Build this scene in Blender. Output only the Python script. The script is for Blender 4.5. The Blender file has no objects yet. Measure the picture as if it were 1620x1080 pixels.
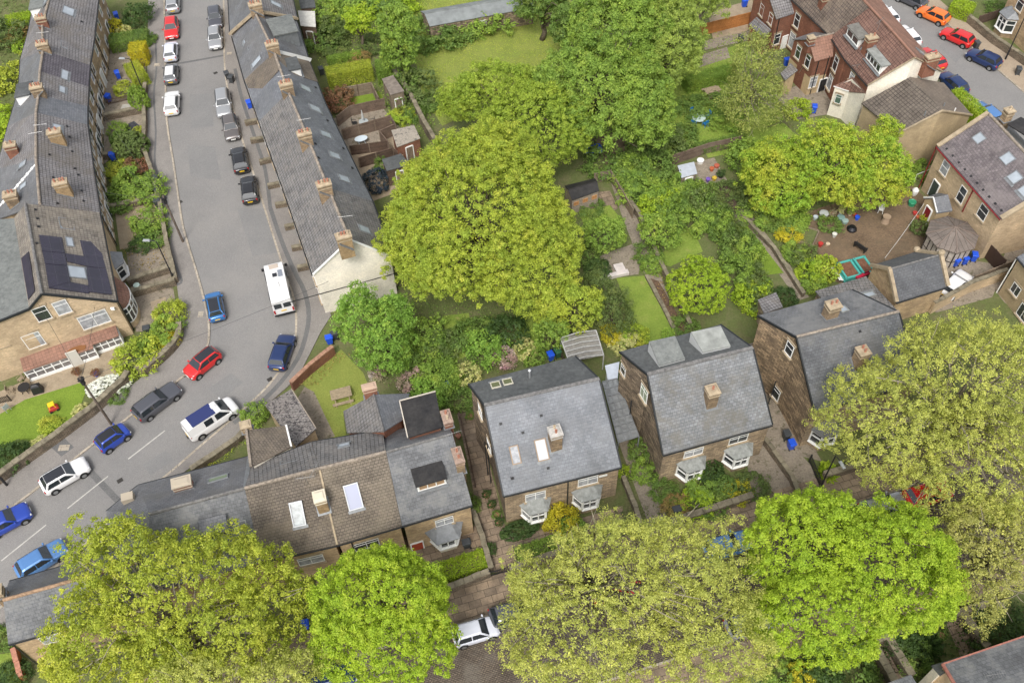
import bpy, bmesh, math, random
import numpy as np
from mathutils import Vector, Matrix
R0 = random.Random(7)
scene = bpy.context.scene
COL = scene.collection
# ------------------------------------------------------------------ camera
HC = 72.0; FPX = 1500.0; VPX, VPY = 859.0, 1678.0
_dn = np.array([VPX-810, VPY-540, FPX]); _dn /= np.linalg.norm(_dn)
_Z = -_dn; _f = np.array([0, 0, 1.0]); _Y = _f-(_f@_Z)*_Z; _Y /= np.linalg.norm(_Y); _X = np.cross(_Y, _Z)
RW = np.array([_X, _Y, _Z])
cam_d = bpy.data.cameras.new('camera'); cam = bpy.data.objects.new('camera', cam_d); COL.objects.link(cam)
cr, cd, cf = RW@np.array([1, 0, 0.]), RW@np.array([0, 1, 0.]), RW@np.array([0, 0, 1.])
cam.matrix_world = Matrix([[cr[i], -cd[i], -cf[i], (0, 0, HC)[i]] for i in range(3)]+[[0, 0, 0, 1]])
cam_d.sensor_width = 36; cam_d.lens = FPX/1620*36; cam_d.clip_start = 1; cam_d.clip_end = 2000
scene.camera = cam
# ------------------------------------------------------------------ light
SUN_EL, SUN_AZ = math.radians(54), math.radians(192)   # azimuth clockwise from +Y
world = bpy.data.worlds.new('World'); scene.world = world; world.use_nodes = True
nt = world.node_tree; bg = nt.nodes['Background']
sky = nt.nodes.new('ShaderNodeTexSky'); sky.sky_type = 'NISHITA'; sky.sun_disc = False
sky.sun_elevation = SUN_EL; sky.sun_rotation = SUN_AZ; sky.dust_density = 4; sky.air_density = 1.0; sky.ozone_density = 1
hs = nt.nodes.new('ShaderNodeHueSaturation'); hs.inputs['Saturation'].default_value = .28
nt.links.new(sky.outputs[0], hs.inputs['Color']); nt.links.new(hs.outputs[0], bg.inputs['Color']); bg.inputs['Strength'].default_value = .15
sl = bpy.data.lights.new('sun', 'SUN'); sl.energy = 1.3; sl.angle = math.radians(15); sl.color = (1, .95, .87)
so = bpy.data.objects.new('sun', sl); COL.objects.link(so)
sd = Vector((math.sin(SUN_AZ)*math.cos(SUN_EL), math.cos(SUN_AZ)*math.cos(SUN_EL), math.sin(SUN_EL)))
so.rotation_euler = sd.to_track_quat('Z', 'Y').to_euler()
scene.view_settings.view_transform = 'Standard'; scene.view_settings.look = 'None'
scene.view_settings.exposure = 0.66; scene.view_settings.gamma = 1
scene.render.engine = 'CYCLES'

# ------------------------------------------------------------------ photo pixel -> place at a height
CAMP = np.array([0, 0, HC])
def ray(u, v): return RW@np.array([u-810, v-540, FPX])
def G(u, v, z=0.0):
    d = ray(u, v); t = (z-HC)/d[2]; p = CAMP+t*d
    return Vector((p[0], p[1], z))
def on_v(u, v, p, q):            # hit the vertical plane through p, q
    d = ray(u, v); n = np.array([-(q[1]-p[1]), q[0]-p[0], 0]); n = n/np.linalg.norm(n)
    t = n@(np.array(p)-CAMP)/(n@d); return Vector(CAMP+t*d)
def on_p(u, v, P):               # hit the plane through three points
    a, b, c = [np.array(k) for k in P[:3]]; n = np.cross(b-a, c-a); d = ray(u, v)
    t = n@(a-CAMP)/(n@d); return Vector(CAMP+t*d)
TH = math.radians(15)
E1 = Vector((math.cos(TH), math.sin(TH), 0)); E2 = Vector((-math.sin(TH), math.cos(TH), 0))

# ------------------------------------------------------------------ materials
MATS = {}
def newmat(name):
    m = bpy.data.materials.new(name); m.use_nodes = True; MATS[name] = m
    return m, m.node_tree, m.node_tree.nodes['Principled BSDF']
def N(t, typ, **k):
    n = t.nodes.new(typ)
    for a, b in k.items(): setattr(n, a, b)
    return n
def ramp(t, fac, stops):
    r = N(t, 'ShaderNodeValToRGB'); e = r.color_ramp.elements
    e[0].position = stops[0][0]; e[0].color = (*stops[0][1], 1)
    e[1].position = stops[-1][0]; e[1].color = (*stops[-1][1], 1)
    for p, c in stops[1:-1]:
        x = e.new(p); x.color = (*c, 1)
    t.links.new(fac, r.inputs[0]); return r.outputs[0]
def noise(t, vec, scale, det=4, rough=.6):
    n = N(t, 'ShaderNodeTexNoise'); n.inputs['Scale'].default_value = scale; n.inputs['Detail'].default_value = det
    n.inputs['Roughness'].default_value = rough
    if vec: t.links.new(vec, n.inputs['Vector'])
    return n.outputs['Fac']
def mix(t, mode, fac, a, b):
    n = N(t, 'ShaderNodeMix', data_type='RGBA', blend_type=mode)
    for s, x in ((0, fac), (6, a), (7, b)):
        if isinstance(x, bpy.types.NodeSocket): t.links.new(x, n.inputs[s])
        elif s == 0: n.inputs[0].default_value = x
        else: n.inputs[s].default_value = (*x, 1)
    return n.outputs[2]
def bump(t, bs, h, strength, dist=.03):
    b = N(t, 'ShaderNodeBump'); b.inputs['Strength'].default_value = strength; b.inputs['Distance'].default_value = dist
    t.links.new(h, b.inputs['Height']); t.links.new(b.outputs[0], bs.inputs['Normal'])
def plain(name, c, rough=.6, metal=0, spec=.4, var=0, scale=3):
    if name in MATS: return MATS[name]
    m, t, b = newmat(name)
    b.inputs['Roughness'].default_value = rough; b.inputs['Metallic'].default_value = metal
    b.inputs['Specular IOR Level'].default_value = spec
    if var:
        g = N(t, 'ShaderNodeNewGeometry'); f = noise(t, g.outputs['Position'], scale)
        t.links.new(ramp(t, f, [(.3, tuple(x*(1-var) for x in c)), (.7, tuple(min(1, x*(1+var)) for x in c))]), b.inputs['Base Color'])
    else: b.inputs['Base Color'].default_value = (*c, 1)
    return m
def bricky(name, c1, c2, mortar, bw=.4, rh=.15, ms=.012, stain=None, sa=.5, rough=.85, bstr=.5, big=.5, spot=None, off=.5, sscale=.35, spec=.3):
    """courses of stone, brick, slate or tile laid in metres along the surface; stain = dirt patches with a shape of their own"""
    if name in MATS: return MATS[name]
    m, t, b = newmat(name); uv = N(t, 'ShaderNodeUVMap').outputs[0]; g = N(t, 'ShaderNodeNewGeometry').outputs['Position']
    br = N(t, 'ShaderNodeTexBrick'); br.offset = off
    t.links.new(uv, br.inputs['Vector'])
    br.inputs['Color1'].default_value = (*c1, 1); br.inputs['Color2'].default_value = (*c2, 1); br.inputs['Mortar'].default_value = (*mortar, 1)
    br.inputs['Scale'].default_value = 1; br.inputs['Mortar Size'].default_value = ms; br.inputs['Mortar Smooth'].default_value = .3
    br.inputs['Brick Width'].default_value = bw; br.inputs['Row Height'].default_value = rh; br.inputs['Bias'].default_value = 0
    col = br.outputs['Color']
    f1 = noise(t, g, big, 5, .65)
    col = mix(t, 'MULTIPLY', .75, col, ramp(t, f1, [(.3, (.62, .61, .6)), (.5, (.95, .95, .95)), (.72, (1.25, 1.22, 1.18))]))
    f2 = noise(t, g, 6, 5, .7)
    col = mix(t, 'MULTIPLY', .6, col, ramp(t, f2, [(.3, (.68, .68, .68)), (.7, (1.25, 1.25, 1.25))]))
    if stain:
        f3 = noise(t, g, sscale, 6, .7)
        col = mix(t, 'MIX', ramp(t, f3, [(.47, (0, 0, 0)), (.62, (sa, sa, sa))]), col, stain)
    if spot:
        f4 = noise(t, g, 3.4, 6, .8)
        col = mix(t, 'MIX', ramp(t, f4, [(.5, (0, 0, 0)), (.56, (.9, .9, .9))]), col, spot)
    t.links.new(col, b.inputs['Base Color']); b.inputs['Roughness'].default_value = rough
    b.inputs['Specular IOR Level'].default_value = spec
    if bstr:
        ma = N(t, 'ShaderNodeMath', operation='ADD'); t.links.new(br.outputs['Fac'], ma.inputs[0])
        mm = N(t, 'ShaderNodeMath', operation='MULTIPLY'); t.links.new(f2, mm.inputs[0]); mm.inputs[1].default_value = -1.2
        t.links.new(mm.outputs[0], ma.inputs[1])
        iv = N(t, 'ShaderNodeMath', operation='MULTIPLY'); iv.inputs[1].default_value = -1; t.links.new(ma.outputs[0], iv.inputs[0])
        bump(t, b, iv.outputs[0], bstr, .04)
    return m
def earthy(name, stops, scale=.5, fine=4, rough=.95, bstr=.3, spots=None, mask=(.55, .65)):
    if name in MATS: return MATS[name]
    m, t, b = newmat(name); g = N(t, 'ShaderNodeNewGeometry').outputs['Position']
    f = noise(t, g, scale, 8, .7); col = ramp(t, f, stops)
    f2 = noise(t, g, fine, 6, .75)
    col = mix(t, 'MULTIPLY', .8, col, ramp(t, f2, [(.3, (.6, .6, .6)), (.7, (1.35, 1.35, 1.35))]))
    if spots:
        f3 = noise(t, g, scale*2.3, 6, .65); col = mix(t, 'MIX', ramp(t, f3, [(mask[0], (0, 0, 0)), (mask[1], (1, 1, 1))]), col, spots)
    t.links.new(col, b.inputs['Base Color']); b.inputs['Roughness'].default_value = rough
    b.inputs['Specular IOR Level'].default_value = .2
    bump(t, b, f2, bstr, .1)
    return m
LEAFK = (1.6, 1.45, 1.3)
LK_ = {'leaf_yellow_green': (1.78, 1.6, 1.5), 'leaf_fresh_green': (1.75, 1.6, 1.5), 'leaf_warm_green': (1.8, 1.7, 1.5), 'leaf_soft_green': (1.8, 1.7, 1.5), 'leaf_lime': (1.5, 1.2, 1.3), 'white_blossom': (1, 1, 1), 'pink_blossom': (1, 1, 1), 'leaf_yellow': (1.3, 1.2, 1), 'leaf_pale_olive': (1.75, 1.65, 1.5), 'leaf_olive_tan': (1.75, 1.7, 1.5), 'leaf_bright_gold_green': (1.55, 1.4, 1.3), 'leaf_ochre_green': (1.5, 1.6, 1.3), 'leaf_russet': (1.3, 1.3, 1.3), 'leaf_jade_green': (1.95, 1.75, 1.3)}
def leafmat(name, ca, cb, cc=None, trans=.35, patch=.35):
    """leaf faces: colour varies leaf by leaf (attribute) and in drifts through the crown"""
    if name in MATS: return MATS[name]
    k = LK_.get(name, LEAFK); ca, cb, cc = [tuple(min(.75, x*y) for x, y in zip(c, k)) if c else None for c in (ca, cb, cc)]
    m, t, b = newmat(name); t.nodes.remove(b)
    at = N(t, 'ShaderNodeAttribute', attribute_name='rnd', attribute_type='GEOMETRY').outputs['Fac']
    g = N(t, 'ShaderNodeNewGeometry').outputs['Position']
    f = noise(t, g, patch, 4, .6)
    c = mix(t, 'MIX', ramp(t, f, [(.35, (0, 0, 0)), (.65, (1, 1, 1))]), ca, cb)
    if cc: c = mix(t, 'MIX', ramp(t, noise(t, g, patch*1.7, 5, .7), [(.52, (0, 0, 0)), (.66, (.9, .9, .9))]), c, cc)
    c = mix(t, 'MULTIPLY', 1, c, ramp(t, at, [(0, (.66, .7, .72)), (.5, (1, 1, 1)), (1, (1.3, 1.27, 1.2))]))
    d = N(t, 'ShaderNodeBsdfPrincipled'); d.inputs['Roughness'].default_value = .55; d.inputs['Specular IOR Level'].default_value = .25
    tr = N(t, 'ShaderNodeBsdfTranslucent'); ms = N(t, 'ShaderNodeMixShader'); ms.inputs[0].default_value = trans
    t.links.new(c, d.inputs['Base Color']); t.links.new(mix(t, 'MULTIPLY', 1, c, (1.2, 1.25, .6)), tr.inputs[0])
    t.links.new(d.outputs[0], ms.inputs[1]); t.links.new(tr.outputs[0], ms.inputs[2])
    t.links.new(ms.outputs[0], t.nodes['Material Output'].inputs[0])
    return m
WHITE = plain('white_paint', (.78, .78, .76), .4); BLACK = plain('black_plastic', (.02, .02, .022), .45)
GLASS = plain('window_glass', (.035, .04, .045), .06, 0, .9); CURTAIN = plain('curtained_glass', (.33, .34, .36), .12, 0, .8, .35, 2.5)
SKYGL = plain('roof_glass', (.34, .38, .42), .1, 0, .9, .12, 1.2); BLUEGL = plain('tinted_glass', (.02, .025, .035), .05, 0, .9)
GUTTER = plain('gutter_black', (.02, .022, .024), .4); LEAD = plain('lead_flashing', (.2, .21, .22), .5, .2, .4, .2)
STONE_TRIM = plain('dressed_stone', (.36, .29, .2), .85, 0, .2, .25, 2); SOOTTRIM = plain('sooty_stone', (.12, .1, .08), .9, 0, .2, .4, 3)
TAN = bricky('tan_stone', (.56, .41, .245), (.40, .285, .17), (.40, .31, .2), .42, .17, .010, (.22, .16, .11), .45, big=.8)
TANL = bricky('pale_tan_stone', (.60, .46, .30), (.49, .37, .235), (.47, .38, .27), .45, .16, .01, (.36, .27, .18), .4, big=.5)
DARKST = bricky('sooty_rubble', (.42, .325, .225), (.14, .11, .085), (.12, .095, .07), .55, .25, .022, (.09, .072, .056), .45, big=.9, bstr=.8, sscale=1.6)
CHST = bricky('chimney_stone', (.42, .30, .18), (.24, .17, .11), (.2, .16, .11), .3, .14, .012, (.06, .05, .04), .5, big=1.2)
REDBR = bricky('red_brick', (.30, .115, .07), (.20, .08, .052), (.2, .13, .09), .23, .075, .01, (.12, .05, .035), .4, big=.6, bstr=.3)
CREAM = bricky('cream_render', (.80, .75, .65), (.79, .74, .64), (.79, .74, .64), 3, 3, .001, (.7, .64, .53), .3, bstr=.1, big=.3)
SLATE = bricky('blue_slate', (.185, .195, .215), (.135, .143, .16), (.085, .09, .1), .3, .24, .012, (.12, .125, .13), .5, .6, .45, .45, spec=.4)
SLATEL = bricky('pale_blue_slate', (.215, .228, .252), (.168, .18, .2), (.13, .138, .155), .34, .26, .012, (.165, .17, .18), .6, .55, .4, .4, spec=.4)
SLATED = bricky('dark_slate', (.175, .18, .192), (.14, .144, .153), (.075, .076, .082), .35, .26, .012, (.13, .125, .115), .5, .65, .45, .45, spec=.35)
TILEG = bricky('grey_tile', (.245, .236, .242), (.205, .197, .2), (.045, .042, .04), .3, .33, .02, (.16, .14, .115), .5, .9, .8, .5, off=.0)
TILEB = bricky('brown_tile', (.18, .152, .125), (.145, .124, .102), (.085, .07, .057), .3, .23, .02, (.27, .22, .16), .4, .9, .8, .5, off=.5)
TILEW = bricky('weathered_pale_tile', (.26, .235, .2), (.18, .16, .14), (.09, .08, .07), .3, .32, .02, (.32, .28, .22), .4, .9, .7, .6, off=.0)
TILER = bricky('red_brown_tile', (.24, .14, .11), (.175, .10, .08), (.05, .03, .026), .32, .34, .024, (.24, .15, .12), .3, .85, .8, .4, off=.0)
TILEO = bricky('orange_brown_tile', (.30, .165, .12), (.24, .135, .10), (.12, .07, .05), .32, .34, .016, (.34, .2, .15), .3, .9, .5, .4, off=.0)
TILEM = bricky('mauve_slate', (.19, .165, .17), (.13, .112, .117), (.075, .066, .07), .3, .27, .014, (.24, .21, .205), .5, .8, .6, .5)
MOSSR = bricky('lichened_stone_slate', (.30, .28, .265), (.26, .24, .225), (.15, .135, .125), .3, .28, .02, (.2, .18, .165), .6, .95, 1, .7, spot=(.045, .04, .045))
FELT = earthy('roof_felt', [(.3, (.065, .07, .072)), (.7, (.11, .115, .115))], .5, 3, .8, .1)
FELTG = earthy('grey_felt', [(.3, (.13, .138, .134)), (.7, (.19, .2, .19))], .6, 3, .8, .15)
FELTB = earthy('black_felt', [(.3, (.02, .02, .022)), (.7, (.05, .047, .045))], .7, 3, .5, .1)
RIDGE = plain('ridge_tile', (.26, .22, .18), .9, 0, .2, .4, 4); RIDGED = plain('dark_ridge_tile', (.16, .155, .15), .9, 0, .2, .4, 4)
TERRA = plain('terracotta', (.40, .19, .13), .8, 0, .2, .25, 6); TERRAP = plain('pale_pot', (.5, .4, .28), .8, 0, .2, .25, 6)
WOOD = bricky('weathered_board', (.30, .235, .17), (.21, .165, .12), (.08, .06, .045), 4, .15, .012, (.2, .17, .13), .5, .9, .6, 1)
WOODV = bricky('dark_board', (.15, .10, .075), (.10, .068, .05), (.04, .03, .025), 4, .14, .012, (.18, .13, .1), .4, .9, .6, 1)
ORNG = bricky('orange_board', (.5, .22, .07), (.4, .17, .055), (.2, .08, .03), 4, .14, .012, None, bstr=.5, big=1)
TRUNK = plain('bark', (.13, .105, .08), .95, 0, .1, .35, 5); TWIG = plain('pale_bark', (.26, .23, .17), .95, 0, .1, .35, 5)

# ------------------------------------------------------------------ objects
def tag(o, label=None, cat=None, group=None, kind=None):
    if label: o['label'] = label
    if cat: o['category'] = cat
    if group: o['group'] = group
    if kind: o['kind'] = kind
    return o
def thing(name, label, cat, loc, rz=0, group=None):
    o = bpy.data.objects.new(name, None); o.empty_display_size = .3; COL.objects.link(o)
    o.location = loc; o.rotation_euler.z = rz
    return tag(o, label, cat, group)
class MB:
    """collects faces, then links them as one mesh object"""
    def __init__(s): s.v = []; s.f = []; s.m = []
    def add(s, vs, fs, mi=0):
        k = len(s.v); s.v += [tuple(x) for x in vs]; s.f += [tuple(i+k for i in f) for f in fs]; s.m += [mi]*len(fs); return s
    def obox(s, c, ax, ay, az, sx, sy, sz, mi=0):
        c = Vector(c); P = [c+ax*(i*sx/2)+ay*(j*sy/2)+az*(k*sz/2) for k in (-1, 1) for j in (-1, 1) for i in (-1, 1)]
        return s.add(P, [(0, 2, 3, 1), (4, 5, 7, 6), (0, 1, 5, 4), (2, 6, 7, 3), (0, 4, 6, 2), (1, 3, 7, 5)], mi)
    def box(s, c, sx, sy, sz, mi=0, rz=0):
        a = Vector((math.cos(rz), math.sin(rz), 0)); b = Vector((-math.sin(rz), math.cos(rz), 0))
        return s.obox(c, a, b, Vector((0, 0, 1)), sx, sy, sz, mi)
    def frus(s, c, w0, d0, w1, d1, h, rz=0, mi=0, off=(0, 0)):   # tapered box standing on c
        ca, sa = math.cos(rz), math.sin(rz); P = []
        for w, d, z, ox, oy in ((w0, d0, 0, 0, 0), (w1, d1, h, off[0], off[1])):
            for i, j in ((-1, -1), (1, -1), (1, 1), (-1, 1)):
                x, y = ox+i*w/2, oy+j*d/2; P.append((c[0]+x*ca-y*sa, c[1]+x*sa+y*ca, c[2]+z))
        return s.add(P, [(3, 2, 1, 0), (4, 5, 6, 7), (0, 1, 5, 4), (1, 2, 6, 5), (2, 3, 7, 6), (3, 0, 4, 7)], mi)
    def bar(s, a, b, w, h=None, mi=0):
        a, b = Vector(a), Vector(b); d = b-a; L = d.length
        if L < 1e-5: return s
        d /= L; u = Vector((0, 0, 1)) if abs(d.z) < .95 else Vector((1, 0, 0)); e = d.cross(u).normalized(); n = e.cross(d)
        return s.obox((a+b)/2, d, e, n, L, w, h or w, mi)
    def tube(s, pts, rad, n=8, mi=0, cap=True):
        pts = [Vector(p) for p in pts]; k = len(s.v); rs = rad if hasattr(rad, '__len__') else [rad]*len(pts)
        V = []; F = []
        for i, p in enumerate(pts):
            d = (pts[min(i+1, len(pts)-1)]-pts[max(i-1, 0)]).normalized()
            u = Vector((0, 0, 1)) if abs(d.z) < .9 else Vector((1, 0, 0)); e = d.cross(u).normalized(); w = e.cross(d)
            V += [p+(e*math.cos(6.2832*j/n)+w*math.sin(6.2832*j/n))*rs[i] for j in range(n)]
        for i in range(len(pts)-1):
            F += [(i*n+j, i*n+(j+1) % n, (i+1)*n+(j+1) % n, (i+1)*n+j) for j in range(n)]
        if cap: F += [tuple(range(n))[::-1], tuple((len(pts)-1)*n+j for j in range(n))]
        return s.add(V, F, mi)
    def lathe(s, c, prof, n=12, mi=0):     # prof: (r, z)
        V = []; F = []
        for r, z in prof: V += [(c[0]+r*math.cos(6.2832*j/n), c[1]+r*math.sin(6.2832*j/n), c[2]+z) for j in range(n)]
        for i in range(len(prof)-1): F += [(i*n+j, i*n+(j+1) % n, (i+1)*n+(j+1) % n, (i+1)*n+j) for j in range(n)]
        F += [tuple(range(n))[::-1], tuple((len(prof)-1)*n+j for j in range(n))]
        return s.add(V, F, mi)
    def prism(s, pts, z0, z1, mi=0):       # outline on the ground raised from z0 to z1
        n = len(pts); A = sum(pts[i][0]*pts[(i+1) % n][1]-pts[(i+1) % n][0]*pts[i][1] for i in range(n))
        if A < 0: pts = pts[::-1]
        V = [(p[0], p[1], z0) for p in pts]+[(p[0], p[1], z1) for p in pts]
        return s.add(V, [tuple(range(n))[::-1], tuple(range(n, 2*n))]+[(i, (i+1) % n, n+(i+1) % n, n+i) for i in range(n)], mi)
    def slab(s, P, t=.14, mi=0):           # any polygon given a thickness straight down
        P = [Vector(p) for p in P]; n = len(P); nn = Vector((0, 0, 0))
        for i in range(n): nn += P[i].cross(P[(i+1) % n])
        if nn.z < 0: P = P[::-1]
        V = P+[p-Vector((0, 0, t)) for p in P]
        return s.add(V, [tuple(range(n)), tuple(range(n, 2*n))[::-1]]+[(n+i, n+(i+1) % n, (i+1) % n, i) for i in range(n)], mi)
    def build(s, name, mats, parent=None, loc=None, smooth=False, rot=0, bevel=0, wl=True):
        """loc: world origin when the vertices are in world space"""
        me = bpy.data.meshes.new(name); o = bpy.data.objects.new(name, me)
        off = Vector(loc) if loc is not None else (Vector(parent.location) if (parent and wl) else Vector((0, 0, 0)))
        if parent and parent.parent and wl and loc is None: off = off+Vector(parent.parent.location)
        V = [Vector(v)-off for v in s.v]
        me.from_pydata([tuple(v) for v in V], [], s.f)
        if not isinstance(mats, (list, tuple)): mats = [mats]
        for m in mats: me.materials.append(m)
        me.polygons.foreach_set('material_index', s.m)
        uvl = me.uv_layers.new(name='UVMap'); cr_, sr_ = math.cos(rot), math.sin(rot)
        uvs = []
        for p in me.polygons:
            n = p.normal
            if abs(n.z) > .995: t1 = Vector((cr_, sr_, 0)); t2 = Vector((-sr_, cr_, 0))
            else: t1 = Vector((-n.y, n.x, 0)).normalized(); t2 = n.cross(t1)
            for vi in p.vertices:
                c = V[vi]+off; uvs += [c.dot(t1), c.dot(t2)]
        uvl.data.foreach_set('uv', uvs)
        if smooth: me.polygons.foreach_set('use_smooth', [True]*len(me.polygons))
        me.update(); COL.objects.link(o)
        if parent: o.parent = parent
        elif loc is not None: o.location = loc
        if bevel:
            b = o.modifiers.new('b', 'BEVEL'); b.width = bevel; b.segments = 2; b.limit_method = 'ANGLE'
        return o
def copy_tree(o, parent=None):
    c = o.copy(); COL.objects.link(c)
    if parent: c.parent = parent
    for ch in list(o.children): copy_tree(ch, c)
    return c
def flat(name, px, z, mat, kind='structure', rot=TH, label=None, zz=0):
    P = [G(u, v, zz) for u, v in px]; m = MB(); n = len(P)
    A = sum(P[i].x*P[(i+1) % n].y-P[(i+1) % n].x*P[i].y for i in range(n))
    if A < 0: P = P[::-1]
    m.add([(p.x, p.y, z) for p in P], [tuple(range(n))])
    o = m.build(name, mat, loc=(P[0].x, P[0].y, 0), rot=rot); return tag(o, label, None, None, kind)
def raised(name, px, z1, mat, rot=TH, zz=0, label=None):
    P = [G(u, v, zz) for u, v in px]; m = MB().prism([(p.x, p.y) for p in P], -.05, z1)
    return tag(m.build(name, mat, loc=(P[0].x, P[0].y, 0), rot=rot), label, None, None, 'structure')
def smoothline(px, k=4):
    out = []; n = len(px)
    for i in range(n-1):
        p0, p1, p2, p3 = px[max(i-1, 0)], px[i], px[i+1], px[min(i+2, n-1)]
        for j in range(k):
            t = j/k; out.append(tuple(.5*((2*p1[a])+(-p0[a]+p2[a])*t+(2*p0[a]-5*p1[a]+4*p2[a]-p3[a])*t*t+(-p0[a]+3*p1[a]-3*p2[a]+p3[a])*t**3) for a in (0, 1)))
    return out+[px[-1]]
def ribbon(mb, P, w, z0, z1, side=0):
    """a strip following P (world xy); side -1/0/1 puts it right / centred / left of the line"""
    P = [Vector((p[0], p[1], 0)) for p in P]; n = len(P); L = []; Rr = []
    for i in range(n):
        d = (P[min(i+1, n-1)]-P[max(i-1, 0)]).normalized(); e = Vector((-d.y, d.x, 0))
        a, b = (-.5, .5) if side == 0 else ((0, 1) if side > 0 else (-1, 0))
        Rr.append(P[i]+e*a*w); L.append(P[i]+e*b*w)
    V = [(p.x, p.y, z1) for p in L]+[(p.x, p.y, z1) for p in Rr]+[(p.x, p.y, z0) for p in L]+[(p.x, p.y, z0) for p in Rr]
    F = [(n, 2*n, 3*n, n*0) for _ in range(0)]
    for i in range(n-1):
        F += [(n+i, n+i+1, i+1, i), (i, i+1, 2*n+i+1, 2*n+i), (n+i+1, n+i, 3*n+i, 3*n+i+1)]
    F += [(0, 2*n, 3*n, n), (n-1, 2*n-1, 4*n-1, 3*n-1)]
    return mb.add(V, F)
# ------------------------------------------------------------------ foliage
def leafmesh(name, pos, nrm, size, rng, aspect=.62):
    n = len(pos); nrm = nrm/np.linalg.norm(nrm, axis=1)[:, None]
    t = rng.normal(size=(n, 3)); t -= (t*nrm).sum(1)[:, None]*nrm; t /= np.linalg.norm(t, axis=1)[:, None]
    b = np.cross(nrm, t); s = size[:, None] if hasattr(size, '__len__') else size
    V = np.empty((n, 4, 3)); V[:, 0] = pos-t*s*.55; V[:, 1] = pos+b*s*.5*aspect-nrm*s*.1; V[:, 2] = pos+t*s*.6; V[:, 3] = pos-b*s*.5*aspect-nrm*s*.1
    me = bpy.data.meshes.new(name); me.vertices.add(n*4); me.vertices.foreach_set('co', V.ravel())
    me.loops.add(n*4); me.loops.foreach_set('vertex_index', np.arange(n*4, dtype=np.int32))
    me.polygons.add(n); me.polygons.foreach_set('loop_start', np.arange(0, n*4, 4, dtype=np.int32)); me.polygons.foreach_set('loop_total', np.full(n, 4, dtype=np.int32))
    a = me.attributes.new('rnd', 'FLOAT', 'FACE'); a.data.foreach_set('value', rng.random(n).astype(np.float32))
    me.update(); return me
def udir(rng, n):
    d = rng.normal(size=(n, 3)); return d/np.linalg.norm(d, axis=1)[:, None]
def crown_pts(ells, rng, dens=1.1, rc=.7, per=90, leaf=.2, loose=0., fill=1., zmin=-.35, hang=0, rough=.12, bs=1.7, crease=.9):
    """ells: (c, rx, ry, rz); leaf clumps sit on the uneven skin of every lobe, a darker looser layer fills inside"""
    PP, NN, SS, CC = [], [], [], []
    for k, (c, rx, ry, rz) in enumerate(ells):
        c = np.array(c); r = np.array([rx, ry, rz]); area = 4*math.pi*((rx*ry)**1.6+(rx*rz)**1.6+(ry*rz)**1.6)**(1/1.6)/3**(1/1.6)
        n = max(8, int(area*dens)); d = udir(rng, n*2); d = d[d[:, 2] > zmin][:n]
        ph = rng.random(9)*6.28
        lf = sum(np.sin(d@udir(rng, 1)[0]*f+ph[i]) for i, f in enumerate((4, 5, 7, 9, 11, 14)))/6
        rm = (rx*ry*rz)**(1/3); nbh = max(5, int(area/(bs*bs))); bd = udir(rng, nbh); amp = .45+.55*rng.random(nbh)
        cs = d@bd.T; near = cs.argmax(1); dist = np.arccos(np.clip(cs.max(1), -1, 1))*rm/bs
        fac = 1+rough*1.3*lf-rng.random(len(d))**2*(.10+loose*.3)+(amp[near]*(1-np.clip(dist/.75, 0, 1)**2)-.6)*crease/rm
        q = c+d*r*fac[:, None]
        keep = np.ones(len(q), bool)
        for j, (c2, a, b2, e) in enumerate(ells):
            if j != k: keep &= ((((q-np.array(c2))/np.array([a, b2, e]))**2).sum(1) > .62)
        q, d = q[keep], d[keep]
        CC.append(q)
        m = len(q); P = max(4, int(per))
        rcs = rc*(.6+.8*rng.random(m)**1.3)
        o = rng.normal(size=(m, P, 3))+d[:, None, :]*.75+np.array([0, 0, .35]); o /= np.linalg.norm(o, axis=2)[:, :, None]
        rad = (rng.random((m, P))**(.45+.2*loose))*(1+loose*.5*rng.random((m, P)))
        p = q[:, None, :]+o*(rcs[:, None]*rad)[:, :, None]*np.array([1, 1, .75])
        if hang: p[:, :, 2] -= hang*rng.random((m, P))**2*rcs[:, None]
        nn = o*1.0+rng.normal(size=(m, P, 3))*.55+np.array([0, 0, .45])
        PP.append(p.reshape(-1, 3)); NN.append(nn.reshape(-1, 3)); SS.append(leaf*(.6+.75*rng.random(m*P)))
        if fill:
            nf = int(area*14*fill); d2 = udir(rng, nf); d2 = d2[d2[:, 2] > -.6]
            PP.append(c+d2*r*(.62+.22*rng.random(len(d2)))[:, None]); NN.append(d2+rng.normal(size=d2.shape)*.5); SS.append(leaf*(1.1+.8*rng.random(len(d2))))
    return np.concatenate(PP), np.concatenate(NN), np.concatenate(SS), np.concatenate(CC)
def lobe(l, t, r, b, zc, rz):
    """an ellipsoid lobe seen in the photo inside the box l,t,r,b, its centre at height zc"""
    c = G((l+r)/2, (t+b)/2, zc); v = c-Vector((0, 0, HC)); dep = v.dot(Vector(cf)); dist = v.length
    ca = abs(v.z)/dist; sa = math.sqrt(1-ca*ca); rx = (r-l)/2*dep/FPX; A = (b-t)/2*dist/FPX*(dep/dist)
    ry = math.sqrt(max((.45*rx*ca)**2, A*A-(rz*sa)**2))/ca
    return (tuple(c), rx, min(ry, rx*1.7), rz)
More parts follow.
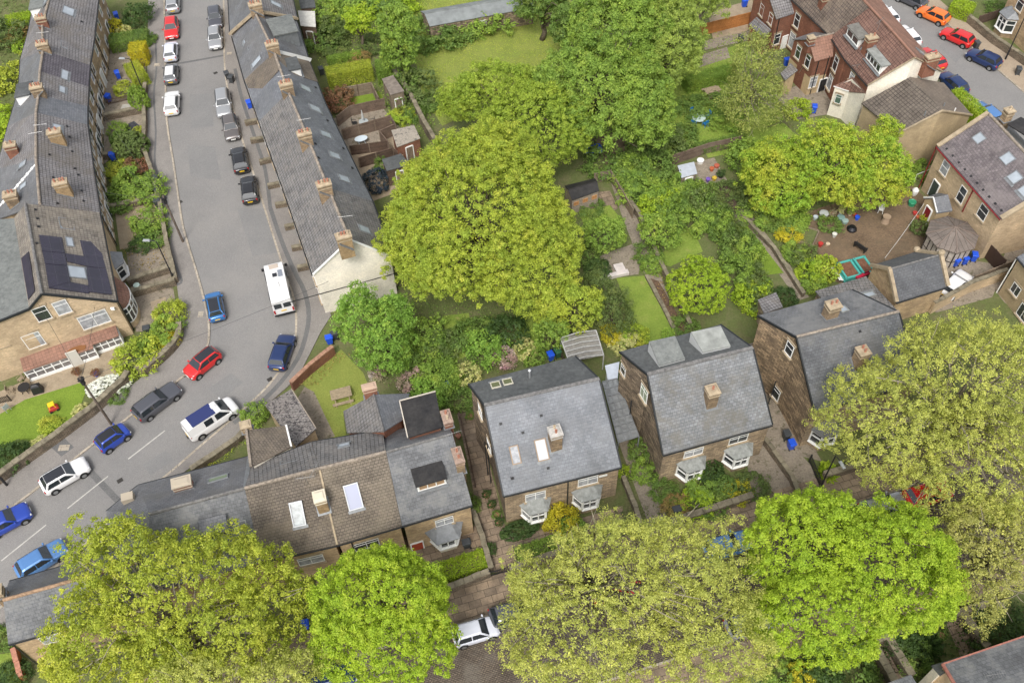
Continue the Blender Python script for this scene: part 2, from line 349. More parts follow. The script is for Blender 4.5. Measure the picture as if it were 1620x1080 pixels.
def branches(base, ells, CC, rng, trunk_r, n, twig=0):
    mb = MB(); top = np.array(ells[0][0]); h = top[2]; b0 = Vector(base)
    fork = b0.lerp(Vector(top), .45); lean = Vector((rng.normal()*.2, rng.normal()*.2, 0))
    mb.tube([b0, b0+(fork-b0)*.5+lean, fork, b0.lerp(Vector(top), .8)], [trunk_r*1.25, trunk_r, trunk_r*.8, trunk_r*.4], 8)
    idx = rng.choice(len(CC), min(n, len(CC)), replace=False)
    for i in idx:
        e = Vector(CC[i]); s = b0.lerp(Vector(top), .3+.4*rng.random()); mid = s.lerp(e, .5)+Vector((0, 0, .08*(e-s).length))+Vector(rng.normal(size=3)*.25)
        r = trunk_r*(.24+.2*rng.random()); mb.tube([s, mid, s.lerp(e, .93)], [r, r*.6, r*.2], 5)
        for _ in range(twig):
            t0 = mid.lerp(e, rng.random()*.7); w = t0+Vector(rng.normal(size=3)*1.1)+(e-s).normalized()*.9
            mb.tube([t0, t0.lerp(w, .5)+Vector(rng.normal(size=3)*.12), w], [r*.5, r*.32, r*.12], 3)
    return mb
TREES = 0
def tree(name, label, lobes, mat, kw={}, trunk=.3, nb=26, twig=0, group=None, cat='tree', base=None, bark=None):
    global TREES; TREES += 1; rng = np.random.default_rng(100+TREES)
    ells = [lobe(*l) for l in lobes]; c = ells[0][0]; b = base or (c[0], c[1], 0)
    t = thing(name, label, cat, b, 0, group)
    P, Nn, S, CC = crown_pts(ells, rng, **kw)
    me = leafmesh('crown', P-np.array(b), Nn, S, rng); me.materials.append(mat)
    o = bpy.data.objects.new('crown', me); COL.objects.link(o); o.parent = t
    branches(b, ells, CC, rng, trunk, nb, twig).build('trunk', bark or TRUNK, t, smooth=True)
    return t
BUSH = {}
def bush_proto(kind, mat):
    key = (kind, mat.name)
    if key in BUSH: return BUSH[key]
    rng = np.random.default_rng(len(BUSH)+5)
    if kind == 'ball':   P, Nn, S, _ = crown_pts([((0, 0, .45), 1, 1, .8)], rng, 9, .19, 36, .1, 0, 1.6, -.55, rough=.05, crease=.12, bs=.5)
    elif kind == 'wild': P, Nn, S, _ = crown_pts([((0, 0, .4), 1, 1, .75), ((.5, .3, .7), .5, .5, .5), ((-.4, -.4, .55), .6, .55, .5)], rng, 5.5, .27, 42, .11, .6, .6, -.5, rough=.15, crease=.3, bs=.6)
    elif kind == 'clip': P, Nn, S, _ = crown_pts([((0, 0, .5), 1, 1, .75)], rng, 20, .11, 32, .1, 0, 5, -.6, rough=.0, crease=0, bs=.5)
    elif kind == 'spiky':
        n = 500; a = rng.random(n)*6.28; el = rng.random(n)**.7; r = rng.random(n)
        d = np.stack([np.cos(a)*np.cos(el), np.sin(a)*np.cos(el), np.sin(el)], 1); P = d*r[:, None]; Nn = np.cross(d, udir(rng, n)); S = .25+.2*rng.random(n)
    me = leafmesh('shrub', P, Nn, S, rng); me.materials.append(mat); BUSH[key] = me; return me
BR = random.Random(3)
def bush(name, label, px, r, h, mat, kind='wild', group=None, cat='shrub'):
    """px: middle of the shrub in the photo; r, h in metres"""
    p = G(px[0], px[1], h*.45); o = bpy.data.objects.new(name, bush_proto(kind, mat)); COL.objects.link(o)
    rx, ry = (r if hasattr(r, '__len__') else (r, r)); k = (.85 if px[0] < 270 else .97) if kind == 'wild' else 1; rx *= k; ry *= k; h *= k
    o.location = (p.x, p.y, 0); o.rotation_euler.z = BR.choice([0, 90, 180, 270])*math.pi/180 if rx == ry else TH
    o.scale = (rx, ry, h/1.25); return tag(o, label, cat, group)
def hedge(name, label, px, w, h, mat, kind='hedge', group=None, leaf=.11, dens=170):
    """clipped hedge along a line of pixels at its top"""
    P = [G(u, v, h) for u, v in px]; rng = np.random.default_rng(abs(int(px[0][0]*7+px[0][1]))); PP, NN = [], []
    b = (P[0]+P[-1])/2; b.z = 0
    for a, c in zip(P[:-1], P[1:]):
        d = (c-a); L = d.length; d.normalize(); e = Vector((-d.y, d.x, 0)); D, E = np.array(d), np.array(e)
        for (area, f) in ((L*w, 0), (L*h, 1), (L*h, -1), (w*h, 2), (w*h, -2)):
            n = int(area*dens)+3; x = rng.random(n); y = rng.random(n)
            if f == 0: p = np.array(a)+D*(x*L)[:, None]+E*((y-.5)*w)[:, None]; nn = np.tile([0, 0, 1.], (n, 1))
            elif abs(f) == 1: p = np.array(a)+D*(x*L)[:, None]+E*f*w/2; p[:, 2] = y*h; nn = np.tile(E*f, (n, 1))
            else: p = np.array(a if f < 0 else c)+E*((x-.5)*w)[:, None]; p[:, 2] = y*h; nn = np.tile(D*(1 if f > 0 else -1), (n, 1))
            PP.append(p+rng.normal(size=p.shape)*.06+nn*(.07*np.sin(p[:, :1]*5+p[:, 1:2]*4))); NN.append(nn+rng.normal(size=nn.shape)*.55)
            PP.append(p-nn*.12+rng.normal(size=p.shape)*.05); NN.append(nn+rng.normal(size=nn.shape)*.4)
    P_ = np.concatenate(PP); me = leafmesh(name, P_-np.array(b), np.concatenate(NN), leaf*(.7+.7*rng.random(len(P_))), rng)
    me.materials.append(mat); o = bpy.data.objects.new(name, me); COL.objects.link(o); o.location = b
    return tag(o, label, 'hedge', group)
def cover(name, label, px, mat, h=.5, dens=26, leaf=.2, z0=.02, lump=1.3):
    """rough herbage filling an outline: nobody could count it"""
    P = [G(u, v, 0) for u, v in px]; xs = [p.x for p in P]; ys = [p.y for p in P]; rng = np.random.default_rng(abs(int(px[0][0]+px[0][1]*3)))
    A = (max(xs)-min(xs))*(max(ys)-min(ys)); n = int(A*dens); x = min(xs)+rng.random(n)*(max(xs)-min(xs)); y = min(ys)+rng.random(n)*(max(ys)-min(ys))
    ins = np.zeros(n, bool); k = len(P)
    for i in range(k):
        a, b = P[i], P[(i+1) % k]; c = ((a.y > y) != (b.y > y)); ins ^= c & (x < (b.x-a.x)*(y-a.y)/((b.y-a.y) or 1e-9)+a.x)
    x, y = x[ins], y[ins]; n = len(x)
    hh = h*(.25+.75*(.5+.25*np.sin(x*lump+1.3*np.sin(y*lump*.7))+.25*np.sin(y*lump*1.2+2*np.cos(x*lump*.6))))
    z = z0+hh*rng.random(n)**.5; pos = np.stack([x, y, z], 1); nn = rng.normal(size=(n, 3))*.6+np.array([0, 0, .9])
    b = np.array([x.mean(), y.mean(), 0]); me = leafmesh(name, pos-b, nn, leaf*(.6+.8*rng.random(n)), rng); me.materials.append(mat)
    o = bpy.data.objects.new(name, me); COL.objects.link(o); o.location = b; return tag(o, label, 'vegetation', None, 'stuff')
L_YG = leafmat('leaf_yellow_green', (.235, .30, .04), (.18, .26, .04), (.29, .33, .055))
L_GRN = leafmat('leaf_fresh_green', (.16, .25, .045), (.11, .19, .038), (.2, .27, .05))
L_MID = leafmat('leaf_mid_green', (.12, .20, .05), (.085, .155, .04), (.16, .22, .055))
L_JAD = leafmat('leaf_jade_green', (.13, .24, .055), (.10, .19, .045), (.19, .29, .065))
L_LIME = leafmat('leaf_lime', (.25, .41, .03), (.20, .36, .028), (.29, .43, .045))
L_GOLD = leafmat('leaf_bright_gold_green', (.28, .34, .045), (.21, .28, .04), (.33, .37, .065))
L_PALE = leafmat('leaf_pale_olive', (.28, .31, .085), (.23, .265, .07), (.33, .35, .095), patch=.25)
L_PALE2 = leafmat('leaf_olive_tan', (.27, .27, .1), (.22, .23, .075), (.32, .33, .09), patch=.25)
L_OCH = leafmat('leaf_ochre_green', (.29, .30, .045), (.19, .28, .04), (.34, .31, .05))
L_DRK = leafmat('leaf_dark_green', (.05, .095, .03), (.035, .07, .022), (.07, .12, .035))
L_DULL = leafmat('leaf_dull_green', (.10, .15, .05), (.075, .12, .04), (.14, .18, .06))
L_YEL = leafmat('leaf_yellow', (.46, .42, .04), (.36, .38, .04))
L_RED = leafmat('leaf_russet', (.22, .09, .06), (.17, .12, .06))
L_BRN = leafmat('leaf_dry', (.24, .17, .08), (.17, .15, .06), (.2, .2, .06))
L_BLU = leafmat('leaf_blue_black', (.03, .045, .075), (.03, .05, .06))
L_WHT = leafmat('white_blossom', (.75, .75, .72), (.62, .65, .55), (.8, .8, .8), .2)
L_PNK = leafmat('pink_blossom', (.55, .33, .36), (.25, .28, .12), (.7, .6, .6), .2)
L_CRM = leafmat('cream_variegated', (.42, .42, .2), (.2, .27, .08), (.5, .48, .28), .2, patch=2)
# ------------------------------------------------------------------ houses
UP = Vector((0, 0, 1))
class House:
    def __init__(s, name, label, V, cat='house', group=None):
        s.V = {k: (G(*p) if len(p) == 3 and not isinstance(p, Vector) else Vector(p)) for k, p in V.items()}
        c = sum(s.V.values(), Vector())/len(s.V); s.c = c
        s.root = thing(name, label, cat, (c.x, c.y, 0), 0, group)
    def p(s, k): return s.V[k] if isinstance(k, str) else Vector(k)
    def roof(s, keys, mat, name='roof', t=.14, dz=0):
        P = [s.p(k)+Vector((0, 0, dz)) for k in keys]
        return MB().slab(P, t).build(name, mat, s.root)
    def wallpts(s, a, b, inset=.14):
        a, b = s.p(a).copy(), s.p(b).copy(); d = (b-a); d.z = 0; d.normalize(); n = Vector((d.y, -d.x, 0))
        if n.dot(s.c-a) < 0: n = -n
        return a, b, d, n      # n points inward
    def wall(s, keys, mat, inset=.14, e=(1, 1), z0=-.1, name='wall', th=.25):
        a, b, d, n = s.wallpts(keys[0], keys[-1]); T = [s.p(k).copy() for k in keys]
        T = [p+n*inset-Vector((0, 0, .15)) for p in T]
        if e[0]: T[0] += d*inset
        if e[1]: T[-1] -= d*inset
        P = T+[Vector((T[-1].x, T[-1].y, z0)), Vector((T[0].x, T[0].y, z0))]
        m = MB(); k = len(P); m.add(P+[p+n*th for p in P], [tuple(range(k))[::-1], tuple(range(k, 2*k))]+[(i, (i+1) % k, k+(i+1) % k, k+i) for i in range(k)])
        return m.build(name, mat, s.root)
    def body(s, keys, mats, verge=None, inset=.14, z0=-.1):
        """one closed wall mesh under an eaves outline; mats one material or one per side"""
        P = [s.p(k).copy() for k in keys]; n = len(P); A = sum(P[i].x*P[(i+1) % n].y-P[(i+1) % n].x*P[i].y for i in range(n))
        sg = 1 if A > 0 else -1; Q = []
        for i in range(n):
            d0 = (P[i]-P[i-1]); d0.z = 0; d1 = (P[(i+1) % n]-P[i]); d1.z = 0; d0.normalize(); d1.normalize()
            n0 = Vector((-d0.y, d0.x, 0))*sg; n1 = Vector((-d1.y, d1.x, 0))*sg
            b = n0+n1; b = b/(max(.3, b.dot(n0))); Q.append(P[i]+b*inset-Vector((0, 0, .15)))
        m = MB(); V = Q+[Vector((q.x, q.y, z0)) for q in Q]; F = [(i, (i+1) % n, n+(i+1) % n, n+i) for i in range(n)]
        if sg > 0: F = [f[::-1] for f in F]
        m.add(V, F)
        if isinstance(mats, (list, tuple)): m.m = [x for x in mats[1]]; return m.build('wall', mats[0], s.root)
        return m.build('wall', mats, s.root)
    def ridge(s, pts, mat=None, r=.13, name='ridge_tiles'):
        m = MB(); P = [s.p(k)+Vector((0, 0, .03)) for k in pts]
        for a, b in zip(P[:-1], P[1:]):
            n = max(2, int((b-a).length/.45)); m.tube([a.lerp(b, i/n) for i in range(n+1)], [r*(1+.14*(i % 2)) for i in range(n+1)], 8)
        return m.build(name, mat or RIDGE, s.root)
    def gutter(s, a, b, mat=None, drop=.12, out=.08, r=.065, name='gutter'):
        a_, b_, d, n = s.wallpts(a, b); o = -n*out-Vector((0, 0, drop))
        return MB().tube([a_+o, b_+o], r, 6).build(name, mat or GUTTER, s.root)
    def verge(s, keys, mat=None, w=.12, name='barge_board', dz=-.06):
        m = MB(); P = [s.p(k)+Vector((0, 0, dz)) for k in keys]
        for a, b in zip(P[:-1], P[1:]): m.bar(a, b, w, .2)
        return m.build(name, mat or GUTTER, s.root)
    def coping(s, keys, mat=None, w=.34, h=.22, name='coping', dz=.08):
        m = MB(); P = [s.p(k)+Vector((0, 0, dz)) for k in keys]
        for a, b in zip(P[:-1], P[1:]): m.bar(a, b, w, h)
        return m.build(name, mat or STONE_TRIM, s.root)
    def pipe(s, a, b, px, z1, mat=None, z0=0, name='drainpipe', inset=.14):
        a_, b_, d, n = s.wallpts(a, b); q = on_v(px[0], px[1], a_+n*inset, b_+n*inset)-n*.1
        return MB().tube([(q.x, q.y, z0), (q.x, q.y, z1)], .055, 6).build(name, mat or GUTTER, s.root)
    def frame(s, a, b, px, inset=.14):
        a_, b_, d, n = s.wallpts(a, b); q = on_v(px[0], px[1], a_+n*inset, b_+n*inset); return q, d, -n
    def win(s, a, b, px, w, h, cols=2, top=.3, glass=None, fmat=None, sill=True, lintel=True, inset=.14, name='window', rows=None, label=None):
        q, d, n = s.frame(a, b, px, inset); fm = fmat or WHITE; f = .06; m = MB()
        for sx in (-1, 1): m.obox(q+d*sx*(w/2-f/2)+n*.02, d, n, UP, f, .07, h)
        for sz in (-1, 1): m.obox(q+UP*sz*(h/2-f/2)+n*.02, d, n, UP, w-2*f, .07, f)
        for i in range(1, cols): m.obox(q+d*(w*i/cols-w/2)+n*.025, d, n, UP, .05, .06, h-2*f)
        if top: m.obox(q+UP*(h/2-top*h)+n*.018, d, n, UP, w-2*f, .06, .045)
        if rows:
            for i in range(1, rows): m.obox(q+UP*(h*i/rows-h/2)+n*.022, d, n, UP, w-2*f, .08, .035)
        o = m.build(name, fm, s.root)
        if label: o['label'] = label
        MB().obox(q+n*.01, d, n, UP, w-f, .03, h-f).build('pane', glass or (CURTAIN if (int(px[0])+int(px[1])) % 3 == 0 else GLASS), o)
        if sill: MB().obox(q-UP*(h/2+.07)+n*.07, d, n, UP, w+.24, .22, .12).build('sill', STONE_TRIM, o)
        if lintel: MB().obox(q+UP*(h/2+.12)+n*.012, d, n, UP, w+.3, .05, .22).build('lintel', STONE_TRIM if lintel is True else lintel, o)
        return o
    def door(s, a, b, px, w, h, mat, inset=.14, glass=True):
        q, d, n = s.frame(a, b, px, inset); m = MB(); m.obox(q+n*.03, d, n, UP, w, .1, h)
        for sx in (-1, 1):
            for sz in (-1, 1): m.obox(q+d*sx*w*.22+UP*sz*h*.22+n*.07, d, n, UP, w*.3, .06, h*.34)
        o = m.build('door', mat, s.root)
        m = MB()
        for sx in (-1, 1): m.obox(q+d*sx*(w/2+.05)+n*.04, d, n, UP, .1, .16, h+.1)
        m.obox(q+UP*(h/2+.05)+n*.04, d, n, UP, w, .16, .1); m.build('door_frame', WHITE, o)
        return o
    def rwin(s, keys, px, w, h, glass=None, fmat=None, up=.06, name='skylight', eave=None):
        P = [s.p(k) for k in keys]; q = on_p(px[0], px[1], P); n = (P[1]-P[0]).cross(P[2]-P[0]).normalized()
        if n.z < 0: n = -n
        e = n.cross(UP).normalized() if abs(n.z) < .995 else E1; u = n.cross(e).normalized()
        m = MB(); f = .08
        for k in (-1, 1):
            m.obox(q+e*k*(w/2-f/2)+n*up/2, e, u, n, f, h, up+.06); m.obox(q+u*k*(h/2-f/2)+n*up/2, e, u, n, w-2*f, f, up+.06)
        o = m.build(name, fmat or LEAD, s.root); MB().obox(q+n*(up/2), e, u, n, w-f, h-f, .04).build('pane', glass or SKYGL, o)
        lo = u if u.z < 0 else -u
        MB().obox(q+lo*(h/2+.12)+n*.012, e, u, n, w+.2, .24, .03).build('flashing', LEAD, o)
        return o
    def vents(s, keys, pxs, mat=None):
        for px in pxs:
            P = [s.p(k) for k in keys]; q = on_p(px[0], px[1], P); n = (P[1]-P[0]).cross(P[2]-P[0]).normalized()
            if n.z < 0: n = -n
            e = n.cross(UP).normalized(); u = n.cross(e)
            MB().obox(q+n*.05, e, u, n, .22, .2, .08).obox(q+n*.07, e, u, n, .16, .13, .05).build('roof_vent', mat or BLACK, s.root)
    def chim(s, keys, px, w, d, h, mat=None, pots=3, pmat=None, rz=TH, cap=None, base=1.2, atpx='base', capmat=None):
        """px: where the stack leaves the roof"""
        q = on_p(px[0], px[1], [s.p(k) for k in keys]) if keys else G(*px)
        w *= .86; d *= .9; h *= .78
        m = MB(); m.box((q.x, q.y, q.z+(h-base)/2), w, d, h+base, rz=rz)
        o = m.build('chimney', mat or CHST, s.root)
        c = MB(); c.box((q.x, q.y, q.z+h+.06), w+.16, d+.16, .13, rz=rz); c.box((q.x, q.y, q.z+h-.32), w+.09, d+.09, .12, rz=rz); c.frus((q.x, q.y, q.z+h+.125), w*.95, d*.95, w*.7, d*.6, .08, rz)
        c.build('chimney_cap', capmat or STONE_TRIM, o)
        nn = UP
        if keys: P = [s.p(k) for k in keys]; nn = (P[1]-P[0]).cross(P[2]-P[0]).normalized(); nn = nn if nn.z > 0 else -nn
        ea = Vector((math.cos(rz), math.sin(rz), 0)); ea = (ea-nn*ea.dot(nn)).normalized(); lo = nn.cross(ea)
        MB().obox(q+nn*.03, ea, lo, nn, w+.26, (d+.2)/max(.5, nn.z), .05).build('flashing', LEAD, o)
        ax = Vector((math.cos(rz), math.sin(rz), 0)); ln = w
        if d > w: ax = Vector((-math.sin(rz), math.cos(rz), 0)); ln = d
        for i in range(pots):
            pc = q+ax*((i+.5)/pots-.5)*ln*.86; r = .105
            MB().lathe((pc.x, pc.y, q.z+h+.17), [(r, 0), (r*.95, .06), (r*.85, .1), (r*.8, .28), (r*1.05, .3), (r*1.05, .35), (r*.7, .35), (r*.65, .2)], 10).build('chimney_pot', (pmat or TERRA) if (i+int(px[0])) % 3 else TERRAP, o, smooth=False)
        return o
    def aerial(s, keys, px, h=1.6, rz=.4):
        q = on_p(px[0], px[1], [s.p(k) for k in keys]); m = MB(); a = Vector((math.cos(rz), math.sin(rz), 0)); b = Vector((-a.y, a.x, 0))
        t = q+UP*h; m.tube([q, t], .022, 5); m.tube([t-a*.7, t+a*.7], .014, 4)
        for i in range(9): m.tube([t+a*(-.75+i*.18)-b*.24, t+a*(-.75+i*.18)+b*.2], .008, 3)
        m.build('aerial', plain('aluminium', (.3, .3, .3), .4, .6), s.root)
    def bay(s, a, b, px, w=2.4, dep=.8, h=2.55, roofmat=None, base=None, hr=.75, inset=.14, z0=0, trim=None, over=.22, zb=.75):
        """px: top middle where the bay roof meets the wall"""
        q, d, n = s.frame(a, b, px, inset); q = Vector((q.x, q.y, z0)); wf = w*.55
        pl = [q-d*w/2, q-d*wf/2+n*dep, q+d*wf/2+n*dep, q+d*w/2]
        m = MB(); m2 = MB()
        for i in range(3):
            A, B = pl[i], pl[i+1]; m.add([A, B, B+UP*zb, A+UP*zb], [(0, 1, 2, 3)]); m2.add([A+UP*(h-.3), B+UP*(h-.3), B+UP*h, A+UP*h], [(0, 1, 2, 3)])
        o = m.build('bay_window', base or TAN, s.root); m2.build('fascia', base or TAN, o)
        fr = MB(); pn = MB()
        for i in range(3):
            A, B = pl[i]+UP*zb, pl[i+1]+UP*zb; e = (B-A); L = e.length; e.normalize(); nn = Vector((e.y, -e.x, 0))
            if nn.dot(n) < 0: nn = -nn
            H_ = h-.3-zb; k = 2 if i == 1 else 1
            for j in range(k+1): fr.obox(A+e*(L*j/k)+UP*H_/2-nn*.02, e, nn, UP, .15 if j in (0, k) else .09, .16, H_)
            for zz, t in ((.05, .12), (H_-.04, .1), (H_*.62, .07)): fr.obox((A+B)/2+UP*zz-nn*.02, e, nn, UP, L, .12, t)
            pn.obox((A+B)/2+UP*H_/2-nn*.05, e, nn, UP, L, .03, H_)
            fr.obox((A+B)/2-UP*.02+nn*.05, e, nn, UP, L+.1, .22, .08)
        fr.build('frame', trim or WHITE, o); pn.build('pane', GLASS, o)
        r = MB(); O = [q-d*(w/2+over)+n*.0, q-d*(wf/2+over*.7)+n*(dep+over), q+d*(wf/2+over*.7)+n*(dep+over), q+d*(w/2+over)+n*.0]
        T = [q-d*wf*.42+UP*(h+hr), q+d*wf*.42+UP*(h+hr)]; O = [x+UP*h for x in O]; V = O+T+[x-UP*.08 for x in O]
        r.add(V, [(0, 1, 4), (1, 2, 5, 4), (2, 3, 5), (0, 6, 7, 1), (1, 7, 8, 2), (2, 8, 9, 3), (6, 9, 8, 7)]); r.build('bay_roof', roofmat or LEAD, o)
        return o
    def dormer(s, keys, px, w, l, h, rmat=None, cheek=None, front=None, cols=3, rise=.15):
        """flat dormer; px: foot of its window front on the roof; the roof runs back level into the slope"""
        P = [s.p(k) for k in keys]; q = on_p(px[0], px[1], P); n = (P[1]-P[0]).cross(P[2]-P[0]).normalized()
        if n.z < 0: n = -n
        f = Vector((n.x, n.y, 0)).normalized(); e = Vector((-f.y, f.x, 0)); m = MB()
        A = [q+e*w/2, q-e*w/2]; B = [a+UP*h for a in A]; C = [b-f*l+UP*rise for b in B]
        m.add([A[0]-UP*.3, A[1]-UP*.3, B[1], B[0]], [(0, 1, 2, 3)])
        for i in (0, 1): m.add([A[i]-UP*.3, B[i], C[i], C[i]-UP*(.3)], [(0, 1, 2, 3)])
        o = m.build('dormer', cheek or WHITE, s.root)
        R = [b+f*.15+e*(.12 if i == 0 else -.12)+UP*.05 for i, b in enumerate(B)]+[C[1]-e*.12+UP*.05, C[0]+e*.12+UP*.05]
        MB().slab(R, .12).build('dormer_roof', rmat or FELT, o)
        pn = MB(); fr = MB()
        pn.obox(q+UP*(h*.52)+f*.01, e, f, UP, w*.9, .03, h*.66); pn.build('pane', front or GLASS, o)
        for i in range(cols+1): fr.obox(q+UP*(h*.52)+f*.03+e*(w*.9)*(i/cols-.5), e, f, UP, .08, .08, h*.7)
        for z in (h*.16, h*.88): fr.obox(q+UP*z+f*.03, e, f, UP, w, .09, .1)
        fr.build('frame', WHITE, o)
        MB().obox(q+f*.12-UP*.02, e, f, UP, w+.3, .35, .06).build('flashing', LEAD, o)
        return o
# ------------------------------------------------------------------ cars
TYRE = plain('tyre', (.015, .015, .016), .8); RIM = plain('alloy', (.45, .46, .47), .3, .8); TRIM = plain('car_trim', (.018, .018, .02), .5)
CGL = plain('car_glass', (.02, .026, .032), .05, 0, .9); LAMPW = plain('headlamp_glass', (.6, .62, .65), .1, .2, .8); LAMPR = plain('tail_lamp', (.35, .01, .012), .2, 0, .7)
PLY = plain('yellow_plate', (.7, .45, .02), .5); PLW = plain('white_plate', (.75, .75, .72), .5)
def paint(name, c, metal=.0):
    if name in MATS: return MATS[name]
    m, t, b = newmat(name); b.inputs['Base Color'].default_value = (*c, 1); b.inputs['Roughness'].default_value = .28; b.inputs['Metallic'].default_value = metal
    b.inputs['Coat Weight'].default_value = .8; b.inputs['Coat Roughness'].default_value = .06; return m
TYPES = {  # L, W, H, zbonnet, zbelt, ws base, roof front, roof rear, rear base (x / L)
 'hatch': (4.1, 1.78, 1.46, .80, .95, .21, .05, -.36, -.455), 'city': (3.6, 1.66, 1.5, .84, .98, .27, .10, -.38, -.465),
 'suv': (4.45, 1.86, 1.66, .96, 1.06, .22, .07, -.40, -.475), 'estate': (4.6, 1.82, 1.48, .82, .96, .19, .04, -.41, -.47),
 'coupe': (4.35, 1.8, 1.38, .78, .93, .17, -.02, -.27, -.43), 'small': (2.9, 1.6, 1.52, .92, 1.0, .33, .14, -.36, -.46),
 'van': (4.95, 1.94, 1.92, 1.02, 1.12, .36, .19, -.475, -.49)}
def car(px, vec, typ, mat, label, group='cars parked along the roads', roofmat=None, plate=True, name='parked_car', cat='car', L=None, extra=None):
    p = G(px[0], px[1], .7); q = G(px[0]+vec[0], px[1]+vec[1], .7); rz = math.atan2(q.y-p.y, q.x-p.x)
    L0, W, H, zb, zt, wb, rf, rr, rb = TYPES[typ]; L = L or L0; t = thing(name, label, cat, (p.x, p.y, .012), rz, group)
    # body: rings along x
    st = [-.5, -.49, -.465, -.42, -.33, -.22, -.05, .1, wb, .3 if wb < .28 else .36, .4, .455, .485, .5]; st = sorted(set(st)); m = MB(); V = []; nr = 13
    for f in st:
        e = max(0, (abs(f)-.40)/.10); hw = W/2*(1-.20*e**2.4); z0 = .24+.1*e**2
        if f > wb: top = zt-(zt-zb)*((f-wb)/(.5-wb))**.9-.16*max(0, (f-.44)/.06)**2
        elif f < rb: top = zt-.10*max(0, (rb-f)/(.5+rb+1e-6))**2
        else: top = zt
        sec = [(0, z0), (hw*.85, z0), (hw*.97, z0+.08), (hw, .42), (hw*.995, .6), (hw*.975, top-.16), (hw*.93, top-.045), (hw*.8, top+.0), (hw*.4, top+.03), (0, top+.04)]
        ring = [(f*L, y, z) for y, z in sec]+[(f*L, -y, z) for y, z in sec[1:-1][::-1]]; nr = len(ring); V += ring
    F = []
    for i in range(len(st)-1): F += [(i*nr+j, i*nr+(j+1) % nr, (i+1)*nr+(j+1) % nr, (i+1)*nr+j) for j in range(nr)]
    F += [tuple(range(nr))[::-1], tuple((len(st)-1)*nr+j for j in range(nr))]
    m.add(V, F); b = m.build('body', mat, t, wl=False, smooth=True)
    # cabin
    cab = MB(); S = [(rb, .0), (rb+(rr-rb)*.5, .5), (rr, .93), (rr+.05, 1), ((rr+rf)/2, 1.03), (rf-.04, 1), (rf, .95), (rf+(wb-rf)*.5, .5), (wb, 0)]
    V = []; hb = W/2*.93; hr = W/2*.70
    for f, k in S:
        z = zt+(H-zt)*k; y = hb+(hr-hb)*max(0, k); endf = 1-.05*(1 if f in (rb, wb) else 0)
        y *= endf; V += [(f*L, y, z-.06*(k > .9)), (f*L, y*.8, z), (f*L, 0, z+.015), (f*L, -y*.8, z), (f*L, -y, z-.06*(k > .9))]
    F = [(i*5+j, i*5+j+1, (i+1)*5+j+1, (i+1)*5+j) for i in range(len(S)-1) for j in range(4)]
    # side skirts of the cabin down to the belt
    k0 = len(V)
    for f, k in S: V += [(f*L, hb*(1-.05*(f in (rb, wb))), zt-.04), (f*L, -hb*(1-.05*(f in (rb, wb))), zt-.04)]
    for i in range(len(S)-1): F += [(i*5, (i+1)*5, k0+2*(i+1), k0+2*i), ((i+1)*5+4, i*5+4, k0+2*i+1, k0+2*(i+1)+1)]
    cab.add(V, F); cab.build('cabin', mat, t, wl=False, smooth=False)
    if roofmat:
        rm = MB(); idx = [x for x in S if x[1] >= .93]
        V = [];
        for f, k in idx: z = zt+(H-zt)*k+.008; V += [(f*L, hr*.8, z), (f*L, 0, z+.016), (f*L, -hr*.8, z)]
        rm.add(V, [(i*3+j, i*3+j+1, (i+1)*3+j+1, (i+1)*3+j) for i in range(len(idx)-1) for j in range(2)]).build('roof_panel', roofmat, t, wl=False)
    def glass(nm, P, inset=.0):
        P = [Vector(x) for x in P]; c = sum(P, Vector())/len(P); n = (P[1]-P[0]).cross(P[2]-P[0]).normalized()
        if n.dot(c-Vector((0, 0, .6))) < 0: n = -n
        Q = [x+n*.034 for x in P]; return MB().add(Q+[x-n*.05 for x in Q], [(0, 1, 2, 3)]+[(i, (i+1) % 4, 4+(i+1) % 4, 4+i) for i in range(4)]).build(nm, CGL, t, wl=False)
    def yz(k): return (hb+(hr-hb)*k), zt+(H-zt)*k
    y0, z0 = yz(.08); y1, z1 = yz(.88); xw = lambda k: (wb+(rf-wb)*k)*L; xr = lambda k: (rb+(rr-rb)*k)*L
    glass('windscreen', [(xw(.08), y0*.9, z0+.015), (xw(.08), -y0*.9, z0+.015), (xw(.93), -y1*.86, z1), (xw(.93), y1*.86, z1)])
    if typ != 'van':
        glass('rear_window', [(xr(.2), y0*.86, z0+.08), (xr(.2), -y0*.86, z0+.08), (xr(.93), -y1*.8, z1), (xr(.93), y1*.8, z1)])
    xs = [(wb-.035, rf-.02), ((wb+rb)/2+.02, None), (rb+.05, rr+.0)]
    for sg in (1, -1):
        ya, za = yz(.1); yb, zb2 = yz(.84); mid = (rf+rr)/2+.03
        segs = [((wb-.045)*L, (rf-.035)*L, (mid+.012)*L, (mid+.012)*L)]
        if typ == 'van': segs = [((wb-.05)*L, (rf-.03)*L, (rf-.14)*L, (rf-.14)*L), ((rf-.2)*L, (rf-.2)*L, (rf-.36)*L, (rf-.36)*L)][:2 if sg == -1 else 1]
        else: segs.append(((mid-.012)*L, (mid-.012)*L, (rr+.02)*L, (rb+.05)*L))
        for i, (a, bb, c, d) in enumerate(segs):
            if typ != 'van' and i == 1: P = [(a, sg*ya, za), (bb, sg*yb, zb2), (c, sg*yb, zb2), (d, sg*ya, za)]
            else: P = [(a, sg*ya, za), (bb, sg*yb, zb2), (c, sg*yb, zb2), (d, sg*ya, za)]
            glass('side_window', P)
        MB().box((wb*L-.18, sg*(W/2+.07), zt+.07), .14, .2, .15).build('wing_mirror', mat, t, wl=False, bevel=.03)
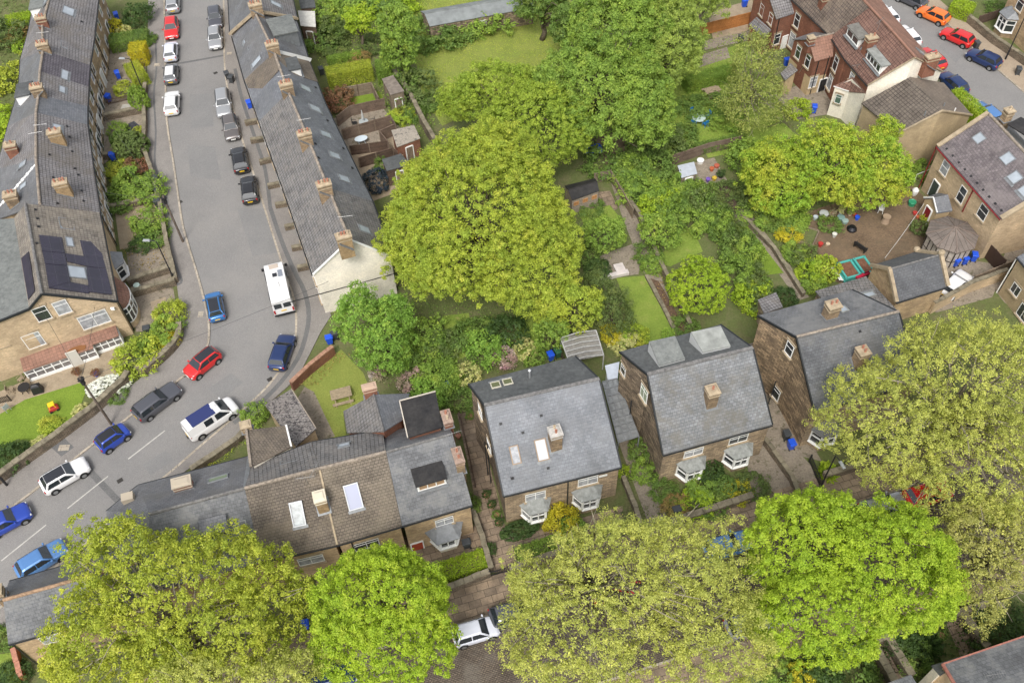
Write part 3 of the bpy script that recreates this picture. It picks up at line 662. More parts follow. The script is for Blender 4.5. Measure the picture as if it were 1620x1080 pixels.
    for x in (.315, -.315):
        for sg in (1, -1):
            r = .32 if typ not in ('suv', 'van') else .35
            y = sg*(W/2-.075); w = MB(); n = 16
            w.tube([(x*L, y-sg*.12, r), (x*L, y+sg*.09, r)], r, n); wo = w.build('wheel', TYRE, t, wl=False)
            MB().tube([(x*L, y+sg*.085, r), (x*L, y+sg*.1, r)], r*.62, 12).build('rim', RIM, wo, wl=False)
            a = MB(); a.tube([(x*L, y-sg*.1, r+.03), (x*L, y+sg*.077, r+.03)], r+.07, 16); a.build('wheel_arch', TRIM, t, wl=False)
    zl = min(zb, .74)
    for sg in (1, -1):
        MB().box((.462*L, sg*W*.35, zl-.08), .22, .30, .16, rz=-sg*.45).build('headlight', LAMPW, t, wl=False, bevel=.03)
        MB().box((-.474*L, sg*W*.385, zt-.16), .12, .22, .26, rz=sg*.3).build('tail_light', LAMPR, t, wl=False, bevel=.03)
    MB().box((.494*L, 0, .47), .06, W*.52, .16).build('grille', TRIM, t, wl=False)
    MB().box((-.492*L, 0, .36), .06, W*.6, .12).build('rear_bumper_insert', TRIM, t, wl=False)
    if plate:
        MB().box((-.502*L, 0, .66), .03, .52, .12).build('rear_number_plate', PLY, t, wl=False)
        MB().box((.507*L, 0, .5), .03, .52, .11).build('front_number_plate', PLW, t, wl=False)
    if extra: extra(t, L, W, H)
    return t
# ------------------------------------------------------------------ street and garden things
def bin_(px, mat, label, rz=.3, lid=None, group='wheelie bins', z=0, s=1):
    p = G(px[0], px[1], .55); t = thing('wheelie_bin', label, 'bin', (p.x, p.y, z), rz, group)
    MB().frus((0, 0, .06), .42*s, .5*s, .56*s, .66*s, .9*s).build('bin_body', mat, t, wl=False, bevel=.02)
    MB().frus((0, 0, .96*s), .62*s, .74*s, .54*s, .62*s, .09).box((0, -.36*s, .95*s), .5*s, .06, .05).build('lid', lid or mat, t, wl=False, bevel=.015)
    for sg in (1, -1): MB().tube([(sg*.2*s, -.27*s, .1), (sg*.27*s, -.27*s, .1)], .1, 10).build('wheel', BLACK, t, wl=False)
    return t
BINB = plain('blue_bin_plastic', (.02, .09, .6), .35); BINK = plain('dark_grey_bin_plastic', (.05, .055, .06), .5); BING = plain('green_bin_plastic', (.04, .12, .06), .45)
def wallline(name, label, px, h, w=.4, mat=None, cap=None, z=0, px_at='base', group=None, cat='wall'):
    P = [G(u, v, 0 if px_at == 'base' else h) for u, v in px]; b = Vector((P[0].x, P[0].y, 0)); t = thing(name, label, cat, b, 0, group)
    m = MB(); ribbon(m, P, w, -.05, h-.08); m.build('wall', mat or DRYW, t)
    m = MB(); n = 0
    rr = random.Random(int(px[0][0]))
    for a, c in zip(P[:-1], P[1:]):
        a = Vector((a.x, a.y, 0)); c = Vector((c.x, c.y, 0)); L = (c-a).length; k = max(1, int(L/.6)); d = (c-a)/L; e = Vector((-d.y, d.x, 0))
        for i in range(k): m.obox(a+d*L*(i+.5)/k+UP*(h-.03+rr.uniform(-.02, .03))+e*rr.uniform(-.02, .02), d, e, UP, L/k*.96, w+.08, .13)
    m.build('coping', cap or COPE, t); return t
DRYW = bricky('garden_wall_stone', (.30, .24, .17), (.19, .15, .11), (.07, .055, .045), .4, .16, .02, (.09, .08, .06), .7, .9, 1, 1, sscale=.8)
COPE = plain('coping_stone', (.2, .175, .125), .9, 0, .2, .4, 1.5)
def fence(name, label, px, h, mat, step=1.9, group=None, lean=0, rail=True, px_at='base', pmat=None, gaps=False):
    P = [G(u, v, 0 if px_at == 'base' else h) for u, v in px]; b = Vector((P[0].x, P[0].y, 0)); t = thing(name, label, 'fence', b, 0, group)
    for a, c in zip(P[:-1], P[1:]):
        a = Vector((a.x, a.y, 0)); c = Vector((c.x, c.y, 0)); L = (c-a).length; k = max(1, round(L/step)); d = (c-a)/L; e = Vector((-d.y, d.x, 0))
        for i in range(k):
            s = a+d*L*(i+.5)/k; m = MB()
            if gaps:
                nb = int(L/k/.14)
                for j in range(nb): m.obox(s+d*((j+.5)/nb-.5)*L/k+UP*h/2, d, e, UP, .05, .04, h*.96)
                m.obox(s+UP*h*.85, d, e, UP, L/k, .05, .06); m.obox(s+UP*h*.2, d, e, UP, L/k, .05, .06)
            else:
                m.obox(s+UP*h/2, d, e, UP, L/k-.1, .05, h-.08); nb = max(2, int(L/k/.16))
                for j in range(nb): m.obox(s+d*((j+.5)/nb-.5)*(L/k-.12)+UP*h/2, d, e, UP, .03, .075, h-.1)
                m.obox(s+UP*(h-.02), d, e, UP, L/k-.1, .09, .05)
            m.build('panel', mat, t)
        for i in range(k+1): MB().obox(a+d*L*i/k+UP*(h/2+.03), d, e, UP, .11, .11, h+.08).build('post', pmat or mat, t)
    return t
def lamp(base, label, h=6, arm=(1, 0), mat=None, group='street lamps'):
    p = G(*base, 0); t = thing('street_lamp', label, 'street lamp', (p.x, p.y, 0), math.atan2(arm[1], arm[0]), group)
    MB().tube([(0, 0, 0), (0, 0, 1.3)], .11, 10).build('base', mat or BLACK, t, wl=False)
    MB().tube([(0, 0, 1.3), (0, 0, h-.1), (.15, 0, h), (.7, 0, h+.08)], [.07, .055, .05, .04], 8).build('column', mat or BLACK, t, wl=False)
    l = MB().frus((.95, 0, h+.02), .75, .26, .6, .18, .12).build('lamp_head', plain('lamp_grey', (.3, .32, .33), .4), t, wl=False)
    MB().box((.97, 0, h+.01), .5, .18, .03).build('diffuser', CURTAIN, l, wl=False)
    return t
def pole(base, label, h, wires=(), r=.13):
    p = G(*base, 0); t = thing('telegraph_pole', label, 'pole', (p.x, p.y, 0), 0, 'telegraph poles')
    MB().tube([(0, 0, 0), (0, 0, h)], [r, r*.7], 10).build('pole', plain('old_pole_wood', (.13, .105, .085), .9, 0, .1, .3, 3), t, wl=False)
    m = MB().tube([(0, 0, h-.45), (0, 0, h-.2)], .24, 10).box((0, 0, h-.8), .25, .3, .45)
    for i in range(6): m.box((.26*math.cos(i), .26*math.sin(i), h-.3), .08, .08, .14)
    m.build('pole_cap', TRIM, t, wl=False)
    if wires:
        w = MB()
        for u, v, z in wires:
            e = G(u, v, z)-Vector((p.x, p.y, 0)); s = Vector((0, 0, h-.3)); mid = s.lerp(e, .5)-UP*.35; w.tube([s, s.lerp(mid, .5)-UP*.1, mid, mid.lerp(e, .5)-UP*.1, e], .018, 3)
        w.build('wire', plain('wire_black', (.05, .05, .05), .6), t, wl=False)
    return t
def shed(name, label, px4, z, mat_r, mat_w, rise=.4, cat='shed', group=None, ridge=True, wins=0):
    """px4: the four eaves corners in order; ridge runs from the middle of side 3-0 to the middle of side 1-2"""
    H_ = House(name, label, {str(i): (px4[i][0], px4[i][1], z) for i in range(4)}, cat, group); P = [H_.V[str(i)] for i in range(4)]
    if ridge:
        H_.V['r0'] = (P[0]+P[3])/2+UP*rise; H_.V['r1'] = (P[1]+P[2])/2+UP*rise
        H_.roof(['0', '1', 'r1', 'r0'], mat_r, t=.06); H_.roof(['r0', 'r1', '2', '3'], mat_r, t=.06)
        H_.wall(['3', 'r0', '0'], mat_w, .06, th=.05); H_.wall(['1', 'r1', '2'], mat_w, .06, th=.05); H_.wall(['0', '1'], mat_w, .06, th=.05); H_.wall(['2', '3'], mat_w, .06, th=.05)
        H_.ridge(['r0', 'r1'], mat_r, .05)
    else:
        H_.V['2'] = P[2]+UP*rise; H_.V['3'] = P[3]+UP*rise
        H_.roof(['0', '1', '2', '3'], mat_r, t=.07)
        for a, b in ('01', '12', '23', '30'): H_.wall([a, b], mat_w, .06, th=.05)
    for i in range(wins): H_.win('3', '2', ('f', (i+.5)/wins, z*.66), .6, .5, cols=2, top=0, inset=.06, fmat=plain('amber_frame', (.5, .27, .12), .6), sill=False, lintel=False, glass=plain('amber_pane', (.4, .2, .09), .3))
    if not wins: H_.door('3', '2', ('f', .5, .92), .75, 1.75, plain('shed_door', (.2, .15, .11), .8, 0, .2, .3, 5), inset=.06)
    return H_
def chairm(loc, rz, mat, label, group, s=1):
    t = thing('garden_chair', label, 'chair', loc, rz, group)
    m = MB()
    for i in range(5): m.box((0, -.2+i*.1, .42), .46, .08, .03)
    m.build('seat', mat, t, wl=False); m = MB()
    for i in range(5): m.obox(Vector((-.2+i*.1, -.27, .72)), Vector((1, 0, 0)), Vector((0, 1, 0)), UP, .07, .03, .56)
    m.box((0, -.27, .98), .48, .04, .06); m.build('backrest', mat, t, wl=False)
    for sx in (-1, 1):
        for sy in (-1, 1): MB().bar((sx*.2, sy*.2, .42), (sx*.24, sy*.26, 0), .045).build('leg', mat, t, wl=False)
        MB().bar((sx*.25, -.27, .64), (sx*.25, .22, .62), .05, .03).build('armrest', mat, t, wl=False)
    return t
def tablem(px, r, mat, label, rz=0, group=None, oval=1, h=.73, cat='table'):
    p = G(px[0], px[1], h); t = thing('garden_table', label, cat, (p.x, p.y, 0), rz, group)
    n = 20; m = MB().prism([(r*oval*math.cos(6.2832*i/n), r*math.sin(6.2832*i/n)) for i in range(n)], h-.04, h); m.build('tabletop', mat, t, wl=False)
    for i in range(4):
        a = .785+i*1.571; MB().bar((r*.5*oval*math.cos(a), r*.5*math.sin(a), h-.04), (r*.75*oval*math.cos(a), r*.75*math.sin(a), 0), .05).build('leg', mat, t, wl=False)
    return t
def potm(px, r, h, mat, label, leaf=None, group='plant pots'):
    p = G(px[0], px[1], h*.5); t = thing('plant_pot', label, 'plant pot', (p.x, p.y, 0), 0, group)
    MB().lathe((0, 0, 0), [(r*.65, 0), (r*.9, h*.85), (r, h*.86), (r, h), (r*.85, h), (r*.8, h*.85)], 14).build('pot', mat, t, wl=False)
    if leaf:
        o = bpy.data.objects.new('plant', bush_proto('wild', leaf)); COL.objects.link(o); o.parent = t; o.location = (0, 0, h*.8); o.scale = (r*1.5, r*1.5, r*1.6)
    return t
# ------------------------------------------------------------------ setting
SOIL = earthy('garden_soil', [(.3, (.13, .115, .06)), (.5, (.11, .135, .045)), (.7, (.17, .15, .085))], .35, 5)
LAWN = earthy('lawn', [(.3, (.14, .21, .035)), (.5, (.19, .26, .045)), (.72, (.25, .29, .07))], .35, 7, spots=(.28, .27, .09), mask=(.6, .72), bstr=.5)
LAWND = earthy('dry_lawn', [(.3, (.17, .215, .045)), (.7, (.25, .275, .065))], .4, 8, bstr=.5)
LAWNB = earthy('bright_lawn', [(.3, (.13, .20, .025)), (.7, (.18, .26, .035))], .6, 8, bstr=.5)
ASPH = earthy('worn_asphalt', [(.3, (.188, .184, .18)), (.5, (.214, .208, .202)), (.7, (.245, .235, .222))], .1, 14, .85, .15, spots=(.235, .226, .215), mask=(.5, .9))
ASPHP = earthy('patched_asphalt', [(.3, (.115, .115, .116)), (.7, (.155, .153, .15))], .5, 10, .85, .15)
ASPHQ = earthy('old_patch_asphalt', [(.3, (.18, .179, .178)), (.7, (.22, .216, .21))], .3, 16, .85, .15)
PAVT = earthy('tarmac_pavement', [(.3, (.20, .185, .172)), (.7, (.255, .238, .22))], .2, 12, .9, .15, spots=(.17, .158, .147), mask=(.55, .7))
PAVB = earthy('tan_pavement', [(.3, (.29, .23, .17)), (.7, (.38, .31, .23))], .3, 12, .9, .15)
KERB = bricky('kerb_stone', (.42, .37, .3), (.34, .3, .24), (.12, .1, .09), .9, .9, .02, None, bstr=.3)
FLAG = bricky('stone_flags', (.33, .25, .175), (.22, .17, .125), (.08, .065, .05), .95, .62, .022, (.13, .10, .075), .6, .9, .6, .8, spec=.3, sscale=.6)
SETT = bricky('street_setts', (.17, .135, .105), (.115, .09, .072), (.045, .038, .03), .26, .14, .02, (.17, .15, .125), .6, .85, .8, .5)
PAVER = bricky('brown_pavers', (.25, .17, .105), (.18, .125, .08), (.09, .07, .05), .2, .1, .012, (.13, .1, .065), .6, .9, .6, .6)
YARD = earthy('yard_concrete', [(.3, (.20, .17, .135)), (.7, (.30, .255, .2))], .8, 6, .9, .3, spots=(.12, .11, .07))
GRAV = earthy('tan_gravel', [(.3, (.28, .22, .15)), (.7, (.38, .31, .22))], 1.5, 16, .95, .6)
m = MB(); S = 16; ext = 420
vv = [(-ext+2*ext*i/S, -ext+60+2*ext*j/S, 0) for j in range(S+1) for i in range(S+1)]
m.add(vv, [(j*(S+1)+i, j*(S+1)+i+1, (j+1)*(S+1)+i+1, (j+1)*(S+1)+i) for j in range(S) for i in range(S)])
tag(m.build('ground', SOIL, loc=(0, 0, 0)), None, None, None, 'structure')
LK = [(258, -70), (260, 0), (262, 110), (264, 190), (274, 255), (283, 317), (290, 360), (301, 398), (313, 437), (324, 478), (330, 507), (331, 530), (328, 549), (317, 573), (290, 596), (252, 625), (213, 653), (190, 671), (141, 708), (61, 771), (18, 803), (-70, 866)]
RK = [(352, -70), (354, 0), (355, 87), (358, 127), (364, 155), (383, 220), (405, 287), (422, 340), (445, 413), (458, 450), (468, 488), (468, 533), (461, 558), (448, 580), (426, 609), (404, 631), (362, 668), (322, 702), (264, 752), (205, 797), (153, 845), (123, 869), (70, 912), (0, 962), (-70, 1012)]
LKs, RKs = smoothline(LK, 3), smoothline(RK, 3)
flat('road', LKs+RKs[::-1], .02, ASPH)
LW = [(232, -70), (235, 0), (233, 140), (230, 165), (232, 197), (230, 240), (245, 283), (254, 323), (267, 390), (280, 450), (290, 520), (285, 542), (263, 567), (232, 592), (200, 617), (100, 695), (0, 767), (-70, 820)]
RW_ = [(374, -70), (380, 60), (442, 200), (502, 380), (524, 500), (508, 525), (472, 597), (407, 655), (385, 682), (320, 727), (285, 752), (210, 815), (170, 850), (130, 890), (-70, 1060)]
raised('pavement', LKs+LW[::-1], .11, PAVT); raised('pavement', RKs+RW_[::-1], .11, PAVT)
for ln, sd in ((LKs, 1), (RKs, -1)):
    mb = MB(); P = [G(u, v, 0) for u, v in ln]; ribbon(mb, P, .2, -.03, .118, 0); tag(mb.build('kerb', KERB, loc=(P[0].x, P[0].y, 0)), None, None, None, 'structure')
# repairs and trench lines in the tarmac
def strip(px, w, z, mat, name='road_patch'):
    mb = MB(); P = [G(u, v, 0) for u, v in smoothline(px, 3)]; ribbon(mb, P, w, z-.003, z); tag(mb.build(name, mat, loc=(P[0].x, P[0].y, 0)), None, None, None, 'structure')
strip([(262, 104), (300, 98), (355, 88)], .35, .026, ASPHP); strip([(139, 741), (158, 762), (190, 795)], .55, .026, ASPHP)
strip([(246, 60), (248, 110), (244, 150), (247, 210), (246, 262), (262, 300), (268, 340)], .22, .116, ASPHP)
strip([(428, 330), (445, 380), (466, 430), (482, 462), (489, 500), (482, 540), (470, 570), (445, 605), (410, 640), (370, 670)], .45, .116, ASPHP)
strip([(372, 110), (384, 160), (404, 220), (420, 270), (428, 330)], .4, .116, ASPHP)
strip([(266, 395), (278, 420), (288, 445), (280, 452)], .25, .116, ASPHP)
flat('road_patch', [(80, 707), (103, 694), (118, 708), (98, 723)], .116, ASPHP)
for a, b in (((261, 681), (203, 726)), ((171, 753), (107, 804)), ((73, 830), (2, 887)), ((-20, 903), (-70, 942))):
    strip([a, b], .11, .027, plain('road_paint', (.44, .425, .39), .7, 0, .3, .2, 3), 'road_marking')
for px, s in (((249, 104), (.75, .6)), ((102, 709), (.95, .6)), ((363, 86), (.6, .5)), ((318, 498), (.5, .7))):
    p = G(*px); tag(MB().box((p.x, p.y, .121), s[0], s[1], .006).build('pavement_cover', KERB, loc=(p.x, p.y, 0)), None, None, None, 'structure')
for px in ((427, 600), (294, 593), (285, 320), (341, 116), (300, 690), (190, 760)):
    p = G(*px); z = .03 if px[0] not in (427, 294) else .03
    tag(MB().box((p.x, p.y, z), .5, .4, .012, rz=.6).build('drain_cover', plain('iron', (.06, .055, .05), .6, .5), loc=(p.x, p.y, 0)), None, None, None, 'structure')
# low forecourts in front of the terrace
# bottom street
A0 = G(705, 932)
def SW(x, y): p = A0+E1*x-E2*y; return (p.x, p.y)
def wflat(name, P, z, mat): 
    if sum(P[i][0]*P[(i+1) % len(P)][1]-P[(i+1) % len(P)][0]*P[i][1] for i in range(len(P))) < 0: P = P[::-1]
    return tag(MB().add([(x, y, z) for x, y in P], [tuple(range(len(P)))]).build(name, mat, loc=(P[0][0], P[0][1], 0), rot=TH), None, None, None, 'structure')
wflat('road', [SW(-70, 3.1), SW(90, 3.1), SW(90, 10.6), SW(-70, 10.6)], .02, SETT)
for y0, y1 in ((0, 3.1), (10.6, 13.4)):
    mb = MB().prism([SW(-40, y0), SW(90, y0), SW(90, y1), SW(-40, y1)], -.05, .11); tag(mb.build('pavement', FLAG, loc=(*SW(0, y0), 0), rot=TH), None, None, None, 'structure')
    yk = 3.1 if y0 == 0 else 10.6
    mb = MB(); ribbon(mb, [Vector((*SW(x, yk), 0)) for x in range(-40, 91, 10)], .18, -.03, .118); tag(mb.build('kerb', KERB, loc=(*SW(0, yk), 0), rot=TH), None, None, None, 'structure')
# top right road
K1 = smoothline([(1400, -50), (1453, 0), (1498, 37), (1535, 73), (1620, 147), (1720, 232)], 3); K2 = smoothline([(1325, -60), (1385, 8), (1440, 70), (1500, 125), (1545, 165), (1620, 235), (1700, 312)], 3)
flat('road', K1+K2[::-1], .02, ASPH)
O1 = [(1430, -50), (1485, 0), (1504, 17), (1532, 37), (1569, 68), (1600, 89), (1620, 104), (1740, 200)]
raised('pavement', K1+O1[::-1], .11, PAVB)
O2 = [(1300, -60), (1360, 8), (1415, 70), (1475, 125), (1520, 165), (1595, 235), (1680, 312)]; raised('pavement', K2+O2[::-1], .11, PAVB)
for ln in (K1, K2): mb = MB(); P = [G(u, v) for u, v in ln]; ribbon(mb, P, .15, -.03, .118); tag(mb.build('kerb', KERB, loc=(P[0].x, P[0].y, 0)), None, None, None, 'structure')
# garden surfaces
for nm, px, mt, z in [
    ('lawn', [(0, 655), (40, 632), (132, 604), (135, 622), (124, 652), (98, 674), (62, 702), (10, 712), (-30, 715), (-30, 668)], LAWNB, .03),
    ('patio', [(-20, 628), (30, 606), (152, 560), (190, 540), (205, 560), (195, 592), (150, 606), (40, 632), (0, 655), (-20, 664)], GRAV, .022),
    ('lawn', [(470, 600), (540, 553), (575, 590), (600, 655), (543, 655), (548, 690), (527, 692), (513, 655), (495, 622)], LAWND, .03),
    ('path', [(482, 612), (497, 620), (513, 655), (530, 690), (500, 700), (465, 640)], YARD, .035),
    ('lawn', [(975, 440), (1023, 436), (1068, 530), (1017, 545), (995, 492)], LAWN, .03),
    ('lawn', [(600, -60), (900, -60), (905, 55), (860, 120), (700, 200), (668, 150), (650, 60)], LAWND, .03),
    ('lawn', [(1080, 100), (1200, 60), (1240, 190), (1180, 215), (1090, 230), (1040, 160)], LAWN, .03),
    ('lawn', [(1110, 230), (1240, 195), (1260, 215), (1170, 240), (1120, 250)], LAWN, .034),
    ('lawn', [(1150, 362), (1178, 352), (1240, 432), (1205, 436)], LAWNB, .03),
    ('lawn', [(1072, 362), (1096, 362), (1112, 398), (1060, 422), (1040, 415)], LAWN, .03),
    ('lawn', [(700, 500), (742, 495), (748, 560), (712, 575)], LAWN, .03), ('lawn', [(812, 480), (850, 480), (856, 560), (820, 565)], LAWN, .03),
    ('patio', [(948, 405), (1005, 385), (1014, 418), (1010, 434), (965, 440)], YARD, .035),
    ('patio', [(935, 305), (965, 302), (978, 330), (950, 345), (925, 330)], FLAG, .035),
    ('path', [(965, 285), (985, 280), (1012, 350), (1040, 420), (1075, 520), (1060, 530), (1020, 436), (985, 345)], YARD, .027),
    ('path', [(1150, 325), (1172, 318), (1250, 420), (1280, 470), (1262, 476), (1230, 430)], YARD, .027),
    ('yard', [(1250, 345), (1310, 325), (1440, 290), (1475, 325), (1490, 400), (1405, 430), (1330, 450), (1290, 425)], PAVER, .026),
    ('yard', [(1488, 405), (1590, 420), (1570, 470), (1480, 495), (1470, 460)], YARD, .03),
    ('yard', [(1590, 400), (1680, 380), (1680, 480), (1590, 480), (1570, 455)], YARD, .026),
    ('yard', [(1120, 20), (1190, 0), (1200, 40), (1130, 75)], GRAV, .036),
    ('path', [(1112, 66), (1190, 48), (1195, 62), (1115, 80)], YARD, .042),
    ('path', [(1102, 90), (1150, 75), (1155, 92), (1104, 108)], YARD, .046),
    ('yard', [(1225, 150), (1300, 120), (1345, 175), (1260, 190)], YARD, .036),
    ('path', [(722, 650), (752, 642), (798, 830), (862, 885), (808, 905), (772, 905), (742, 740)], FLAG, .025),
    ('yard', [(815, 850), (985, 800), (985, 830), (830, 880)], FLAG, .029),
    ('path', [(975, 690), (1000, 682), (1060, 830), (1030, 840)], YARD, .025),
    ('yard', [(1205, 672), (1240, 690), (1315, 770), (1300, 790), (1190, 790), (1180, 720)], YARD, .029),
    ('yard', [(500, 870), (760, 830), (775, 905), (700, 935), (500, 940)], FLAG, .025),
    ('yard', [(505, 250), (620, 200), (640, 300), (560, 330)], GRAV, .026), ('yard', [(520, 190), (600, 165), (640, 210), (540, 250)], YARD, .03),
    ('lawn', [(545, 155), (600, 145), (612, 165), (560, 175)], LAWNB, .035),
    ('path', [(1375, 1010), (1400, 1000), (1440, 1070), (1410, 1085)], FLAG, .03), ('path', [(1490, 970), (1530, 960), (1570, 1020), (1520, 1040)], FLAG, .03),
    ('lawn', [(-40, 1040), (30, 1030), (35, 1100), (-40, 1110)], LAWN, .03),
    ('yard', [(200, 395), (262, 385), (285, 520), (215, 525)], YARD, .026), ('yard', [(180, 320), (250, 310), (262, 385), (190, 395)], GRAV, .024), ('yard', [(160, 60), (232, 50), (230, 200), (165, 260)], YARD, .025),
    ('patio', [(186, 183), (194, 166), (214, 164), (216, 176)], plain('pale_paving', (.4, .38, .34), .8, 0, .2, .12, 2), .045), ('bed', [(196, 200), (212, 192), (222, 200), (218, 214), (200, 216)], plain('dark_gravel', (.05, .052, .06), .9, 0, .2, .5, 6), .05),
    ('flower_bed', [(238, 478), (262, 470), (270, 520), (250, 530)], GRAV, .045), ('flower_bed', [(1120, 300), (1150, 290), (1172, 330), (1150, 352), (1128, 330)], plain('dug_soil', (.1, .075, .055), .95, 0, .1, .4, 3), .045),
    ('flower_bed', [(1028, 440), (1042, 445), (1090, 530), (1074, 535)], plain('bark_bed', (.13, .085, .06), .95, 0, .1, .4, 4), .04), ('yard', [(1080, 262), (1130, 250), (1150, 285), (1110, 300)], YARD, .032),
    ('yard', [(1180, 545), (1200, 540), (1300, 730), (1262, 720), (1215, 680), (1200, 640)], YARD, .033), ('flower_bed', [(940, 215), (1020, 205), (1040, 240), (960, 262)], plain('bare_earth', (.17, .13, .085), .95, 0, .1, .35, 1.5), .03),
    ('lawn', [(915, 335), (965, 325), (985, 350), (930, 372)], LAWN, .04)]:
    flat(nm, px, z, mt)
for px in ([(300, 150), (335, 148), (338, 200), (302, 204)], [(296, 230), (340, 232), (350, 285), (302, 280)], [(375, 330), (418, 330), (440, 400), (400, 405)], [(330, 615), (365, 590), (385, 605), (350, 632)], [(225, 735), (262, 712), (275, 728), (238, 752)], [(1500, 60), (1525, 85), (1512, 100), (1486, 74)]):
    flat('road_patch', px, .0235, ASPHQ)
# ------------------------------------------------------------------ houses
def fr(a, b, t, z):  # a place on a wall by fraction along and height
    return ('f', t, z)
_old = House.frame
def _frame(s, a, b, px, inset=.14):
    if px[0] == 'f':
        a_, b_, d, n = s.wallpts(a, b); q = a_.lerp(b_, px[1])+n*inset; q.z = px[2]; return q, d, -n
    return _old(s, a, b, px, inset)
House.frame = _frame
_ow = House.win
def _win(s, a, b, px, *k, **kw):
    if px[0] == 'f' and 'glass' not in kw: kw['glass'] = CURTAIN if int(px[1]*10+px[2]*7) % 3 == 0 else GLASS
    if px[0] == 'f':
        q, d, n = s.frame(a, b, px, kw.get('inset', .14)); c = RW.T@(np.array(q)-CAMP); px = (c[0]/c[2]*FPX+810, c[1]/c[2]*FPX+540)
    return _ow(s, a, b, px, *k, **kw)
House.win = _win
def terr(name, label, b0, b1, zl, zr, ze, roofs, wmat, group, wl=True, wr=True, g0=False, g1=False, ridge=None):
    V = {'L0': (*b0[0], zl), 'R0': (*b0[1], zr), 'E0': (*b0[2], ze), 'L1': (*b1[0], zl), 'R1': (*b1[1], zr), 'E1': (*b1[2], ze)}
    h = House(name, label, V, 'house', group)
    h.roof(['L0', 'L1', 'R1', 'R0'], roofs[0]); h.roof(['R0', 'R1', 'E1', 'E0'], roofs[1])
    h.body(['L0', 'L1', 'R1', 'E1', 'E0', 'R0'], wmat); h.ridge(['R0', 'R1'], ridge or RIDGE)
    h.gutter('L0', 'L1'); h.gutter('E0', 'E1')
    return h
A = [((60, -34), (88, -38), (158, -28)), ((45, 48), (67, 38), (149, 58)), ((32, 95), (68, 80), (142, 103)), ((30, 128), (63, 113), (140, 137)), ((24, 160), (61, 150), (138, 168)), ((12, 200), (57, 178), (138, 197)), ((-6, 268), (57, 252), (147, 264)), ((-8, 348), (63, 323), (158, 336))]
AL = ['terraced stone house at the top left edge with mottled brown roof and long skylight', 'terraced house with plain grey-brown roof slope between two left row chimney stacks', 'terraced house with violet-grey ribbed roof and pale skylight in the left row', 'narrow terraced house with light grey tiled roof just below the violet-grey roof', 'terraced house with smooth blue slate roof in the left row', 'terraced house with grey tiled roof, white skylight and mid-slope chimney above the hedge gardens', 'grey tiled terraced house with red chimney pots next to the pale tiled end house']
ARO = [(TILEG, TILEG), (TILEG, TILEG), (SLATED, bricky('violet_ribbed_tile', (.15, .138, .158), (.12, .11, .128), (.04, .038, .045), .3, .3, .025, (.14, .13, .14), .3, .8, .8, .4, off=0)), (SLATED, TILEG), (SLATED, SLATE), (TILEG, TILEG), (SLATED, TILEG)]
AW = bricky('terrace_stone', (.50, .38, .24), (.33, .245, .16), (.28, .22, .15), .42, .17, .011, (.16, .12, .085), .6, big=.7, sscale=.9)
ah = []
for i in range(7):
    h = terr('terraced_house', AL[i], A[i], A[i+1], 5.0, 8.2, 5.0, ARO[i], AW, 'houses of the left terrace row'); ah.append(h)
    n = 4 if i in (0, 5, 6) else 3
    for k in range(n):
        t = (k+.5)/n
        if k % 2 == 0 or n == 4: h.win('E0', 'E1', fr(0, 0, t, 3.75), .95, 1.3, cols=1)
        if k != 1: h.win('E0', 'E1', fr(0, 0, t, 1.35), 1.0, 1.3, cols=1)
        else: h.door('E0', 'E1', ('f', t, 1.05), .95, 2.1, plain('door_white', (.6, .6, .58), .4) if i % 2 else plain('door_dark', (.04, .06, .05), .4))
    h.pipe('E0', 'E1', (0, 0), 4.8) if False else None
    q, d, nn = h.frame('E0', 'E1', ('f', .98, 2.4)); MB().tube([(q.x+nn.x*.1, q.y+nn.y*.1, 0), (q.x+nn.x*.1, q.y+nn.y*.1, 4.8)], .05, 6).build('drainpipe', GUTTER, h.root)
RS = ['R0', 'R1', 'E1', 'E0']; LS = ['L0', 'L1', 'R1', 'R0']
ah[0].rwin(RS, (108, 18), 1.5, 1.3); ah[0].chim(RS, (69, 40), 1.3, .7, 1.2, REDBR, 3); ah[1].rwin(RS, (101, 72), 1.3, .75); ah[2].rwin(RS, (102, 119), 1.7, .8); ah[3].rwin(RS, (98, 142), 1.2, .7)
ah[1].chim(RS, (71, 80), 1.4, .75, 1.1, CHST, 4); ah[3].chim(LS, (62, 148), 1.4, .75, 1.1, CHST, 4, rz=TH)
ah[5].chim(RS, (94, 226), 1.5, .8, 1.9, bricky('golden_stone', (.42, .30, .16), (.33, .235, .13), (.26, .19, .12), .3, .16, .01, (.2, .13, .07), .4, big=1.5), 2, base=1.5); ah[6].chim(RS, (104, 306), 1.5, .8, 1.9, MATS['golden_stone'], 4, base=1.5)
ah[5].rwin(RS, (90, 204), 1.5, .9); ah[5].chim(LS, (24, 245), 1.3, .8, 1.7, REDBR, 2); ah[6].chim(LS, (24, 322), 1.4, .9, 1.6, CHST, 3); ah[5].rwin(LS, (36, 260), .9, 1.1); ah[6].rwin(LS, (37, 294), .8, 1.0)
ah[5].rwin(LS, (31, 214), .8, 1.3, glass=plain('green_glass', (.2, .25, .17), .2)); ah[0].rwin(LS, (72, 3), 1.0, 1.0)
ah[5].vents(RS, [(106, 200), (110, 217), (114, 240), (78, 245)]); ah[6].vents(RS, [(118, 267), (124, 277), (129, 302), (132, 318), (91, 322), (84, 281)]); ah[0].vents(RS, [(129, 35)])
m = MB(); P0 = on_p(57, 262, [ah[6].p(k) for k in LS]); P1 = on_p(0, 328, [ah[6].p(k) for k in LS])
for i in range(15): a = P0.lerp(P1, i/15)+UP*.12; b = P0.lerp(P1, (i+.85)/15)+UP*.12; m.bar(a, b, .34 if i % 2 else .2, .08)
m.build('barge_board', WHITE, ah[6].root)
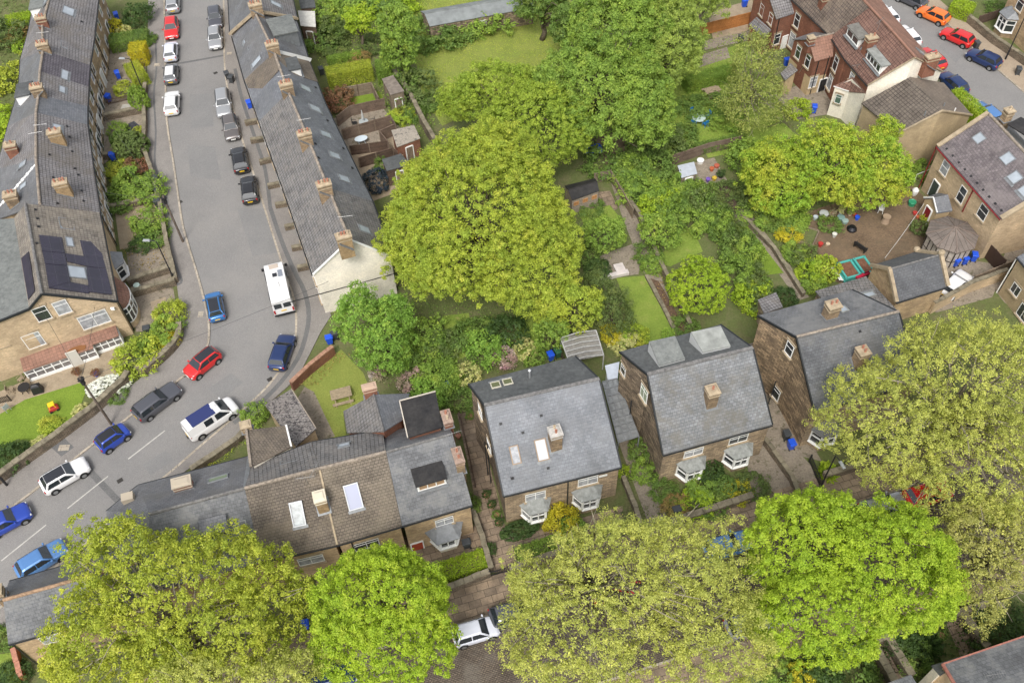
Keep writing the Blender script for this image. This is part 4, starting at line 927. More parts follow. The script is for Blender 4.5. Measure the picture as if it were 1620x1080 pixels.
ah[1].aerial(RS, (74, 66), 1.2, .1); ah[5].aerial(RS, (72, 214), 1.4, .1); ah[5].aerial(RS, (62, 222), 1.0, .2); ah[3].aerial(RS, (66, 152), 1.1, .2)
h = ah[3]; h.dormer(LS, (34, 158), 2.2, 1.6, 1.2, FELT, cols=1); ah[0].dormer(LS, (56, 22), 2.2, 1.8, 1.3, FELTG, cols=2)
# end house with solar panels
h = House('end_house', 'large pale stone end house with solar panels, white gable windows and red tiled porch roof', {'T': (40, 322, 8.8), 'P': (66, 465, 8.8), 'E0': (157, 335, 5), 'E1': (185, 477, 5), 'L0': (22, 345, 7.4), 'L1': (46, 489, 7.6), 'X0': (-60, 352, 7.2), 'X1': (-60, 532, 7.2)})
h.roof(['T', 'P', 'E1', 'E0'], TILEW); h.roof(['L0', 'L1', 'P', 'T'], TILEW); h.roof(['X0', 'X1', 'L1', 'L0'], FELTG, name='flat_roof')
h.body(['X0', 'X1', 'L1', 'P', 'E1', 'E0', 'T', 'L0'], TANL); h.ridge(['T', 'P'], RIDGED); h.verge(['X1', 'L1', 'P', 'E1'], w=.16, dz=.0); h.gutter('E0', 'E1')
RS8 = ['T', 'P', 'E1']; SOL = bricky('solar_cells', (.022, .018, .035), (.026, .02, .04), (.05, .045, .06), 1.7, 1.0, .02, None, bstr=0, rough=.25, off=0, spec=.7)
def quadpanel(h, keys, pxs, name, mat, up=.1):
    P = [h.p(k) for k in keys]; Q = [on_p(u, v, P) for u, v in pxs]; n = (P[1]-P[0]).cross(P[2]-P[0]).normalized(); n = n if n.z > 0 else -n
    return MB().slab([q+n*up for q in Q], .08).build(name, mat, h.root)
for q in ([(61, 372.5), (97, 376.5), (102, 401), (66, 398)], [(126, 381), (157, 385), (163, 410.5), (132, 407)], [(66, 398.6), (102, 401.6), (106, 421), (70.5, 418)], [(102.6, 401.6), (163, 411), (167, 425.5), (135.5, 421.8), (106, 414.5)], [(70.7, 418.7), (106, 421.7), (111, 447), (76.5, 455.7)], [(136.5, 422.8), (167.3, 426.3), (177, 467), (140, 462.5)], [(76.5, 456.2), (111, 447.4), (140, 452.5), (141, 462.5), (139, 465)]):
    quadpanel(h, RS8, q, 'solar_panel', SOL)
h.rwin(RS8, (105, 354.5), 1.65, 1.35); h.rwin(RS8, (110, 383), 1.35, .7); h.rwin(RS8, (121.5, 431), 1.6, 1.6)
quadpanel(h, ['L0', 'L1', 'P'], [(35, 409), (47, 398), (56.5, 460), (46, 474)], 'solar_panel', SOL)
h.vents(RS8, [(59, 346), (61, 359), (56, 332), (58, 385)])
F8 = ('L1', 'E1')
h.win(*F8, (66, 496), 1.25, 1.75, cols=1, top=.35); h.win(*F8, (98, 486), 1.25, 1.75, cols=1, top=.3, glass=CURTAIN); h.win(*F8, (149, 505), 2.6, 1.8, cols=2, top=.3, glass=CURTAIN); h.win(*F8, (53, 538), 1.6, 1.9, cols=1, top=.3)
h.win(*F8, (8, 590), 2.6, 1.5, cols=3, rows=2, top=0); h.win(*F8, (0, 540), 1.0, 1.4, cols=1)
# lean-to porch along the gable: red tile strip, white glazing below
q0, d, n = h.frame(*F8, (33, 568)); q1, _, _ = h.frame(*F8, (184, 517)); print('PORCH', q0, q1); q0.z += .25; q1.z += .25; w0 = q0+n*1.5-UP*.35; w1 = q1+n*1.1-UP*.3
MB().slab([q0, q1, w1, q1.lerp(q0, .28)+n*1.1-UP*.3, q1.lerp(q0, .28)+n*1.5-UP*.35, w0], .12).build('porch_roof', TILEO, h.root)
MB().slab([q0.lerp(q1, .46)+UP*.03+n*1.0-UP*.23, q0.lerp(q1, .52)+UP*.03+n*.8-UP*.18, q0.lerp(q1, .6)+UP*.03+n*.8-UP*.18, q0.lerp(q1, .66)+UP*.03+n*1.0-UP*.23, q0.lerp(q1, .64)+UP*.03+n*1.4-UP*.32, q0.lerp(q1, .5)+UP*.03+n*1.4-UP*.32], .05).build('porch_roof_patch', plain('brown_stain', (.2, .085, .03), .8), h.root)
zt = min(w0.z, w1.z)-.1; gl = MB(); gf = MB(); bs = MB()
pa, pb, pc, pd = q0+n*1.4, q0.lerp(q1, .72)+n*1.4, q0.lerp(q1, .72)+n*.95, q1+n*.95
for a, b, k in ((pa, pb, 8), (pc, pd, 4), (q0, pa, 1), (pd, q1, 1)):
    a = Vector((a.x, a.y, 0)); b = Vector((b.x, b.y, 0)); e = b-a; L = e.length; e.normalize(); nn = Vector((e.y, -e.x, 0)); zt2 = zt
    gl.obox((a+b)/2+UP*(zt2+.3)/2, e, nn, UP, L-.02, .03, zt2-.3); bs.obox((a+b)/2+UP*.15, e, nn, UP, L, .14, .3)
    for i in range(k+1): gf.obox(a+e*L*i/k+UP*(zt2+.3)/2, e, nn, UP, .09, .11, zt2-.3)
    for z in (.35, zt2*.66, zt2-.05): gf.obox((a+b)/2+UP*z, e, nn, UP, L, .1, .09)
o = gf.build('porch', WHITE, h.root); gl.build('pane', plain('porch_glass', (.16, .15, .15), .08, 0, .9, .5, 2), o); bs.build('porch_base', WHITE, o)
dq = q0.lerp(q1, .5)+n*1.45; dm = MB().obox(Vector((dq.x, dq.y, 1.05)), d, n, UP, 1.0, .12, 2.1); dm.build('porch_door', plain('pale_door', (.55, .53, .48), .4), h.root)
# side bays of the end house
h.bay('E0', 'E1', ('f', .36, 2.9), 2.2, .75, 2.5, LEAD, AW, zb=.6)
q, d, n = h.frame('E0', 'E1', ('f', .78, 2.9)); m = MB(); fm = MB(); pn = MB(); bs = MB(); pts = []
for i in range(9): a = math.pi*i/8; pts.append(q+d*(-math.cos(a)*1.9)+n*(math.sin(a)*1.0))
V = [q+d*-1.9+UP*.9, q+d*1.9+UP*.9]+[p+UP*0 for p in pts]; m.add(V, [(0, 2+i, 3+i) if i < 4 else (1, 2+i, 3+i) for i in range(8)]+[(0, 6, 1)]); m.build('bay_roof', TILEO, h.root)
for i in range(8):
    a, b = pts[i], pts[i+1]; a = Vector((a.x, a.y, 0)); b = Vector((b.x, b.y, 0)); e = (b-a); L = e.length; e.normalize(); nn = Vector((e.y, -e.x, 0))
    bs.obox((a+b)/2+UP*.4, e, nn, UP, L, .1, .8); pn.obox((a+b)/2+UP*1.8, e, nn, UP, L, .03, 2.0); fm.obox(a+UP*1.8, e, nn, UP, .1, .12, 2.0)
    for z in (.85, 2.1, 2.78): fm.obox((a+b)/2+UP*z, e, nn, UP, L, .1, .1)
o = fm.build('bow_window', WHITE, h.root); pn.build('pane', GLASS, o); bs.build('bow_window_base', TANL, o)
q, d, n = h.frame('E0', 'E1', ('f', .99, 2.4)); MB().tube([(q.x-d.x*.5+n.x*.1, q.y-d.y*.5+n.y*.1, 0), (q.x-d.x*.5+n.x*.1, q.y-d.y*.5+n.y*.1, 4.8)], .055, 6).build('drainpipe', GUTTER, h.root)
q, d, n = h.frame(*F8, (178, 487)); MB().box((q.x+n.x*.1, q.y+n.y*.1, q.z), .35, .15, .3).build('alarm_box', WHITE, h.root)

# --- terrace B
Bb = {'c0': ((367, 57), (404, 21), (466, 22)), 'c1': ((387, 127), (434, 83), (489, 97)), 'c2': ((400, 158), (442, 112), (503, 128)), 'c3': ((410, 192), (456, 145), (514, 163)), 'c4': ((437, 267), (487, 219), (550, 238)), 'c5': ((463, 341), (519, 297), (589, 318)), 'c6': ((495, 434), (553, 379), (620, 404))}
GB = 'houses of the middle terrace row'; TILEM2 = bricky('mottled_concrete_tile', (.205, .2, .198), (.16, .155, .153), (.055, .05, .046), .33, .33, .02, (.21, .195, .18), .7, .9, .9, .7, off=0, sscale=1.0)
bh = {}
for k0, k1, lb, rf in (('c0', 'c1', 'slate terraced house with grey flat dormer and three left slope roof windows', (SLATED, SLATED)), ('c1', 'c3', 'terraced house with a brown tiled top strip and slate below in the middle row', (SLATE, SLATE)), ('c3', 'c4', 'terraced house with smooth dark blue right slope beside the shed gardens', (TILEM2, SLATE)), ('c4', 'c5', 'terraced house with blue-grey roof and three pale skylights in the middle row', (TILEM2, SLATE)), ('c5', 'c6', 'end of terrace with dark mossy brown roof and blank cream gable wall', (TILEM2, TILEM2))):
    h = terr('terraced_house', lb, Bb[k0], Bb[k1], 6, 9.25, 5.7, rf, AW if k0 != 'c5' else CREAM, GB); bh[k0] = h
    for k in range(3):
        h.win('L0', 'L1', fr(0, 0, (k+.5)/3, 4.2), 1.1, 1.5); h.win('E0', 'E1', fr(0, 0, (k+.5)/3, 3.9), 1.1, 1.4)
        if k != 1: h.win('L0', 'L1', fr(0, 0, (k+.5)/3, 1.5), 1.1, 1.5); h.win('E0', 'E1', fr(0, 0, (k+.5)/3, 1.5), 1.2, 1.4)
        else: h.door('L0', 'L1', ('f', .5, 1.05), .95, 2.1, plain('door_green', (.03, .1, .06), .4)); h.door('E0', 'E1', ('f', .5, 1.05), .95, 2.1, plain('door_blue', (.03, .05, .12), .4))
h = bh['c1']; h.V['m0'] = Vector(G(400, 158, 6)); h.V['m1'] = Vector(G(441.5, 111, 9.25)); h.V['m2'] = Vector(G(503, 130, 5.7))
h.roof(['L0', 'm0', 'm1', 'R0'], TILEB, 'roof_top_strip', .05, .05); h.roof(['R0', 'm1', 'm2', 'E0'], TILEB, 'roof_top_strip', .05, .05)
h.dormer(RS, (474, 113), 2.1, 1.9, 1.1, FELT, cols=1)
h.aerial(RS, (452, 130), .8, .2); bh['c3'].aerial(RS, (483, 200), .9, .2)
bh['c0'].rwin(LS, (392, 61), .8, 1.5); bh['c0'].rwin(LS, (397, 73), .7, 1.1); bh['c0'].rwin(LS, (406, 98), .9, 1.6)
bh['c0'].V.update({'d0': G(420, 31, 9.0), 'd1': G(461, 22, 8.2), 'd2': G(472, 49, 8.2), 'd3': G(433, 57, 9.0)}); bh['c0'].roof(['d0', 'd1', 'd2', 'd3'], FELTG, 'dormer_roof'); bh['c0'].body(['d1', 'd2', 'd3', 'd0'], LEAD, z0=5.8)
bh['c0'].coping(['E1', 'R1'], WHITE, .12, 1.2, 'rendered_party_upstand', -.3)
b = bh['c0']; b.V.update({'w0': G(449, 84, 6.6), 'w1': G(483, 77, 5.6), 'w2': G(488, 99, 5.6)}); MB().slab([b.p('w0'), b.p('w1'), b.p('w2')], .2).build('dormer_cheek', WHITE, b.root)
for k, pxs in (('c1', [(483, 140, 1.0, 1.3)]), ('c3', [(498, 172, 1.1, 1.4), (515, 213, 1.0, 1.4)]), ('c4', [(529, 246, 1.0, 1.3), (544, 283, 1.0, 1.3)]), ('c5', [(560, 320, 1.0, 1.2), (576, 363, 1.0, 1.3)])):
    for u, v, w, l in pxs: bh[k].rwin(RS, (u, v), w, l)
bh['c1'].vents(RS, [(499, 139)]); bh['c3'].vents(RS, [(518, 191), (499, 228)]); bh['c4'].vents(RS, [(489+15, 250), (557, 266), (543, 235)])
for k, px, mt in (('c0', (433, 82), CHST), ('c1', (455, 145), CHST), ('c3', (484, 223), CHST), ('c4', (515, 303), CHST), ('c5', (546, 385), MATS['golden_stone'])):
    bh[k].chim(['R0', 'R1', 'E1'], px, 1.5, .8, 1.25, mt, 4, pmat=TERRA, rz=math.radians(18), base=1.6)
bh['c5'].coping(['L1', 'R1', 'E1'], WHITE, .16, .12, 'barge_board', -.02); bh['c5'].aerial(RS, (548, 352), .8, .1)
q, d, n = bh['c5'].frame('L1', 'E1', (540, 455)); MB().obox(q+n*.06, d, n, UP, 10.6, .05, .07).build('cable', GUTTER, bh['c5'].root)
h = terr('terraced_house', 'top end terraced house with brown-red right slope and stone coping above the slate house', ((358, -60), (388, -66), (452, -50)), ((364, 54), (405, 18), (470, 30)), 6.2, 9.6, 5.9, (SLATED, TILEG), AW, GB)
h.coping(['L1', 'R1', 'E1'], STONE_TRIM, .55, .25); h.chim(RS, (406, 17), 1.6, .8, 1.0, CHST, 4, base=1.5); h.rwin(RS, (436, 7), .9, 1.4); h.rwin(LS, (378, 8), .8, 1.3)
# front forecourt walls of the terrace
for i, (a, b) in enumerate((((389, 200), (412, 196)), ((398, 228), (424, 224)), ((412, 262), (436, 256)), ((425, 300), (448, 295)), ((437, 330), (460, 326)), ((452, 365), (476, 360)), ((463, 398), (488, 393)), ((472, 430), (500, 424)))):
    wallline('forecourt_wall', 'low forecourt wall of the middle terrace, '+['first', 'second', 'third', 'fourth', 'fifth', 'sixth', 'seventh', 'lowest'][i]+' from the top', [a, b], .75, .3, group='forecourt walls of the middle terrace')

# --- C row
def mans(name, label, V, rm, bm, wall_l, wall_f, front_cover=None):
    h = House(name, label, V); h.roof(['ML', 'FL', 'FR', 'MR'], rm); h.roof(['BL', 'ML', 'MR', 'BR'], bm, 'back_roof')
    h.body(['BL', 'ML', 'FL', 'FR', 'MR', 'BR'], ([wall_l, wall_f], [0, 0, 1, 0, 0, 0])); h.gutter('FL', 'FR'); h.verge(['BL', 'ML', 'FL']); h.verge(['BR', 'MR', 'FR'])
    m = MB(); m.bar(h.p('ML')+UP*.04, h.p('MR')+UP*.04, .3, .08); m.build('ridge_lead', RIDGED, h.root); return h
FS = ['ML', 'FL', 'FR']; BS = ['BL', 'ML', 'MR']
D = mans('detached_house', 'tall gabled stone house with pale blue slate front slope and two white roof windows', {'BL': (741, 607, 8.6), 'BR': (910, 563, 8.6), 'ML': (766, 641, 9.6), 'MR': (948, 599, 9.6), 'FL': (796, 784, 5), 'FR': (983, 738, 5)}, SLATEL, FELT, DARKST, bricky('worn_tan_stone', (.50, .38, .25), (.28, .21, .145), (.16, .13, .09), .48, .21, .014, (.16, .125, .09), .6, big=.8, sscale=1.2))
WT = MATS['worn_tan_stone']
D.rwin(FS, (815, 719), .75, 1.5, glass=CURTAIN, fmat=plain('rooflight_frame', (.3, .22, .15), .6)); D.rwin(FS, (857, 711), .95, 1.75, glass=plain('blind_glass', (.5, .52, .55), .3), fmat=MATS['rooflight_frame'])
D.vents(FS, [(792, 670), (827, 684), (810, 756), (856, 657), (867, 740), (811, 756)]); D.rwin(BS, (784, 609), .8, .8, fmat=plain('cream_frame', (.5, .47, .38), .5), glass=plain('olive_glass', (.12, .13, .06), .2)); D.rwin(BS, (803, 604), .8, .8, fmat=MATS['cream_frame'], glass=MATS['olive_glass'])
D.chim(FS, (878, 702), 1.05, 1.05, 2.4, CHST, 2, base=1.5, capmat=plain('grey_cap', (.42, .4, .37), .8, 0, .2, .2, 4)); q = on_p(838, 597, [D.p(k) for k in BS]); MB().tube([q, q+UP*.9], .09, 10).lathe(q+UP*.9, [(.13, 0), (.13, .15), (.02, .22)]).build('flue', plain('steel', (.55, .56, .57), .3, .7), D.root)
D.aerial(FS, (868, 688), 1.6, .2)
D.win('FL', 'FR', (847, 784), 1.7, 1.2, glass=CURTAIN); D.win('FL', 'FR', (930, 760), 1.7, 1.2, glass=CURTAIN)
D.bay('FL', 'FR', (847, 803), 2.3, .9, 2.5, plain('weathered_lead', (.24, .25, .24), .7, 0, .3, .3, 3), WT, hr=.45); D.bay('FL', 'FR', (928, 780), 2.3, .9, 2.5, MATS['weathered_lead'], WT, hr=.45)
D.pipe('FL', 'FR', (897, 790), 4.8); D.pipe('BL', 'FL', (773, 705), 6.5); D.pipe('BL', 'FL', (768, 690), 5.5)
D.win('BL', 'FL', (760, 650), .9, 1.4, cols=1); D.win('BL', 'FL', (774, 705), .9, 1.4, cols=1); q, d, n = D.frame('FL', 'FR', (954, 752)); MB().obox(q+n*.02, d, n, UP, .7, .04, .25).build('name_plaque', WHITE, D.root)
E_ = mans('detached_house', 'tall gabled stone house with two wedge dormers behind its slate ridge', {'BL': (980, 556, 8.6), 'BR': (1140, 513, 8.6), 'ML': (1024, 592, 9.6), 'MR': (1191, 550, 9.6), 'FL': (1048.6, 719, 5), 'FR': (1222, 671, 5)}, bricky('patched_slate', (.225, .235, .25), (.165, .17, .175), (.10, .105, .11), .34, .26, .014, (.155, .145, .125), .7, .7, .5, .6, sscale=.5), FELT, DARKST, WT)
E_.chim(FS, (1123, 635), 1.0, 1.0, 2.1, CHST, 1, base=1.5)
def wedge(h, px4, z, nm='wedge_dormer', rm=FELTG):   # flat lid rising to the back over white cheeks
    P = [G(*p, zz) for p, zz in zip(px4, z)]; m = MB(); m.slab(P, .1); o = m.build('dormer_roof', rm, h.root)
    c = MB(); Q = [p-UP*.1 for p in P]; b = [Vector((p.x, p.y, h.p('BL').z-.1+.0)) for p in P]
    c.add(Q+b, [(0, 1, 5, 4), (1, 2, 6, 5), (2, 3, 7, 6), (3, 0, 4, 7)]); c.build('dormer_cheek', plain('cheek_white', (.45, .46, .46), .6), o)
wedge(E_, [(1027, 540), (1068, 531), (1084, 567), (1043, 578)], (10.2, 10.2, 9.66, 9.66)); wedge(E_, [(1093, 525), (1140, 515), (1156, 547), (1112, 557)], (10.2, 10.2, 9.66, 9.66), rm=plain('white_grey_felt', (.24, .25, .235), .8, 0, .2, .25, 1.5))
E_.win('FL', 'FR', (1097, 715), 1.7, 1.1); E_.win('FL', 'FR', (1168, 694), 1.7, 1.1); E_.bay('FL', 'FR', (1092, 733), 2.3, .9, 2.5, MATS['weathered_lead'], WT, hr=.45); E_.bay('FL', 'FR', (1166, 713), 2.3, .9, 2.5, MATS['weathered_lead'], WT, hr=.45)
E_.win('BL', 'FL', (1019, 622), 1.1, 1.7, cols=2, glass=plain('pale_green_blind', (.3, .36, .26), .3)); E_.win('BL', 'FL', (986, 585), .8, 1.2, cols=1); E_.pipe('BL', 'FL', (1000, 640), 5.0)
F_ = mans('detached_house', 'large dark stone house half hidden by the olive tree with black verge and two chimneys', {'BL': (1199, 499, 8.6), 'BR': (1348, 458, 8.6), 'ML': (1260, 533, 9.6), 'MR': (1422, 493, 9.6), 'FL': (1288, 650, 5.9), 'FR': (1455, 604, 5.9)}, SLATED if False else bricky('charcoal_slate', (.145, .152, .165), (.105, .11, .12), (.06, .062, .068), .32, .25, .012, (.17, .165, .155), .5, .65, .5, .5), bricky('worn_grey_slate', (.155, .16, .168), (.12, .123, .128), (.075, .077, .08), .32, .25, .012, (.2, .2, .195), .6, .7, .4, .6), bricky('brown_rubble', (.50, .365, .225), (.20, .145, .10), (.14, .11, .075), .55, .25, .022, (.11, .085, .06), .45, big=.9, bstr=.8, sscale=1.4), WT)
F_.chim(BS, (1312, 500), 1.2, .95, 1.9, CHST, 2, base=1.2); F_.chim(FS, (1357, 575), 1.0, 1.0, 2.2, CHST, 2, base=1.5); F_.win('BL', 'FL', (1249, 552), .9, 1.5, cols=1, top=.4); F_.win('BL', 'FL', (1228, 622), .9, 1.5, cols=1)
F_.bay('FL', 'FR', (1307, 672), 2.4, .9, 2.6, MATS['charcoal_slate'], WT); F_.rwin(BS, (1334, 489), .7, .8, fmat=MATS['weathered_lead']); F_.pipe('BL', 'FL', (1216, 640), 4); F_.vents(FS, [(1360, 524)])
F_.ridge(['ML', 'MR'])
# C3
rl, rr_ = G(611, 715, 8.4), G(716, 686, 8.4)
C3 = House('terraced_house', 'end terrace with grey slate roof, black-lidded dormer and red front door', {'FL': (636, 831, 5), 'FR': (747, 798, 5), 'RL': rl, 'RR': rr_, 'BL': rl+E2*3.6-UP*2.9, 'BR': rr_+E2*3.6-UP*2.9}, group='houses of the street row behind the trees')
CGR = 'houses of the street row behind the trees'
SL3 = bricky('soft_grey_slate', (.17, .175, .185), (.13, .134, .142), (.085, .088, .093), .34, .26, .013, (.2, .2, .195), .6, .7, .4, .6, sscale=.6)
C3.roof(['RL', 'FL', 'FR', 'RR'], SL3); C3.roof(['BL', 'RL', 'RR', 'BR'], SL3); C3.body(['BL', 'RL', 'FL', 'FR', 'RR', 'BR'], TAN); C3.ridge(['RL', 'RR'], RIDGED, .1); C3.gutter('FL', 'FR')
C3.dormer(['RL', 'FL', 'FR'], (684, 771), 2.3, 3.6, 1.0, FELTB, cols=3, front=plain('tan_blind', (.33, .21, .11), .3), rise=.1)
C3.V.update({'a': G(632, 634, 8.1), 'b': G(689, 619, 8.1), 'c': G(700, 675, 8.1), 'd': G(645, 692, 8.1)}); C3.roof(['a', 'b', 'c', 'd'], FELTB, 'flat_roof'); C3.body(['a', 'b', 'c', 'd'], REDBR); C3.coping(['d', 'a', 'b'], plain('pale_edging', (.5, .45, .38), .6), .09, .1, 'roof_edging', .02)
C3.win('FL', 'FR', (703, 824), 1.5, 1.1, glass=CURTAIN); C3.bay('FL', 'FR', (703, 838), 2.4, .95, 2.45, LEAD, CREAM, over=.4, hr=.45); C3.door('FL', 'FR', (661, 866), .9, 2.0, plain('red_door', (.35, .06, .03), .5))
C3.chim(None, (727, 738, 6.3), .75, 1.5, 2.2, CHST, 2, base=1.5, capmat=plain('pinkish_cap', (.30, .22, .175), .85, 0, .2, .25, 4)); C3.chim(None, (708, 668, 7.6), .75, 1.3, 1.0, REDBR, 2, base=2.5, capmat=MATS['pinkish_cap']); C3.aerial(['RL', 'FL', 'FR'], (718, 700), 1.4, .3)
# slate and tile rear wing
W = House('rear_wing', 'rear wing with tiled left slope, slate right slope and red brick chimney', {'l0': (543, 650, 5), 'l1': (549, 684, 5), 'r0': (591, 624, 7.4), 'r1': (607, 682, 7.6), 'e0': (648, 622, 5.6), 'e1': (636, 664, 6.4)}, 'house wing')
W.roof(['l0', 'l1', 'r1', 'r0'], TILEM2); W.roof(['r0', 'r1', 'e1', 'e0'], SLATE); W.body(['l0', 'l1', 'r1', 'e1', 'e0', 'r0'], REDBR); W.chim(None, (588, 628, 6.6), 1.25, .6, 1.9, REDBR, 0, base=1.5, capmat=plain('worn_cap', (.42, .3, .22), .8)); W.ridge(['r0', 'r1'], RIDGED, .08)
# C2
for nm, lb, a, b, ra, rb_, ba, bb, rm in (('C2a', 'brown tiled terraced house with an open roof window left of the white-capped chimney', (414, 888), (533, 861), (387, 772), (505, 741), (397, 737), (492, 699), TILEB), ('C2b', 'brown tiled terraced house with bright skylight beside its slate roofed neighbour', (533.4, 860.9), (635.5, 831), (505.4, 740.9), (610.5, 714.7), (492.4, 698.9), (605, 680), bricky('brown_tile_light', (.20, .168, .135), (.165, .14, .113), (.09, .075, .06), .3, .23, .02, (.26, .22, .165), .4, .9, .8, .6))):
    h = House('terraced_house', lb, {'FL': (*a, 5), 'FR': (*b, 5), 'RL': (*ra, 8.4), 'RR': (*rb_, 8.4), 'BL': (*ba, 6.2), 'BR': (*bb, 6.2)}, group=CGR)
    h.roof(['RL', 'FL', 'FR', 'RR'], rm); h.roof(['BL', 'RL', 'RR', 'BR'], TILEM2); h.body(['BL', 'RL', 'FL', 'FR', 'RR', 'BR'], TAN); h.ridge(['RL', 'RR']); h.gutter('FL', 'FR'); h.gutter('BL', 'BR')
    FC = ['RL', 'FL', 'FR']; BC = ['BL', 'RL', 'RR']
    if nm == 'C2a':
        h.rwin(FC, (471, 812), 1.0, 1.9, up=.2, glass=plain('grey_blind', (.22, .25, .26), .15, 0, .8, .5, 2), fmat=plain('pale_frame', (.5, .52, .55), .4)); h.rwin(BC, (457, 731), 1.4, .6, up=.1); h.chim(FC, (511, 800), .95, 1.0, 1.9, MATS['golden_stone'], 0, base=1.5, capmat=plain('cream_cap', (.6, .54, .42), .7)); h.win('FL', 'FR', (492, 885), 2.0, 1.2); h.aerial(FC, (487, 765), 1.0, .1); h.aerial(FC, (500, 752), .9, 1.2)
    else:
        h.rwin(FC, (559, 785), 1.15, 2.0, up=.15, glass=plain('violet_glass', (.34, .36, .47), .15), fmat=MATS['pale_frame']); h.rwin(BC, (544, 705), 1.0, .6, up=.1); h.win('FL', 'FR', (580, 861), 2.0, 1.2); h.pipe('FL', 'FR', (560, 868), 4.7)
        h.coping(['FL', 'RL'], STONE_TRIM, .14, .12, 'roof_verge', .03)
W2 = House('rear_wing', 'brown tiled rear wing with pale verge above the lichened outbuilding', {'a': (390, 680, 6.8), 'b': (397, 738, 7.2), 'c': (461, 706, 6.0), 'd': (453, 673, 5.6)}, 'house wing')
W2.roof(['a', 'b', 'c', 'd'], TILEB); W2.body(['a', 'b', 'c', 'd'], CREAM); W2.coping(['a', 'b'], RIDGE, .2, .14); W2.coping(['c', 'd'], WHITE, .14, .12, 'verge'); W2.chim(None, (392, 680, 6.2), .9, .7, 1.0, CHST, 0, base=1)
# C1
h = House('terraced_house', 'dark slate roofed house by the road bend with hipped end behind the gold-green tree', {'H0': (168, 808, 5), 'B0': (218, 767, 5), 'B1': (395, 721, 5.2), 'R0': (237, 813, 8.0), 'R1': (388, 772, 8.2), 'F1': (414, 888.5, 5), 'F0': (222, 940, 5), 'H1': (172, 842, 5)}, group=CGR)
h.roof(['B0', 'R0', 'R1', 'B1'], SLATED); h.roof(['R0', 'F0', 'F1', 'R1'], SL3); h.roof(['B0', 'H0', 'R0'], SLATED); h.roof(['H0', 'H1', 'F0', 'R0'], SLATED); h.body(['B0', 'H0', 'H1', 'F0', 'F1', 'B1'], TAN); h.ridge(['R0', 'R1'], RIDGED); h.gutter('B0', 'B1'); h.gutter('H0', 'B0')
h.chim(['B0', 'R0', 'R1'], (292, 771), 1.6, .9, 1.1, REDBR, 0, base=1.2, capmat=plain('mortar_cap', (.42, .36, .28), .8)); h.rwin(['B0', 'R0', 'R1'], (345, 757), 1.6, .7, glass=MATS['green_glass']); h.rwin(['R0', 'F0', 'F1'], (385, 834), .6, 1.1, glass=GLASS, fmat=MATS['weathered_lead']); h.dormer(['R0', 'F0', 'F1'], (345, 852), 1.8, 1.2, 1.1, SLATED, cols=2)
h.coping(['R1', 'B1'], LEAD, .35, .06, 'valley_lead', .0)
p = G(206, 792, 5.5); MB().box((p.x, p.y, 5.6), .9, .7, 1.4, rz=TH).build('low_chimney', MATS['mortar_cap'], h.root)
# C0
h = House('terraced_house', 'slate roofed house at the bottom left corner with white windows under its eaves', {'B0': (14, 919, 5), 'B1': (215, 862, 5), 'R0': (5, 949, 7.3), 'R1': (215, 890, 7.3), 'F0': (13, 1018, 5), 'F1': (225, 958, 5), 'b0': (-60, 935, 5), 'r0': (-60, 962, 7.2), 'f0': (-60, 1032, 5)}, group=CGR)
h.roof(['B0', 'R0', 'R1', 'B1'], SLATED); h.roof(['R0', 'F0', 'F1', 'R1'], SL3); h.ridge(['R0', 'R1'], TERRA if False else plain('rusty_ridge', (.3, .2, .13), .85, 0, .2, .4, 4)); h.body(['B0', 'R0', 'F0', 'F1', 'R1', 'B1'], TAN); h.gutter('F0', 'F1'); h.gutter('B0', 'B1'); h.win('F0', 'F1', (83, 1009), 1.6, 1.3); h.win('F0', 'F1', (92, 1033), 1.0, 1.4, cols=1)
for q, L in (((60, 1030), 1), ((-5, 1), 0)):
    if L: h.pipe('F0', 'F1', (36, 1030), 4.8)
h.chim(None, (1, 940, 7.0), .8, .8, .9, CHST, 0)
# outbuilding with lichened roof
OB = House('outbuilding', 'stone outbuilding with lichen-speckled stone slate roof by the road wall', {'a': (419, 640, 3.0), 'b': (461, 615, 3.0), 'c': (500, 677, 3.3), 'd': (468, 706, 3.3)}, 'outbuilding')
OB.roof(['a', 'b', 'c', 'd'], MOSSR); OB.body(['a', 'b', 'c', 'd'], TANL); OB.verge(['b', 'c'], plain('old_timber', (.3, .25, .2), .8), .08)
# --- G outbuilding
Gh = House('coach_house', 'small slate roofed stone coach house with curled parapet gables beside the yard', {'R0': (1407, 426, 5.6), 'R1': (1488, 403, 5.6), 'F0': (1418, 478, 3.6), 'F1': (1499, 453, 3.6), 'B0': (1378, 420, 3.6), 'B1': (1449, 398, 3.6)}, 'outbuilding')
Gh.roof(['R0', 'F0', 'F1', 'R1'], bricky('new_dark_slate', (.125, .13, .14), (.1, .104, .112), (.06, .062, .068), .34, .26, .012, None, bstr=.35, rough=.6)); Gh.roof(['B0', 'R0', 'R1', 'B1'], MATS['new_dark_slate']); Gh.body(['B0', 'R0', 'F0', 'F1', 'R1', 'B1'], TAN); Gh.coping(['B0', 'R0', 'F0'], STONE_TRIM, .32, .3); Gh.coping(['B1', 'R1', 'F1'], SOOTTRIM if False else STONE_TRIM, .35, .34); Gh.ridge(['R0', 'R1'], RIDGED, .08); Gh.gutter('F0', 'F1')
for k in ('B1', 'R1'): q = Gh.p(k); MB().lathe((q.x, q.y, q.z+.1), [(.2, 0), (.32, .15), (.3, .35), (.1, .5)], 10).build('finial', STONE_TRIM, Gh.root)
LT = House('lean_to', 'low dark lean-to roof joining the coach house and the large dark stone house', {'a': (1290, 460, 3.0), 'b': (1370, 437, 3.0), 'c': (1418, 489, 3.4), 'd': (1340, 520, 3.4)}, 'outbuilding')
